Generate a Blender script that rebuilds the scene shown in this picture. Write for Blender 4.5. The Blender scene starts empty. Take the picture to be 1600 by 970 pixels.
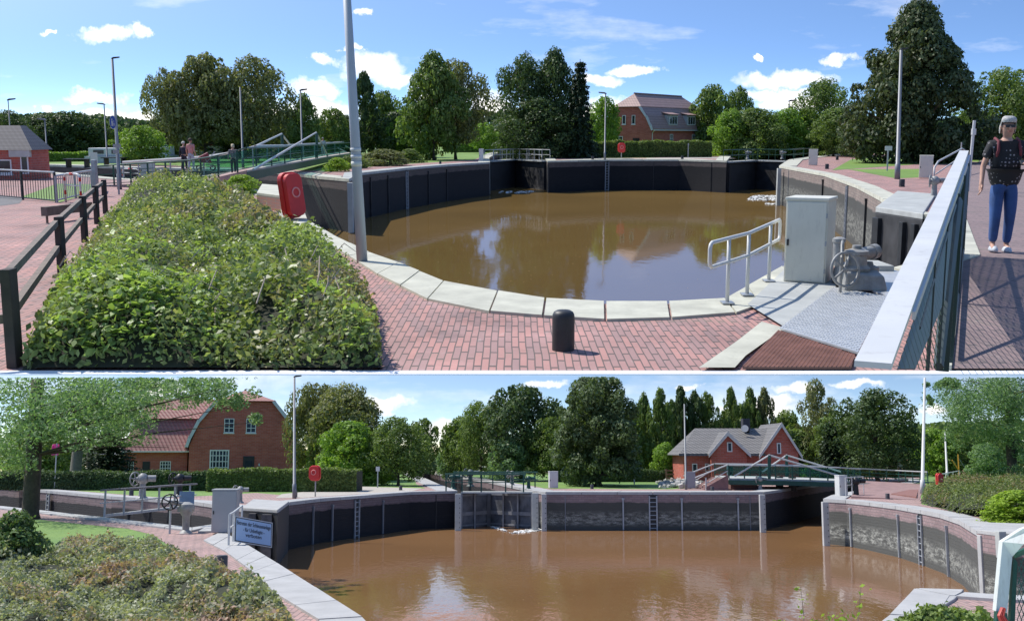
import bpy, math, random
import numpy as np
from mathutils import Vector, Matrix
PI = math.pi
R = math.radians
col = bpy.context.scene.collection
scn = bpy.context.scene

# ------------------------------------------------------------------ camera, world, sun
FPX = 1700.0                 # focal length in units of 1/1600 of the picture width
EYE = 2.9                    # eye height above each terrace
BIG = 11.6                   # the upper terrace is a large far-off place
PU = math.atan(275 / FPX)    # camera pitch down against the upper terrace
PL = -math.atan(220 / FPX)   # camera pitch against the lower, sloping place
cam = bpy.data.cameras.new('camera')
cam.sensor_width = 36.0
cam.lens = 36.0 * FPX / 1600
cam.clip_start = 0.1
cam.clip_end = 200000
camo = bpy.data.objects.new('camera', cam)
col.objects.link(camo)
camo.rotation_euler = (PI / 2 - PU, 0, 0)
scn.camera = camo

SUN_AZ, SUN_EL = R(-52), R(50)          # left of straight ahead (+Y), above the horizon
sdir = Vector((math.sin(SUN_AZ) * math.cos(SUN_EL), math.cos(SUN_AZ) * math.cos(SUN_EL), math.sin(SUN_EL)))
sun = bpy.data.lights.new('sun', 'SUN')
sun.energy = 3.7
sun.angle = R(0.5)
sun.color = (1.0, 0.955, 0.88)
suno = bpy.data.objects.new('sun', sun)
col.objects.link(suno)
suno.rotation_euler = (-sdir).to_track_quat('-Z', 'Y').to_euler()

scn.view_settings.view_transform = 'Standard'
scn.view_settings.look = 'None'
scn.view_settings.exposure = 0.5
scn.view_settings.gamma = 1.0
scn.view_settings.use_curve_mapping = False
scn.cycles.max_bounces = 6
scn.cycles.transparent_max_bounces = 8

world = bpy.data.worlds.new('World')
scn.world = world
world.use_nodes = True
wt = world.node_tree
wt.nodes.clear()


class NT:
    """small helper round a node tree"""
    def __init__(s, nt):
        s.t = nt
    def n(s, typ, **kw):
        nd = s.t.nodes.new(typ)
        for k, v in kw.items():
            setattr(nd, k, v)
        return nd
    def l(s, a, b):
        s.t.links.new(a, b)
    def setin(s, sock, v):
        if hasattr(v, 'links'):
            s.l(v, sock)
        else:
            sock.default_value = v
    def m(s, op, a, b=0.0, c=None, clamp=False):
        nd = s.n('ShaderNodeMath', operation=op)
        nd.use_clamp = clamp
        s.setin(nd.inputs[0], a)
        s.setin(nd.inputs[1], b)
        if c is not None:
            s.setin(nd.inputs[2], c)
        return nd.outputs[0]
    def v(s, op, a, b=(0, 0, 0)):
        nd = s.n('ShaderNodeVectorMath', operation=op)
        s.setin(nd.inputs[0], a)
        s.setin(nd.inputs[1], b)
        return nd.outputs['Value'] if op in ('LENGTH', 'DOT_PRODUCT') else nd.outputs[0]
    def noise(s, vec, scale, detail=4, rough=0.55, out='Fac'):
        nd = s.n('ShaderNodeTexNoise')
        if vec is not None:
            s.l(vec, nd.inputs['Vector'])
        nd.inputs['Scale'].default_value = scale
        nd.inputs['Detail'].default_value = detail
        nd.inputs['Roughness'].default_value = rough
        return nd.outputs[out]
    def ramp(s, fac, stops):
        nd = s.n('ShaderNodeValToRGB')
        cr = nd.color_ramp
        while len(cr.elements) < len(stops):
            cr.elements.new(0.5)
        for e, (p, c) in zip(cr.elements, stops):
            e.position = p
            e.color = tuple(c) + (1,) if len(c) == 3 else c
        s.l(fac, nd.inputs[0])
        return nd.outputs[0]
    def mix(s, fac, a, b, typ='MIX'):
        nd = s.n('ShaderNodeMix', data_type='RGBA', blend_type=typ)
        s.setin(nd.inputs[0], fac)
        for sock, v in ((nd.inputs[6], a), (nd.inputs[7], b)):
            if hasattr(v, 'links'):
                s.l(v, sock)
            else:
                sock.default_value = tuple(v) + (1,) if len(v) == 3 else v
        return nd.outputs[2]
    def xyz(s, vec):
        nd = s.n('ShaderNodeSeparateXYZ')
        s.l(vec, nd.inputs[0])
        return nd.outputs
    def comb(s, x, y, z=0.0):
        nd = s.n('ShaderNodeCombineXYZ')
        for i, q in enumerate((x, y, z)):
            s.setin(nd.inputs[i], q)
        return nd.outputs[0]


def sky_colour(nt, vec, clouds, tint, lift, seed, thresh):
    """Nishita sky seen along vec plus cumulus puffs; returns a colour socket"""
    o = nt.xyz(vec)
    yy = nt.m('MAXIMUM', nt.m('ABSOLUTE', o[1]), 0.02)
    az = nt.m('DIVIDE', o[0], yy)
    el = nt.m('DIVIDE', o[2], yy)
    skyv = nt.comb(o[0], o[1], nt.m('MULTIPLY_ADD', nt.m('MAXIMUM', o[2], 0.0), lift, 0.03))
    sky = nt.n('ShaderNodeTexSky', sky_type='NISHITA')
    sky.sun_disc = False
    sky.sun_elevation = SUN_EL
    sky.sun_rotation = SUN_AZ
    sky.air_density = 1.0
    sky.dust_density = 0.6
    sky.ozone_density = 2.0
    nt.l(nt.v('NORMALIZE', skyv), sky.inputs['Vector'])
    base = nt.mix(1.0, sky.outputs[0], tint, 'MULTIPLY')
    uv = nt.comb(az, el, seed)
    warp = nt.noise(uv, 26.0, 5, 0.62, 'Color')
    w2 = nt.v('MULTIPLY', nt.v('SUBTRACT', warp, (0.5, 0.5, 0.5)), (0.07, 0.035, 0))
    uvw = nt.v('ADD', nt.comb(az, el, 0.0), w2)
    d = None
    for (cx, cy, rx, ry) in clouds:
        q = nt.v('MULTIPLY', nt.v('SUBTRACT', uvw, (cx, cy, 0)), (1 / rx, 1 / ry, 0))
        L = nt.v('LENGTH', q)
        d = L if d is None else nt.m('MINIMUM', d, L)
    puff = nt.m('MULTIPLY', nt.m('SUBTRACT', 1.42, d), 1.15, clamp=True)
    wisp = nt.noise(nt.v('MULTIPLY', uv, (2.2, 9.0, 1.0)), 3.0, 6, 0.6)
    wisp = nt.m('MULTIPLY', nt.m('SUBTRACT', wisp, thresh), 1.6, clamp=True)
    cov = nt.m('MAXIMUM', nt.m('MULTIPLY', puff, 0.95), wisp)
    shade = nt.noise(uv, 60.0, 3)
    ccol = nt.ramp(shade, [(0.3, (6.2, 6.0, 6.1)), (0.62, (9.4, 9.0, 8.3))])
    return nt.mix(cov, base, ccol)


def px_cloud(lst, hor):
    return [((cx - 800) / FPX, (hor - cy) / FPX, rx / FPX, ry / FPX) for cx, cy, rx, ry in lst]


CL_U = px_cloud([(178, 60, 34, 11), (226, 55, 12, 12), (160, 151, 38, 8), (592, 108, 34, 18), (515, 99, 26, 7),
                 (505, 142, 32, 12), (1222, 128, 66, 11), (1205, 150, 52, 8), (985, 113, 30, 8), (938, 129, 26, 9),
                 (568, 28, 14, 5), (1296, 97, 20, 7), (104, 58, 9, 4), (200, 184, 62, 12), (90, 165, 14, 6),
                 (567, 80, 12, 5), (1183, 93, 8, 3), (762, 168, 30, 18), (620, 126, 26, 10), (430, 170, 40, 16), (690, 150, 40, 20), (500, 175, 60, 16), (930, 175, 50, 14), (1240, 165, 60, 10)], 210)
nt = NT(wt)
tc = nt.n('ShaderNodeTexCoord')
wc = sky_colour(nt, tc.outputs['Generated'], CL_U, (0.80, 0.95, 1.08), 6.2, 3.1, 0.57)
bg = nt.n('ShaderNodeBackground')
nt.l(wc, bg.inputs[0])
bg.inputs[1].default_value = 0.145
wo = nt.n('ShaderNodeOutputWorld')
nt.l(bg.outputs[0], wo.inputs[0])

# ------------------------------------------------------------------ the two places: frames and picture mapping
MU = Matrix.Scale(BIG, 4) @ Matrix.Translation((0, 0, -EYE))
ML = Matrix.Rotation(-(PU - PL), 4, 'X') @ Matrix.Translation((0, 0, -EYE))
FRM = {'U': (MU, PU), 'L': (ML, PL)}
cur = 'U'


def frame(f):
    global cur
    cur = f


def ray(x, y):
    a = FRM[cur][1]
    c = x - 800
    r = y * 968.75 / 970 - 484.375
    return Vector((c, FPX * math.cos(a) - r * math.sin(a), -FPX * math.sin(a) - r * math.cos(a)))


def P(x, y, z=0.0):
    d = ray(x, y)
    t = (z - EYE) / d.z
    return Vector((d.x * t, d.y * t, z))


def Q(x, y, Y):
    d = ray(x, y)
    t = Y / d.y
    return Vector((d.x * t, Y, EYE + d.z * t))


def mpp(y, Y):
    return Y / ray(800, y).y


def row(v):
    """picture row of a frame-local point"""
    a = FRM[cur][1]
    Y, z = v[1], v[2] - EYE
    f = Y * math.cos(a) - z * math.sin(a)
    u = Y * math.sin(a) + z * math.cos(a)
    return (484.375 - u / f * FPX) * 970 / 968.75


# ------------------------------------------------------------------ mesh helpers
class MB:
    def __init__(s, org=(0, 0, 0)):
        s.V = []; s.F = []; s.o = Vector(org); s.M = None; s.sm = False
    def vs(s, pts):
        b = len(s.V)
        for p in pts:
            p = Vector(p)
            if s.M is not None:
                p = s.M @ p
            s.V.append(tuple(p - s.o))
        return b
    def face(s, pts):
        b = s.vs(pts)
        s.F.append(tuple(range(b, b + len(pts))))
    def box(s, c, d, rz=0.0, rx=0.0, ry=0.0):
        m = Matrix.Translation(c) @ Matrix.Rotation(rz, 4, 'Z') @ Matrix.Rotation(ry, 4, 'Y') @ Matrix.Rotation(rx, 4, 'X')
        x, y, z = d[0] / 2, d[1] / 2, d[2] / 2
        b = s.vs([m @ Vector(q) for q in ((-x, -y, -z), (x, -y, -z), (x, y, -z), (-x, y, -z), (-x, -y, z), (x, -y, z), (x, y, z), (-x, y, z))])
        s.F += [tuple(b + i for i in f) for f in ((0, 3, 2, 1), (4, 5, 6, 7), (0, 1, 5, 4), (1, 2, 6, 5), (2, 3, 7, 6), (3, 0, 4, 7))]
        return s
    def hexa(s, lo, hi):
        """four bottom corners, four top corners"""
        b = s.vs(list(lo) + list(hi))
        s.F += [tuple(b + i for i in f) for f in ((0, 3, 2, 1), (4, 5, 6, 7), (0, 1, 5, 4), (1, 2, 6, 5), (2, 3, 7, 6), (3, 0, 4, 7))]
        return s
    def prism(s, poly, ext):
        ext = Vector(ext)
        n = len(poly)
        b = s.vs([Vector(p) for p in poly] + [Vector(p) + ext for p in poly])
        s.F.append(tuple(range(b + n - 1, b - 1, -1)))
        s.F.append(tuple(range(b + n, b + 2 * n)))
        for i in range(n):
            j = (i + 1) % n
            s.F.append((b + i, b + j, b + n + j, b + n + i))
        return s
    def tube(s, path, r, seg=8, closed=False, cap=True):
        path = [Vector(p) for p in path]
        n = len(path)
        rs = r if isinstance(r, (list, tuple)) else [r] * n
        rings = []
        prev = None
        for i, p in enumerate(path):
            if closed:
                t = path[(i + 1) % n] - path[i - 1]
            else:
                t = path[min(i + 1, n - 1)] - path[max(i - 1, 0)]
            t.normalize()
            if prev is None:
                a = Vector((0, 0, 1)) if abs(t.z) < 0.9 else Vector((1, 0, 0))
                u = t.cross(a).normalized()
            else:
                u = (prev - t * prev.dot(t))
                u = u.normalized() if u.length > 1e-6 else t.orthogonal().normalized()
            prev = u
            w = t.cross(u)
            rings.append(s.vs([p + (u * math.cos(2 * PI * k / seg) + w * math.sin(2 * PI * k / seg)) * rs[i] for k in range(seg)]))
        m = n if closed else n - 1
        for i in range(m):
            a, b = rings[i], rings[(i + 1) % n]
            for k in range(seg):
                k2 = (k + 1) % seg
                s.F.append((a + k, a + k2, b + k2, b + k))
        if cap and not closed:
            s.F.append(tuple(rings[0] + k for k in range(seg - 1, -1, -1)))
            s.F.append(tuple(rings[-1] + k for k in range(seg)))
        return s
    def lathe(s, c, prof, seg=20, axis=None):
        c = Vector(c)
        m = Matrix.Identity(3) if axis is None else Vector((0, 0, 1)).rotation_difference(Vector(axis)).to_matrix()
        rings = [s.vs([c + m @ Vector((r * math.cos(2 * PI * k / seg), r * math.sin(2 * PI * k / seg), z)) for k in range(seg)]) for r, z in prof]
        for a, b in zip(rings, rings[1:]):
            for k in range(seg):
                k2 = (k + 1) % seg
                s.F.append((a + k, a + k2, b + k2, b + k))
        s.F.append(tuple(rings[0] + k for k in range(seg - 1, -1, -1)))
        s.F.append(tuple(rings[-1] + k for k in range(seg)))
        return s
    def ring(s, c, Rr, r, axis, seg=24, ts=6):
        c = Vector(c)
        m = Vector((0, 0, 1)).rotation_difference(Vector(axis)).to_matrix()
        s.tube([c + m @ Vector((Rr * math.cos(2 * PI * k / seg), Rr * math.sin(2 * PI * k / seg), 0)) for k in range(seg)], r, ts, closed=True)
        return s
    def mesh(s, name):
        me = bpy.data.meshes.new(name)
        me.from_pydata(s.V, [], s.F)
        me.update()
        return me


def tagit(o, label=None, cat=None, group=None, kind=None):
    if label: o['label'] = label
    if cat: o['category'] = cat
    if group: o['group'] = group
    if kind: o['kind'] = kind
    return o


def place(o, loc, rz=0.0, sc=None):
    m = FRM[cur][0] @ Matrix.Translation(loc) @ Matrix.Rotation(rz, 4, 'Z')
    if sc is not None:
        m = m @ Matrix.Diagonal((sc[0], sc[1], sc[2], 1))
    l, r, s_ = m.decompose()
    o.location = l
    o.rotation_euler = r.to_euler()
    o.scale = s_
    return o


def mkobj(name, mb, mat, smooth=False, bevel=0.0):
    me = mb.mesh(name) if isinstance(mb, MB) else mb
    if mat is not None:
        me.materials.clear()
        me.materials.append(mat)
    if smooth:
        me.polygons.foreach_set('use_smooth', [True] * len(me.polygons))
        if smooth == 'auto':
            try:
                me.set_sharp_from_angle(angle=R(38))
            except Exception:
                pass
    o = bpy.data.objects.new(name, me)
    col.objects.link(o)
    if bevel:
        b = o.modifiers.new('bevel', 'BEVEL')
        b.width = bevel
        b.segments = 2
        b.limit_method = 'ANGLE'
    return o


def thing(name, label, cat, loc, rz=0.0, group=None):
    o = bpy.data.objects.new(name, None)
    o.empty_display_size = 0.2
    col.objects.link(o)
    place(o, loc, rz)
    return tagit(o, label, cat, group)


def part(name, mb, mat, parent, smooth=False, bevel=0.0, label=None):
    o = mkobj(name, mb, mat, smooth, bevel)
    o.parent = parent
    if label: o['label'] = label
    return o


def single(name, label, cat, loc, mb, mat, rz=0.0, group=None, smooth=False, bevel=0.0, kind=None, sc=None):
    o = mkobj(name, mb, mat, smooth, bevel)
    place(o, loc, rz, sc)
    return tagit(o, label, cat, group, kind)


def struct(name, mb, mat, kind='structure', **kw):
    o = mkobj(name, mb, mat, **kw)
    place(o, mb.o if isinstance(mb, MB) else (0, 0, 0))
    o['kind'] = kind
    return o


def dup(root, loc, rz=0.0, label=None, group=None, sc=1.0):
    r = root.copy()
    col.objects.link(r)
    place(r, loc, rz, (sc, sc, sc))
    if label: r['label'] = label
    if group: r['group'] = group
    for ch in list(root.children):
        c = ch.copy(); col.objects.link(c); c.parent = r
        for g in ch.children:
            d = g.copy(); col.objects.link(d); d.parent = c
    return r


# ------------------------------------------------------------------ materials
MATS = {}


def base_mat(name):
    m = bpy.data.materials.new(name)
    m.use_nodes = True
    t = m.node_tree
    t.nodes.clear()
    n = NT(t)
    out = n.n('ShaderNodeOutputMaterial')
    p = n.n('ShaderNodeBsdfPrincipled')
    n.l(p.outputs[0], out.inputs[0])
    return m, n, p, out


def bump(n, p, h, dist, strength=1.0):
    b = n.n('ShaderNodeBump')
    b.inputs['Strength'].default_value = strength
    b.inputs['Distance'].default_value = dist
    n.l(h, b.inputs['Height'])
    n.l(b.outputs[0], p.inputs['Normal'])


def mat(name, c, rough=0.6, var=0.18, scale=3.0, bmp=0.004, metal=0.0, dirt=None):
    """paint, metal, stone: mottled colour, uneven gloss, fine bump"""
    if name in MATS:
        return MATS[name]
    m, n, p, out = base_mat(name)
    tcn = n.n('ShaderNodeTexCoord')
    ob = tcn.outputs['Object']
    f = n.noise(ob, scale, 6, 0.6)
    lo = tuple(x * (1 - var) for x in c)
    hi = tuple(min(1, x * (1 + var)) for x in c)
    cc = n.ramp(f, [(0.3, lo), (0.7, hi)])
    if dirt:
        f2 = n.noise(n.v('MULTIPLY', ob, (6, 6, 1.2)), scale * 1.3, 5, 0.7)
        k = n.m('MULTIPLY', n.m('SUBTRACT', f2, 0.56), 5.0, clamp=True)
        cc = n.mix(n.m('MULTIPLY', k, 0.55), cc, dirt)
    n.l(cc, p.inputs['Base Color'])
    n.l(n.m('MULTIPLY_ADD', f, 0.25, rough - 0.12, clamp=True), p.inputs['Roughness'])
    p.inputs['Metallic'].default_value = metal
    if bmp:
        bump(n, p, n.noise(ob, scale * 9, 4), bmp, 0.6)
    MATS[name] = m
    return m


def brick_mat(name, c1, c2, mortar, bw, bh, wall=True, msize=0.02, bmp=0.01, var=0.5, slime=None, offs=0.5, rough=0.85):
    """brick or paving; wall=True lays courses up the wall, else on the ground running away in Y"""
    if name in MATS:
        return MATS[name]
    m, n, p, out = base_mat(name)
    tcn = n.n('ShaderNodeTexCoord')
    ob = tcn.outputs['Object']
    o = n.xyz(ob)
    if wall:
        uv = n.comb(n.m('ADD', o[0], o[1]), o[2])
    else:
        uv = n.comb(n.m('MULTIPLY', o[1], 0.22), o[0])
    wob = n.v('MULTIPLY', n.v('SUBTRACT', n.noise(ob, 0.6, 2, 0.5, 'Color'), (0.5, 0.5, 0.5)), (bw * .5, bh * .5, 0))
    uv = n.v('ADD', uv, wob)
    br = n.n('ShaderNodeTexBrick')
    n.l(uv, br.inputs['Vector'])
    br.offset = offs
    br.inputs['Color1'].default_value = tuple(c1) + (1,)
    br.inputs['Color2'].default_value = tuple(c2) + (1,)
    br.inputs['Mortar'].default_value = tuple(mortar) + (1,)
    br.inputs['Scale'].default_value = 1.0
    br.inputs['Brick Width'].default_value = bw
    br.inputs['Row Height'].default_value = bh
    br.inputs['Mortar Size'].default_value = msize * bh
    br.inputs['Mortar Smooth'].default_value = 0.3
    br.inputs['Bias'].default_value = -0.1
    f = n.noise(ob, 0.5, 6, 0.65)
    cc = n.mix(var, br.outputs[0], n.ramp(f, [(0.28, (0.50, 0.52, 0.50)), (0.45, (0.92, 0.92, 0.9)), (0.58, (1.05, 1.03, 1.0)), (0.75, (1.4, 1.38, 1.36))]), 'MULTIPLY')
    if slime:
        zt, zb, dark, pale = slime
        edge = n.m('ADD', o[2], n.m('MULTIPLY', n.noise(ob, 0.9, 4), 0.25))
        k = n.m('MULTIPLY', n.m('SUBTRACT', zt + 0.12, edge), 14.0, clamp=True)
        effl = n.noise(n.v('MULTIPLY', ob, (0.8, 0.8, 2.6)), 2.2, 7, 0.7)
        g = n.m('MULTIPLY', n.m('SUBTRACT', effl, 0.43), 6.0, clamp=True)
        fine = n.noise(n.v('MULTIPLY', ob, (1, 1, 2.5)), 14.0, 3, 0.6)
        g = n.m('MULTIPLY', g, n.m('MULTIPLY', n.m('SUBTRACT', fine, 0.38), 4.0, clamp=True))
        # bands: black upper tide mark, pale growth in the middle
        band = n.m('MULTIPLY', n.m('SUBTRACT', zt - 0.45, edge), 2.2, clamp=True)
        bot = n.m('MULTIPLY', n.m('SUBTRACT', o[2], zb + 0.25), 4.0, clamp=True)
        g = n.m('MULTIPLY', g, n.m('MULTIPLY', band, bot))
        wet = n.mix(g, dark, pale)
        cc = n.mix(k, cc, wet)
    if not wall:   # moss and sand in patches of the joints and over some bricks
        ms = n.noise(ob, 0.33, 6, 0.7)
        kk = n.m('MULTIPLY', n.m('SUBTRACT', ms, 0.56), 6.0, clamp=True)
        kk = n.m('MULTIPLY', kk, n.m('MULTIPLY_ADD', br.outputs['Fac'], 0.6, 0.25))
        cc = n.mix(kk, cc, (0.20, 0.20, 0.14))
        sp = n.m('MULTIPLY', n.m('SUBTRACT', n.noise(n.v('MULTIPLY', ob, (1, .4, 1)), 5.0, 5, .7), 0.62), 7.0, clamp=True)
        cc = n.mix(n.m('MULTIPLY', sp, 0.45), cc, (0.55, 0.50, 0.46))
    n.l(cc, p.inputs['Base Color'])
    p.inputs['Roughness'].default_value = rough
    h = n.m('ADD', n.m('MULTIPLY', br.outputs['Fac'], -1.0), n.m('MULTIPLY', n.noise(ob, 12, 4), 0.6))
    bump(n, p, h, bmp, 0.8)
    MATS[name] = m
    return m


LIFT = 1.3


def leaf_mat(name, c1, c2, c3=None, transl=0.35, rough=0.5, patch=1.1, dead=None):
    if name in MATS:
        return MATS[name]
    m, n, p, out = base_mat(name)
    geo = n.n('ShaderNodeNewGeometry')
    tcn = n.n('ShaderNodeTexCoord')
    f = n.noise(tcn.outputs['Object'], patch, 4, 0.6)
    k = n.m('ADD', n.m('MULTIPLY', geo.outputs['Random Per Island'], 0.55), n.m('MULTIPLY', f, 0.55))
    stops = [(0.2, c1), (0.7, c2)]
    if c3:
        stops.append((0.95, c3))
    cc = n.ramp(k, [(p_, tuple(min(.7, q * LIFT) for q in c_)) for p_, c_ in stops])
    if dead:
        f2 = n.noise(tcn.outputs['Object'], patch * 0.7, 5, 0.6)
        q = n.m('MULTIPLY', n.m('SUBTRACT', n.m('ADD', f2, n.m('MULTIPLY', geo.outputs['Random Per Island'], 0.16)), 0.62), 9.0, clamp=True)
        cc = n.mix(n.m('MULTIPLY', q, 0.8), cc, dead)
    n.l(cc, p.inputs['Base Color'])
    p.inputs['Roughness'].default_value = rough
    p.inputs['Specular IOR Level'].default_value = 0.22
    tr = n.n('ShaderNodeBsdfTranslucent')
    n.l(n.mix(1.0, cc, (1.35, 1.45, 0.6), 'MULTIPLY'), tr.inputs[0])
    mx = n.n('ShaderNodeMixShader')
    mx.inputs[0].default_value = transl
    n.l(p.outputs[0], mx.inputs[1])
    n.l(tr.outputs[0], mx.inputs[2])
    n.l(mx.outputs[0], out.inputs[0])
    MATS[name] = m
    return m


def grass_mat(name, c1, c2, patch=0.15):
    m, n, p, out = base_mat(name)
    tcn = n.n('ShaderNodeTexCoord')
    ob = tcn.outputs['Object']
    f = n.m('ADD', n.m('MULTIPLY', n.noise(ob, patch, 5, 0.6), 0.6), n.m('MULTIPLY', n.noise(n.v('MULTIPLY', ob, (1, 0.4, 1)), 9.0, 4, 0.7), 0.4))
    n.l(n.ramp(f, [(0.35, c1), (0.65, c2)]), p.inputs['Base Color'])
    p.inputs['Roughness'].default_value = 0.8
    bump(n, p, n.noise(ob, 18, 4), 0.05, 0.8)
    return m


def water_mat(name, c, refl, sx, sy, amp, sc, rough=0.03):
    m, n, p, out = base_mat(name)
    tcn = n.n('ShaderNodeTexCoord')
    ob = tcn.outputs['Object']
    v1 = n.v('MULTIPLY', ob, (sx, sy, 1))
    big = n.noise(ob, 0.035, 3, 0.5)
    gust = n.m('MULTIPLY_ADD', n.m('SUBTRACT', big, 0.42), 3.2, 0.25, clamp=True)
    h = n.m('ADD', n.noise(v1, sc, 3, 0.55), n.m('MULTIPLY', n.noise(v1, sc * 3.1, 3, 0.6), 0.28))
    b = n.n('ShaderNodeBump')
    n.l(n.m('MULTIPLY_ADD', gust, 0.8, 0.2), b.inputs['Strength'])
    b.inputs['Distance'].default_value = amp
    n.l(h, b.inputs['Height'])
    df = n.n('ShaderNodeBsdfDiffuse')
    n.l(n.ramp(n.noise(ob, 0.05, 4), [(0.35, tuple(x * .88 for x in c)), (0.65, tuple(x * 1.1 for x in c))]), df.inputs[0])
    gl = n.n('ShaderNodeBsdfGlossy')
    gl.inputs['Roughness'].default_value = rough
    gl.inputs['Color'].default_value = (0.92, 0.94, 1.0, 1)
    n.l(b.outputs[0], gl.inputs['Normal'])
    mx = n.n('ShaderNodeMixShader')
    mx.inputs[0].default_value = refl
    n.l(df.outputs[0], mx.inputs[1])
    n.l(gl.outputs[0], mx.inputs[2])
    n.l(mx.outputs[0], out.inputs[0])
    return m


def roof_mat(name, c, tw, th, dark=0.55):
    m, n, p, out = base_mat(name)
    tcn = n.n('ShaderNodeTexCoord')
    ob = tcn.outputs['Object']
    o = n.xyz(ob)
    u = n.m('MULTIPLY', n.m('ADD', o[0], o[1]), 2 * PI / tw)
    wv = n.m('SINE', u)
    st = n.m('FRACT', n.m('DIVIDE', o[2], th))
    h = n.m('ADD', n.m('MULTIPLY', wv, 0.32), n.m('MULTIPLY', st, -1.1))
    f = n.noise(ob, 1.2, 6, 0.7)
    k = n.m('ADD', n.m('MULTIPLY', n.m('ADD', h, 0.9), 0.35), n.m('MULTIPLY', f, 0.6))
    n.l(n.ramp(k, [(0.25, tuple(x * dark for x in c)), (0.8, c)]), p.inputs['Base Color'])
    p.inputs['Roughness'].default_value = 0.6
    bump(n, p, h, 0.08, 1.0)
    MATS[name] = m
    return m


white = mat('white_paint', (0.62, 0.62, 0.60), 0.45, 0.06, 2.0, 0.002, dirt=(0.35, 0.33, 0.30))
whitew = mat('window_paint', (0.74, 0.74, 0.72), 0.5, 0.05, 2.0, 0.0)
greym = mat('galvanised_steel', (0.36, 0.38, 0.40), 0.45, 0.15, 4.0, 0.002, 0.3)
lampm = mat('lamp_steel', (0.20, 0.21, 0.23), 0.5, 0.12, 2.0, 0.0, 0.2)
greenm = mat('green_steel', (0.015, 0.07, 0.05), 0.45, 0.25, 3.0, 0.002)
blackm = mat('black_steel', (0.018, 0.02, 0.022), 0.45, 0.3, 3.0, 0.002)
bollm = mat('bollard_iron', (0.030, 0.031, 0.035), 0.5, 0.3, 5.0, 0.003, dirt=(0.07, 0.065, 0.06))
cabm = mat('cabinet_paint', (0.66, 0.645, 0.55), 0.5, 0.07, 1.5, 0.001, dirt=(0.42, 0.40, 0.34))
redm = mat('red_plastic', (0.62, 0.035, 0.03), 0.4, 0.12, 2.0, 0.001)
stone = mat('coping_stone', (0.50, 0.49, 0.40), 0.85, 0.2, 1.3, 0.008, dirt=(0.27, 0.26, 0.20))
stoneg = mat('grey_concrete', (0.40, 0.41, 0.39), 0.85, 0.16, 1.2, 0.006, dirt=(0.25, 0.25, 0.23))
darkc = mat('wet_concrete', (0.028, 0.028, 0.030), 0.6, 0.5, 1.5, 0.01, dirt=(0.06, 0.06, 0.055))
woodm = mat('weathered_wood', (0.20, 0.16, 0.13), 0.85, 0.35, 3.0, 0.006, dirt=(0.08, 0.07, 0.06))
bark = mat('bark', (0.075, 0.06, 0.045), 0.9, 0.4, 5.0, 0.03)
barkg = mat('grey_bark', (0.17, 0.155, 0.13), 0.9, 0.3, 5.0, 0.02)
glass = mat('window_glass', (0.03, 0.04, 0.05), 0.08, 0.3, 2.0, 0.0)
doorm = mat('dark_door', (0.02, 0.02, 0.028), 0.4, 0.3, 2.0, 0.002)
bluem = mat('sign_blue', (0.01, 0.06, 0.32), 0.4, 0.1, 2.0, 0.0)
reds = mat('barrier_red', (0.5, 0.03, 0.02), 0.5, 0.1, 2.0, 0.0)
brickw = brick_mat('house_brick', (0.44, 0.095, 0.065), (0.54, 0.15, 0.11), (0.38, 0.25, 0.22), 0.5, 0.16, True, 0.08, 0.01, 0.4)
brickp = brick_mat('brick_paving', (0.47, 0.245, 0.215), (0.33, 0.215, 0.205), (0.13, 0.10, 0.09), 0.185, 0.098, False, 0.10, 0.012, 0.85)
brickpl = brick_mat('brick_paving_pale', (0.44, 0.28, 0.255), (0.35, 0.24, 0.22), (0.2, 0.15, 0.14), 0.19, 0.12, False, 0.09, 0.01, 0.6)
quayU = brick_mat('quay_brick_shaded', (0.085, 0.065, 0.06), (0.11, 0.085, 0.075), (0.07, 0.06, 0.055), 0.42, 0.15, True, 0.12, 0.02, 0.6, slime=(-0.62, -3.4, (0.004, 0.004, 0.006), (0.013, 0.013, 0.014)))  # shaded copy of the quay brick: shade darkens its brick and slime colours
quayR = brick_mat('quay_brick_sunlit', (0.20, 0.15, 0.13), (0.26, 0.21, 0.18), (0.15, 0.13, 0.12), 0.42, 0.15, True, 0.12, 0.02, 0.6, slime=(-0.75, -3.4, (0.045, 0.045, 0.04), (0.30, 0.30, 0.26)))  # lighter copy for the sunlit quay, sunshine put into its colour
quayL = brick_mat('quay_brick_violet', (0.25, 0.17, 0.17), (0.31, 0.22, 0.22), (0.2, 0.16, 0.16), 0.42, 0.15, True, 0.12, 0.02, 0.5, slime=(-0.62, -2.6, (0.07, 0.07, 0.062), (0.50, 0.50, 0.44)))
quayLd = brick_mat('quay_brick_violet_shaded', (0.15, 0.105, 0.11), (0.19, 0.14, 0.145), (0.12, 0.095, 0.1), 0.42, 0.15, True, 0.12, 0.02, 0.5, slime=(-0.62, -2.6, (0.005, 0.005, 0.008), (0.014, 0.014, 0.018)))  # darker copy of the violet brick, shade painted into brick and slime
grassU = grass_mat('lawn_grass', (0.10, 0.19, 0.028), (0.20, 0.31, 0.05))
grassL = grass_mat('lawn_grass_soft', (0.10, 0.20, 0.045), (0.20, 0.31, 0.07))
roofr = roof_mat('red_roof_tiles', (0.46, 0.20, 0.165), 0.42, 0.36)
roofd = roof_mat('brown_roof_tiles', (0.46, 0.29, 0.25), 0.42, 0.36)
roofg = roof_mat('grey_roof_tiles', (0.21, 0.20, 0.195), 0.4, 0.3)
lf_mid = leaf_mat('leaves_mid', (0.05, 0.085, 0.022), (0.14, 0.195, 0.055), (0.25, 0.30, 0.11), patch=0.9)
lf_dark = leaf_mat('leaves_dark', (0.028, 0.05, 0.018), (0.075, 0.115, 0.042), (0.13, 0.17, 0.07), 0.28)
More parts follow.
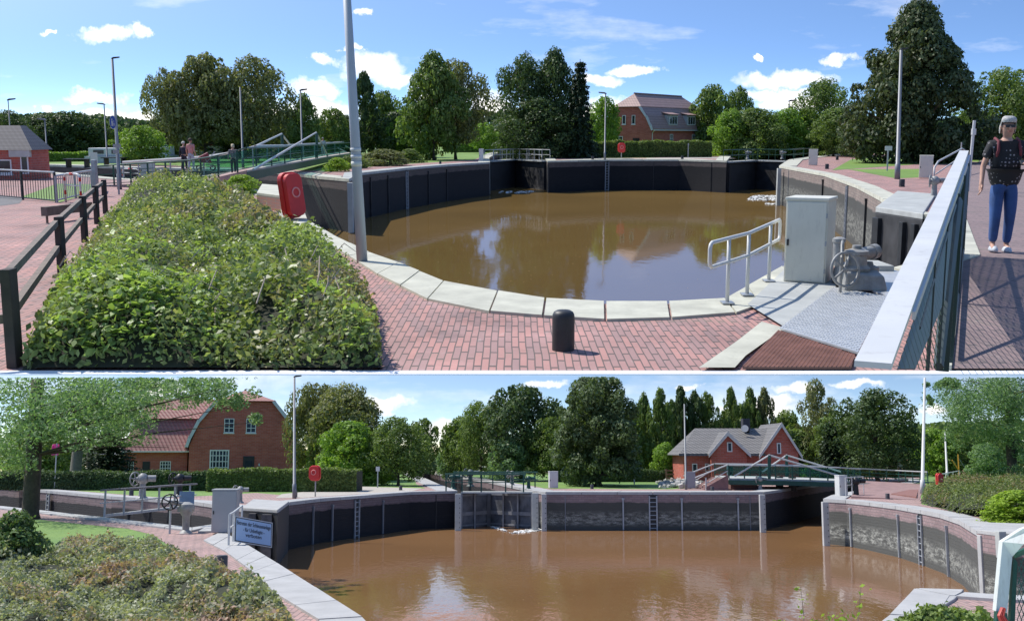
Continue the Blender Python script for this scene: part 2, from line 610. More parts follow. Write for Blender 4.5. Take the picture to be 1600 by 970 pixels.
lf_light = leaf_mat('leaves_light', (0.08, 0.14, 0.025), (0.18, 0.28, 0.05), (0.27, 0.38, 0.09), 0.4)
lf_olive = leaf_mat('leaves_olive', (0.07, 0.082, 0.035), (0.185, 0.195, 0.085), (0.31, 0.30, 0.16))
lf_beech = leaf_mat('leaves_copper', (0.028, 0.042, 0.018), (0.075, 0.10, 0.042), (0.15, 0.145, 0.075), 0.2)
lf_con = leaf_mat('needles', (0.014, 0.030, 0.013), (0.04, 0.065, 0.03), (0.06, 0.09, 0.045), 0.12)
lf_hedge = leaf_mat('hedge_leaves', (0.045, 0.07, 0.02), (0.14, 0.19, 0.05), (0.28, 0.33, 0.11))
lf_ash = leaf_mat('leaves_ash', (0.07, 0.12, 0.06), (0.16, 0.25, 0.12), (0.28, 0.36, 0.2), 0.42)
lf_bram = leaf_mat('bramble_leaves', (0.07, 0.10, 0.035), (0.24, 0.29, 0.11), (0.44, 0.52, 0.22), 0.35, 0.4, 0.45, dead=(0.36, 0.27, 0.19))
lf_cover = leaf_mat('cover_leaves', (0.12, 0.135, 0.085), (0.31, 0.325, 0.215), (0.52, 0.52, 0.38), 0.32, 0.5, 0.5, dead=(0.48, 0.28, 0.22))
lf_lime = leaf_mat('lime_shrub_leaves', (0.12, 0.19, 0.02), (0.26, 0.36, 0.05), (0.36, 0.46, 0.08), 0.4)
soil = mat('dark_soil', (0.030, 0.034, 0.018), 0.95, 0.4, 3.0, 0.03)
foamm = mat('foam', (0.75, 0.75, 0.72), 0.6, 0.15, 6.0, 0.01)
# ------------------------------------------------------------------ foliage
def leafmesh(name, C, N, size, rng, aspect=0.55):
    """many small bent leaves: centres C, facing N"""
    n = len(C)
    N = N / (np.linalg.norm(N, axis=1, keepdims=True) + 1e-9)
    t = rng.normal(size=(n, 3))
    t -= N * (t * N).sum(1, keepdims=True)
    t /= np.linalg.norm(t, axis=1, keepdims=True) + 1e-9
    b = np.cross(N, t)
    s = (size * (0.6 + 0.8 * rng.random(n)))[:, None] if np.isscalar(size) else (size * (0.6 + 0.8 * rng.random(n)))[:, None]
    V = np.empty((n, 4, 3), np.float32)
    V[:, 0] = C - t * s
    V[:, 1] = C - b * s * aspect + N * s * 0.15
    V[:, 2] = C + t * s
    V[:, 3] = C + b * s * aspect + N * s * 0.15
    me = bpy.data.meshes.new(name)
    me.vertices.add(n * 4)
    me.vertices.foreach_set('co', V.reshape(-1))
    me.loops.add(n * 4)
    me.loops.foreach_set('vertex_index', np.arange(n * 4, dtype=np.int32))
    me.polygons.add(n)
    me.polygons.foreach_set('loop_start', np.arange(0, n * 4, 4, dtype=np.int32))
    me.polygons.foreach_set('loop_total', np.full(n, 4, np.int32))
    me.update(calc_edges=True)
    return me


KINDS = {   # radius as a function of t (0 bottom of crown .. 1 top), crown bottom z0, number of blobs, blob radius, density
    'broad': (lambda t: 0.5 * math.sqrt(max(0.02, 1 - (2 * t - 0.85) ** 2 / 1.4)), 0.20, 60, 0.105, 1.0),
    'low': (lambda t: 0.5 * math.sqrt(max(0.02, 1 - (1.6 * t - 0.6) ** 2)), 0.08, 46, 0.12, 1.0),
    'tall': (lambda t: 0.5 * (0.55 + 0.45 * math.sin(PI * min(1, t * 1.15))) * (1 if t < .8 else (1.03 - t) * 4.4), 0.16, 50, 0.10, 1.0),
    'sparse': (lambda t: 0.5 * math.sqrt(max(0.02, 1 - (2 * t - 0.9) ** 2)), 0.25, 26, 0.095, 0.55),
    'poplar': (lambda t: 0.42 * (0.6 + 0.4 * math.sin(PI * t)) * (1.0 if t < .85 else (1.02 - t) * 6), 0.08, 44, 0.085, 0.9),
    'pyramid': (lambda t: 0.5 * (min(1, 0.72 + t * 2.2) if t < 0.14 else max(0.05, 1.0 - ((t - 0.14) / 0.9) ** 1.75)), 0.10, 150, 0.08, 1.15),
    'skirt': (lambda t: 0.5 * (min(1, 0.8 + t * 2) if t < 0.1 else math.sqrt(max(0.01, 1 - ((t - 0.1) / 0.93) ** 2.3))), 0.08, 90, 0.085, 1.1),
    'dome': (lambda t: 0.5 * math.sqrt(max(0.02, 1 - t ** 2)), 0.02, 40, 0.13, 1.0),
}


def crown_pts(kind, n, seed):
    rng = np.random.default_rng(seed)
    if kind == 'conifer':
        C = []; N = []
        lay = 17
        for k in range(lay):
            z = 0.10 + 0.86 * k / lay
            Rr = 0.5 * (1 - (z - 0.05)) ** 0.85 * rng.uniform(0.82, 1.08)
            nb = max(5, int(13 * (1 - z) + 4))
            for j in range(nb):
                a = 2 * PI * (j + rng.random() * .7) / nb
                m = int(n / lay / nb * (0.4 + 1.3 * (1 - z)))
                r = Rr * rng.random(m) ** 0.6
                Rj = Rr * rng.uniform(.75, 1.05)
                r = r * Rj / Rr
                sp = 0.05 * (1.1 - r / (Rr + 1e-6))
                x = r * math.cos(a) + rng.normal(size=m) * sp
                y = r * math.sin(a) + rng.normal(size=m) * sp
                zz = z - 0.16 * r + 0.02 * np.abs(rng.normal(size=m)) * -1 + 0.01
                C.append(np.stack([x, y, zz], 1))
                N.append(np.stack([rng.normal(size=m) * .35 + math.cos(a) * .3, rng.normal(size=m) * .35 + math.sin(a) * .3, np.ones(m)], 1))
        return np.concatenate(C), np.concatenate(N), []
    f, z0, nb, br, dens = KINDS[kind]
    blobs = []
    ph = rng.uniform(0, 6.28, 4)
    for i in range(nb):
        t = (i + 0.5) / nb
        t = min(0.97, max(0.02, t + rng.uniform(-.03, .03)))
        if kind in ('pyramid',):
            t = t ** 1.35
        a = i * 2.39996 + rng.uniform(-.4, .4)
        rr = f(t) * (1 + .12 * math.sin(2 * a + ph[0] + 3 * t) + .09 * math.sin(3 * a + ph[1] - 5 * t))
        r = br * rng.choice([.5, .7, .9, 1.15, 1.5]) * rng.uniform(.85, 1.15)
        rad = max(0.0, rr - r * 0.7) * rng.uniform(0.72, 1.10)
        blobs.append((rad * math.cos(a), rad * math.sin(a), z0 + (0.97 - z0) * t - r * 0.5, r))
    for i in range(nb // 6):
        t = rng.uniform(.1, .85)
        a = rng.uniform(0, 2 * PI)
        rad = f(t) * rng.uniform(0, .5)
        blobs.append((rad * math.cos(a), rad * math.sin(a), z0 + (0.95 - z0) * t, br * 1.25))
    B = np.array(blobs)
    w = B[:, 3] ** 2
    w /= w.sum()
    idx = rng.choice(len(B), size=int(n * dens), p=w)
    d = rng.normal(size=(len(idx), 3))
    d[:, 2] += 0.25
    d /= np.linalg.norm(d, axis=1, keepdims=True)
    r = B[idx, 3] * (0.66 + 0.42 * rng.random(len(idx)) ** 0.7 + .25 * rng.random(len(idx)) ** 9)
    C = B[idx, :3] + d * r[:, None] * np.array([1.1, 1.1, 0.8])
    N = d * 0.9 + rng.normal(size=d.shape) * 0.5 + np.array([0, 0, 0.25])
    return C, N, blobs


def limbs(blobs, seed, trunk_r=0.022, top=0.62, lean=0.0, nl=22):
    rng = random.Random(seed)
    mb = MB()
    mb.tube([(0, 0, -0.01), (0.004, 0.003, 0.05), (lean * .3, 0.006, top * .35), (lean * .7, -0.006, top * .7), (lean, 0, top)],
            [trunk_r * 1.5, trunk_r * 1.05, trunk_r * .9, trunk_r * .7, trunk_r * .35], 8)
    bl = list(blobs)
    rng.shuffle(bl)
    for b in bl[:nl]:
        z = min(top * .95, max(0.12, b[2] * rng.uniform(.45, .7)))
        k = z / top
        s = Vector((lean * k, 0, z))
        e = Vector(b[:3])
        mid = s.lerp(e, .5) + Vector((0, 0, -0.02 + rng.uniform(-.02, .03)))
        r0 = trunk_r * (0.55 - .35 * k)
        mb.tube([s, mid, e], [r0, r0 * .6, r0 * .2], 5, cap=False)
    return mb


PROTO = {}


def proto(kind, var, n, ls, trunk_r, top=0.62, nl=22):
    key = (kind, var, n, ls, trunk_r)
    if key not in PROTO:
        seed = abs(hash(kind)) % 1 + 17 * var + len(kind) * 101
        C, N, bl = crown_pts(kind, n, seed)
        rng = np.random.default_rng(seed + 5)
        me = leafmesh('crown', C, N, ls, rng)
        tm = limbs(bl, seed, trunk_r, 0.95 if kind in ('conifer', 'poplar') else top, nl=nl).mesh('trunk')
        tm.polygons.foreach_set('use_smooth', [True] * len(tm.polygons))
        PROTO[key] = (me, tm)
    return PROTO[key]


LEAFCOPY = {}


def withmat(me, m):
    k = (me.name, m.name)
    if k not in LEAFCOPY:
        c = me.copy()
        c.materials.clear()
        c.materials.append(m)
        LEAFCOPY[k] = c
    return LEAFCOPY[k]


TOPROW = 588.0
WF = {'pyramid': 1.12, 'conifer': 1.05, 'poplar': 1.35, 'dome': 1.05}


def tree(x, yb, yt, hw, kind, lm, label, bm=None, var=0, n=9000, ls=0.024, tr=0.022, Y=None, cat='tree', group=None, name=None, rz=None, depth=1.0, top=0.62):
    """tree whose base stands at picture (x, yb), crown top at row yt, half width hw"""
    base = P(x, yb) if Y is None else Q(x, yb, Y)
    if Y is not None:
        base.z = 0.0
    s = mpp(yb, base.y)
    hgt = Q(x, yt, base.y).z - base.z
    w = 2 * hw * s * WF.get(kind, 1.14)
    nm = name or {'conifer': 'conifer_tree', 'poplar': 'poplar_tree'}.get(kind, 'tree')
    t = thing(nm, label, cat, base, 0.0, group)
    cm, tm = proto(kind, var, n, ls, tr, top)
    if rz is None:
        rz = (x * 0.37 + yt * 0.11) % 6.28
    sc = Matrix.Diagonal((w, w * depth, hgt, 1)) @ Matrix.Rotation(rz, 4, 'Z')
    if cur == 'L' and yt < TOPROW + 6:
        # crown grows only as far as its own headroom
        co = np.empty(len(cm.vertices) * 3, np.float32)
        cm.vertices.foreach_get('co', co)
        co = co.reshape(-1, 3)
        M = np.array(sc)
        wv = co @ M[:3, :3].T + np.array(base)
        rows = rowv(wv).reshape(-1, 4)
        keep = rows.min(1) > TOPROW
        C = co.reshape(-1, 4, 3)[keep]
        cm = quads('crown', C)
    c = bpy.data.objects.new('crown', withmat(cm, lm))
    col.objects.link(c); c.parent = t
    c.scale = (w, w * depth, hgt); c.rotation_euler = (0, 0, rz)
    k = bpy.data.objects.new('trunk', withmat(tm, bm or bark))
    col.objects.link(k); k.parent = t
    if cur == 'L' and yt < TOPROW:
        k.scale = (w, w * depth, hgt * 0.0 + (Q(x, TOPROW + 4, base.y).z - base.z) * (0.97 if kind in ('conifer', 'poplar') else 0.99))
    else:
        k.scale = (w, w * depth, hgt)
    k.rotation_euler = (0, 0, rz)
    return t


def rowv(W):
    a = FRM[cur][1]
    Y = W[:, 1]; z = W[:, 2] - EYE
    f = Y * math.cos(a) - z * math.sin(a)
    u = Y * math.sin(a) + z * math.cos(a)
    return (484.375 - u / f * FPX) * 970 / 968.75


def quads(name, C):
    n = len(C)
    me = bpy.data.meshes.new(name)
    me.vertices.add(n * 4)
    me.vertices.foreach_set('co', np.ascontiguousarray(C, np.float32).reshape(-1))
    me.loops.add(n * 4)
    me.loops.foreach_set('vertex_index', np.arange(n * 4, dtype=np.int32))
    me.polygons.add(n)
    me.polygons.foreach_set('loop_start', np.arange(0, n * 4, 4, dtype=np.int32))
    me.polygons.foreach_set('loop_total', np.full(n, 4, np.int32))
    me.update(calc_edges=True)
    return me


def fbm(x, y, seed=0):
    v = 0
    rng = np.random.default_rng(seed)
    for o in range(5):
        for j in range(3):
            a = rng.uniform(0, 2 * PI); ph = rng.uniform(0, 6.28); f = 2 ** o
            v = v + np.sin((x * math.cos(a) + y * math.sin(a)) * f + ph) / (3 * 1.7 ** o)
    return v


def inside(poly, X, Y):
    r = np.zeros(len(X), bool)
    n = len(poly)
    for i in range(n):
        x1, y1 = poly[i][0], poly[i][1]
        x2, y2 = poly[(i + 1) % n][0], poly[(i + 1) % n][1]
        c = ((y1 > Y) != (y2 > Y)) & (X < (x2 - x1) * (Y - y1) / (y2 - y1 + 1e-12) + x1)
        r ^= c
    return r


def edge_dist(poly, X, Y, sy=1.0):
    d = np.full(len(X), 1e9)
    n = len(poly)
    for i in range(n):
        ax, ay = poly[i][0], poly[i][1] * sy
        bx, by = poly[(i + 1) % n][0], poly[(i + 1) % n][1] * sy
        dx, dy = bx - ax, by - ay
        t = np.clip(((X - ax) * dx + (Y * sy - ay) * dy) / (dx * dx + dy * dy + 1e-9), 0, 1)
        d = np.minimum(d, np.hypot(X - ax - t * dx, Y * sy - ay - t * dy))
    return d


LASTH = [None]


def mound(name, label, cat, poly, hgt, shoulder, n, size, lm, seed, sy=0.4, rough=0.25, freq=0.5, upright=0.5, base_mat_=None, group=None, stuff=False, zmax=None, sizevar=0.0, aspect=0.55, near_row=None):
    """a bed of shrubs: leaves and twigs over a lumpy mass; poly is a list of ground points"""
    rng = np.random.default_rng(seed)
    xs = [p[0] for p in poly]; ys = [p[1] for p in poly]
    o = Vector(((min(xs) + max(xs)) / 2, (min(ys) + max(ys)) / 2, 0))

    def hfun(X, Y):
        e = edge_dist(poly, X, Y, sy)
        k = np.clip(e / shoulder, 0, 1)
        k = np.sqrt(1 - (1 - k) ** 2)
        return hgt * k * np.maximum(.42, 1 + rough * fbm(X * freq * 6.28 / 2, Y * sy * freq * 6.28 / 2, seed))
    # sample evenly in the picture-like measure: density falls with distance
    m = n * 6
    u = rng.random(m); v = rng.random(m)
    Y0, Y1 = min(ys), max(ys)
    Y = Y0 * (Y1 / Y0) ** v
    X = min(xs) + (max(xs) - min(xs)) * u
    w = (Y0 / Y) ** 0.4
    ok = inside(poly, X, Y) & (rng.random(m) < w)
    X = X[ok][:n]; Y = Y[ok][:n]
    Z = hfun(X, Y)
    e = 0.05
    gx = (hfun(X + e, Y) - Z) / e
    gy = (hfun(X, Y + e) - Z) / e
    N = np.stack([-gx, -gy, np.ones_like(gx)], 1)
    N /= np.linalg.norm(N, axis=1, keepdims=True)
    N = N * upright + rng.normal(size=N.shape) * 0.45
    Z = Z * (0.78 + 0.26 * rng.random(len(Z))) + 0.02 + hgt * .28 * rng.random(len(Z)) ** 7
    C = np.stack([X, Y, Z], 1)
    gap = fbm(X * 3.1, Y * sy * 3.1, seed + 40) + .6 * fbm(X * 9.0, Y * sy * 9.0, seed + 41) > -.72
    X, Y, Z, N = X[gap], Y[gap], Z[gap], N[gap]
    C = np.stack([X, Y, Z], 1)
    sz = size * (1 + sizevar * np.clip(fbm(X * 0.8, Y * sy * 0.8, seed + 9), -0.5, 1.4)) * (Y / Y0) ** 0.35
    if cur == 'L':
        k = rowv(C) > TOPROW + 4
        C, N, sz = C[k], N[k], sz[k]
    me = leafmesh('foliage', C - np.array(o), N, sz, rng, aspect)
    # dark body of stems and soil under the leaves
    gx_ = np.linspace(min(xs), max(xs), 70); gy_ = np.geomspace(Y0, Y1, 60)
    XX, YY = np.meshgrid(gx_, gy_)
    HH = hfun(XX.ravel(), YY.ravel()) * 0.80 - 0.02
    HH = np.maximum(HH - .05, .05)
    ins = inside(poly, XX.ravel(), YY.ravel())
    ins_ = ins.reshape(XX.shape); H = HH.reshape(XX.shape)
    mb = MB(o)
    V = [(XX[j, i], YY[j, i], H[j, i] if ins_[j, i] else -0.02) for j in range(60) for i in range(70)]
    b = mb.vs(V)
    for j in range(59):
        for i in range(69):
            if ins_[j, i] or ins_[j + 1, i] or ins_[j, i + 1] or ins_[j + 1, i + 1]:
                if int(ins_[j, i]) + int(ins_[j + 1, i]) + int(ins_[j, i + 1]) + int(ins_[j + 1, i + 1]) >= 3:
                    q = j * 70 + i
                    mb.F.append((b + q, b + q + 1, b + q + 71, b + q + 70))
    t = thing(name, label, cat, o, 0, group)
    part('foliage', me, lm, t)
    part('stems', mb, base_mat_ or soil, t, smooth=True)
    LASTH[0] = hfun
    return t, hfun


def hedge(label, a, b, depth, h, lm, seed, n=9000, ls=0.06, group=None, name='hedge', cat='hedge'):
    """clipped hedge from ground point a to b"""
    rng = np.random.default_rng(seed)
    a = Vector(a); b = Vector(b)
    d = (b - a); L = d.length; d.normalize()
    nrm = Vector((-d.y, d.x, 0))
    if nrm.y < 0: nrm = -nrm
    o = (a + b) / 2
    u = rng.random(n) * L
    side = rng.random(n)
    fr = side < 0.6
    v = np.where(fr, 0, rng.random(n) * depth) + rng.normal(size=n) * ls * 0.6
    hh = h * (1 + 0.05 * np.sin(u * 1.3 + seed) + 0.035 * np.sin(u * 3.7))
    z = np.where(fr, rng.random(n) ** 0.9 * hh, hh) + rng.normal(size=n) * ls * 0.6
    C = np.stack([a.x + d.x * u + nrm.x * v, a.y + d.y * u + nrm.y * v, np.abs(z)], 1)
    N = np.where(fr[:, None], np.array([[-nrm.x, -nrm.y, 0.35]]), np.array([[0, 0, 1.0]])) + rng.normal(size=(n, 3)) * .5
    me = leafmesh('foliage', C - np.array(o), N, ls, rng, 0.65)
    t = thing(name, label, cat, o, 0, group)
    part('foliage', me, lm, t)
    mb = MB(o)
    q0 = a + nrm * ls * 1.2; q1 = b + nrm * ls * 1.2
    q2 = b + nrm * (depth - ls); q3 = a + nrm * (depth - ls)
    mb.hexa([q0, q1, q2, q3], [p + Vector((0, 0, h * .93)) for p in (q0, q1, q2, q3)])
    part('branches', mb, soil, t)
    return t


# ------------------------------------------------------------------ grounds with a hole for the basin
from mathutils.geometry import tessellate_polygon


def sheet(outer, holes, z, org=(0, 0, 0)):
    loops = [[Vector((p[0], p[1], 0)) for p in outer]] + [[Vector((p[0], p[1], 0)) for p in h] for h in holes]
    tri = tessellate_polygon(loops)
    flat = [p for l in loops for p in l]
    mb = MB(org)
    b = mb.vs([(p.x, p.y, z) for p in flat])
    for t in tri:
        p = [flat[i] for i in t]
        ar = (p[1] - p[0]).cross(p[2] - p[0]).z
        mb.F.append(tuple(b + i for i in (t if ar > 0 else (t[0], t[2], t[1]))))
    return mb


def outward(poly, i):
    """unit outward offset at vertex i of a clockwise outline (mitred)"""
    n = len(poly)
    a, p, c = poly[i - 1], poly[i], poly[(i + 1) % n]
    d1 = Vector((p[0] - a[0], p[1] - a[1], 0)).normalized()
    d2 = Vector((c[0] - p[0], c[1] - p[1], 0)).normalized()
    n1 = Vector((-d1.y, d1.x, 0)); n2 = Vector((-d2.y, d2.x, 0))
    m = n1 + n2
    if m.length < 0.2:
        return n1
    m.normalize()
    return m / max(0.5, m.dot(n1))


def quay(pts, offs, zb, label, m, mcop, cw, clab=None, stone_len=2.2, ch=0.07, thick=0.45, seed=1, cop=True, outs=None):
    """quay wall along pts (outline order), outward offsets offs"""
    o = Vector(pts[len(pts) // 2]); o.z = 0
    t = thing('quay_wall', label, 'quay wall', o)
    mb = MB(o)
    for i in range(len(pts) - 1):
        a, b = Vector(pts[i]), Vector(pts[i + 1])
        ao, bo = a + offs[i] * thick, b + offs[i + 1] * thick
        lo = [Vector((q.x, q.y, zb)) for q in (a, b, bo, ao)]
        hi = [Vector((q.x, q.y, -0.006)) for q in (a, b, bo, ao)]
        mb.hexa(lo, hi)
    part('wall', mb, m, t)
    if cop:
        rng = random.Random(seed)
        cb = MB(o)
        for i in range(len(pts) - 1):
            a, b = Vector(pts[i]), Vector(pts[i + 1])
            if outs:
                ao, bo = Vector(outs[i]), Vector(outs[i + 1])
            else:
                ao, bo = a + offs[i] * cw, b + offs[i + 1] * cw
            ai, bi = a - offs[i] * 0.04, b - offs[i + 1] * 0.04
            L = (b - a).length
            k = max(1, round(L / stone_len))
            for j in range(k):
                g = 0.012 / L * 2
                t0, t1 = j / k + g, (j + 1) / k - g
                q = [ai.lerp(bi, t0), ai.lerp(bi, t1), ao.lerp(bo, t1), ao.lerp(bo, t0)]
                dz = rng.uniform(-.006, .006)
                cb.hexa([Vector((v.x, v.y, -0.12 if n < 2 else -0.002)) for n, v in enumerate(q)], [Vector((v.x, v.y, ch + dz)) for v in q])
        part('coping', cb, mcop, t)
    return t


def fitment(t, mats, p, q, zb, kinds):
    """ladders and fender posts on a wall face between p and q: kinds = list of (fraction, 'ladder'|'post'|'groove')"""
    p = Vector(p); q = Vector(q)
    d = (q - p).normalized()
    nin = Vector((d.y, -d.x, 0))
    o = FRM[cur][0].inverted() @ Vector(t.location)
    for f, k in kinds:
        c = p.lerp(q, f) + nin * 0.06
        c.z = 0
        if k == 'ladder':
            mb = MB(o)
            for s in (-.26, .26):
                e = c + d * s
                mb.box((e.x, e.y, zb / 2 - 0.1), (0.09, 0.09, -zb - .2), math.atan2(d.y, d.x))
            z = -0.35
            while z > zb:
                mb.tube([c + d * -.26 + Vector((0, 0, z)), c + d * .26 + Vector((0, 0, z))], 0.028, 5)
                z -= 0.3
            part('ladder', mb, greym if k == 'ladder' else darkc, t)
            mb = MB(o)
            e = c - nin * 0.048
            mb.box((e.x, e.y, zb / 2 - 0.05), (0.62, 0.02, -zb - .1), math.atan2(d.y, d.x))
            part('ladder_recess_shade', mb, blackm, t)  # flat black plate on the wall face, painting the shade of a recess
        elif k == 'post':
            mb = MB(o)
            mb.box((c.x, c.y, (zb - .45) / 2), (0.1, 0.1, -zb - .5), math.atan2(d.y, d.x))
            mb.box((c.x, c.y, -0.42), (0.18, 0.14, 0.12), math.atan2(d.y, d.x))
            part('fender_post', mb, mats[0], t)
        else:
            mb = MB(o)
            e = c - nin * 0.04
            mb.box((e.x, e.y, zb / 2 - .1), (0.05, 0.05, -zb - .2), math.atan2(d.y, d.x))
            part('drain_strip', mb, mats[1], t)


# ------------------------------------------------------------------ street furniture
def bollard(x, yb, h, r, label, dome=True, m=None, group=None, hpx=None, rpx=None):
    b = P(x, yb)
    s = mpp(yb, b.y)
    if hpx: h = hpx * s
    if rpx: r = rpx * s
    mb = MB()
    if dome:
        mb.lathe((0, 0, 0), [(r * 1.0, 0), (r, h * .8), (r * .97, h * .88), (r * .86, h * .945), (r * .6, h * .985), (r * .25, h)], 28)
    else:
        mb.lathe((0, 0, 0), [(r * 1.06, 0), (r * 1.06, h * .12), (r, h * .14), (r, h * .93), (r * .9, h)], 20)
    return single('bollard', label, 'bollard', b, mb, m or bollm, smooth='auto', group=group)


def lamp(x, yb, yt, label, arm=1, m=None, wpx=3.0, group='street lamps round the basin', Y=None, tilt=0.0, xt=None):
    b = P(x, yb) if Y is None else Vector((Q(x, yb, Y).x, Y, 0))
    s = mpp(yb, b.y)
    tp = Q(xt if xt is not None else x, yt, b.y)
    h = tp.z
    r = wpx * s / 2
    t = thing('street_lamp', label, 'street lamp', b, 0, group)
    mb = MB()
    dx = (tp.x - b.x) if xt is not None else 0.0
    mb.tube([(0, 0, 0), (dx * .12, 0, h * .12), (dx * .121, 0, h * .122), (dx, 0, h)], [r * 1.45, r * 1.4, r * 1.05, r * .7], 10)
    part('pole', mb, m or lampm, t, smooth=True)
    if arm:
        k = s * 9
        mb = MB()
        mb.prism([(dx + arm * -0.15 * k, -.12 * k, h), (dx + arm * k, -.1 * k, h + .16 * k), (dx + arm * 1.25 * k, -.1 * k, h + .26 * k), (dx + arm * 1.2 * k, -.1 * k, h + .40 * k), (dx + arm * .2 * k, -.12 * k, h + .34 * k), (dx - arm * .15 * k, -.12 * k, h + .15 * k)], (0, .4 * k, 0))
        part('lamp_head', mb, blackm if arm > 0 else lampm, t, bevel=0.01)
    return t


def cabinet(x, yb, w, d, h, rz, label, m=None, plinth=True, group=None, name='control_cabinet'):
    b = P(x, yb)
    t = thing(name, label, 'cabinet', b, rz, group)
    mb = MB(); mb.box((0, d / 2, h / 2 + .03), (w, d, h - .06))
    part('body', mb, m or cabm, t, bevel=0.012)
    mb = MB(); mb.box((0, d / 2, h + .012), (w * 1.05, d * 1.06, 0.06))
    part('lid', mb, m or cabm, t, bevel=0.015)
    mb = MB(); mb.box((0, -.012, h / 2 + .02), (w * .93, 0.02, h * .92))
    part('door', mb, m or cabm, t, bevel=0.006)
    mb = MB()
    for z in (.18, .5, .82):
        mb = MB(); mb.box((w * .475, -0.014, h * z), (0.025, .04, .09))
        part('hinge', mb, greym, t)
    mb = MB(); mb.box((-w * .42, -0.035, h * .5), (0.035, .035, .12))
    part('handle', mb, blackm, t, bevel=0.005)
    return t


def ringcase(x, yb, ytop, w, label, rz=0.0, hh=None, post=True, group='life ring boxes', tilt=0.0, deep=1.0):
    """red life ring housing on a post; base at (x,yb), top row ytop"""
    b = P(x, yb)
    h = Q(x, ytop, b.y).z
    if hh is None: hh = w * 1.25
    t = thing('life_ring_box', label, 'life ring', b, rz, group)
    if tilt:
        M_ = FRM[cur][0] @ Matrix.Translation(b) @ Matrix.Rotation(tilt, 4, 'Y') @ Matrix.Rotation(rz, 4, 'Z')
        t.rotation_euler = M_.decompose()[1].to_euler()
    def outline(ww, hgt, z0):
        pts = []
        r = ww * .34
        for cx, cz, a0 in ((ww / 2 - r, z0 + hgt - r, 0), (-ww / 2 + r, z0 + hgt - r, 90), (-ww / 2 + r, z0 + r, 180), (ww / 2 - r, z0 + r, 270)):
            for k in range(6):
                a = R(a0 + k * 18)
                pts.append((cx + r * math.cos(a), cz + r * math.sin(a)))
        return pts
    mb = MB()
    mb.prism([(p[0], -w * .02, p[1]) for p in outline(w, hh, h - hh)], (0, w * .2 * deep, 0))
    part('back_shell', mb, redm, t, bevel=w * .02)
    mb = MB()
    mb.prism([(p[0], -w * (.04 + .2 * deep), p[1]) for p in outline(w * .9, hh * .92, h - hh * .96)], (0, w * .2 * deep, 0))
    part('front_shell', mb, redm, t, bevel=w * .04)
    mb = MB()
    mb.ring((0, -w * (.06 + .2 * deep), h - hh * .45), w * .2, w * .035, (0, 1, 0), 20, 6)
    part('ring_emblem', mb, mat('pale_red', (0.8, 0.3, 0.27), 0.4, .05, 2, 0), t, smooth=True)
    if post:
        mb = MB(); mb.tube([(0, w * .2, 0), (0, w * .2, h - hh * .3)], w * .06, 8)
        part('post', mb, greym, t, smooth=True)
    return t


def railing(path, h, label, cat='railing', m=None, rails=(1.0, 0.55), rp=0.025, rr=0.03, posts=None, mrail=None, name='railing', group=None, square=False, height_fn=None, infill=None):
    """path of base points (frame coords); posts = list of arc fractions or number"""
    path = [Vector(p) for p in path]
    o = path[0].copy()
    t = thing(name, label, cat, o, 0, group)
    L = [0]
    for a, b in zip(path, path[1:]):
        L.append(L[-1] + (b - a).length)
    def at(f):
        s = f * L[-1]
        for i in range(len(path) - 1):
            if s <= L[i + 1] + 1e-9:
                return path[i].lerp(path[i + 1], (s - L[i]) / (L[i + 1] - L[i] + 1e-9))
        return path[-1].copy()
    if posts is None: posts = 6
    fr = posts if isinstance(posts, (list, tuple)) else [i / (posts - 1) for i in range(posts)]
    for f in fr:
        p = at(f)
        mb = MB(o)
        if square:
            mb.box((p.x, p.y, p.z + h / 2), (rp * 2, rp * 2, h))
        else:
            mb.tube([p, p + Vector((0, 0, h))], rp, 7)
        part('post', mb, m or greenm, t)
    for k in rails:
        mb = MB(o)
        if square:
            for a, b in zip(path, path[1:]):
                z0, z1 = Vector((0, 0, h * k - rr)), Vector((0, 0, h * k + rr))
                d = (b - a).normalized(); n_ = Vector((-d.y, d.x, 0)) * rr * .5
                mb.hexa([a + z0 - n_, b + z0 - n_, b + z0 + n_, a + z0 + n_], [a + z1 - n_, b + z1 - n_, b + z1 + n_, a + z1 + n_])
        else:
            mb.tube([p + Vector((0, 0, h * k)) for p in path], rr if k == max(rails) else rr * .75, 7)
        part('handrail' if k == max(rails) else 'rail', mb, (mrail if (mrail and k == max(rails)) else (m or greenm)), t)
    if infill:
        mb = MB(o)
        n = infill
        for i in range(n):
            p = at((i + .5) / n)
            mb.tube([p + Vector((0, 0, h * min(rails))), p + Vector((0, 0, h * max(rails)))], rp * .35, 4)
        part('bars', mb, m or greenm, t)
    return t


def wheel(mb, c, Rr, axis, r=None, spokes=5):
    r = r or Rr * .09
    mb.ring(c, Rr, r, axis, 28, 7)
    m = Vector((0, 0, 1)).rotation_difference(Vector(axis)).to_matrix()
    c = Vector(c)
    for k in range(spokes):
        a = 2 * PI * k / spokes + .3
        mb.tube([c, c + m @ Vector((Rr * math.cos(a), Rr * math.sin(a), 0))], r * .85, 6)
    mb.lathe(c - Vector(axis).normalized() * r * 1.5, [(Rr * .16, 0), (Rr * .16, r * 3)], 12, axis)


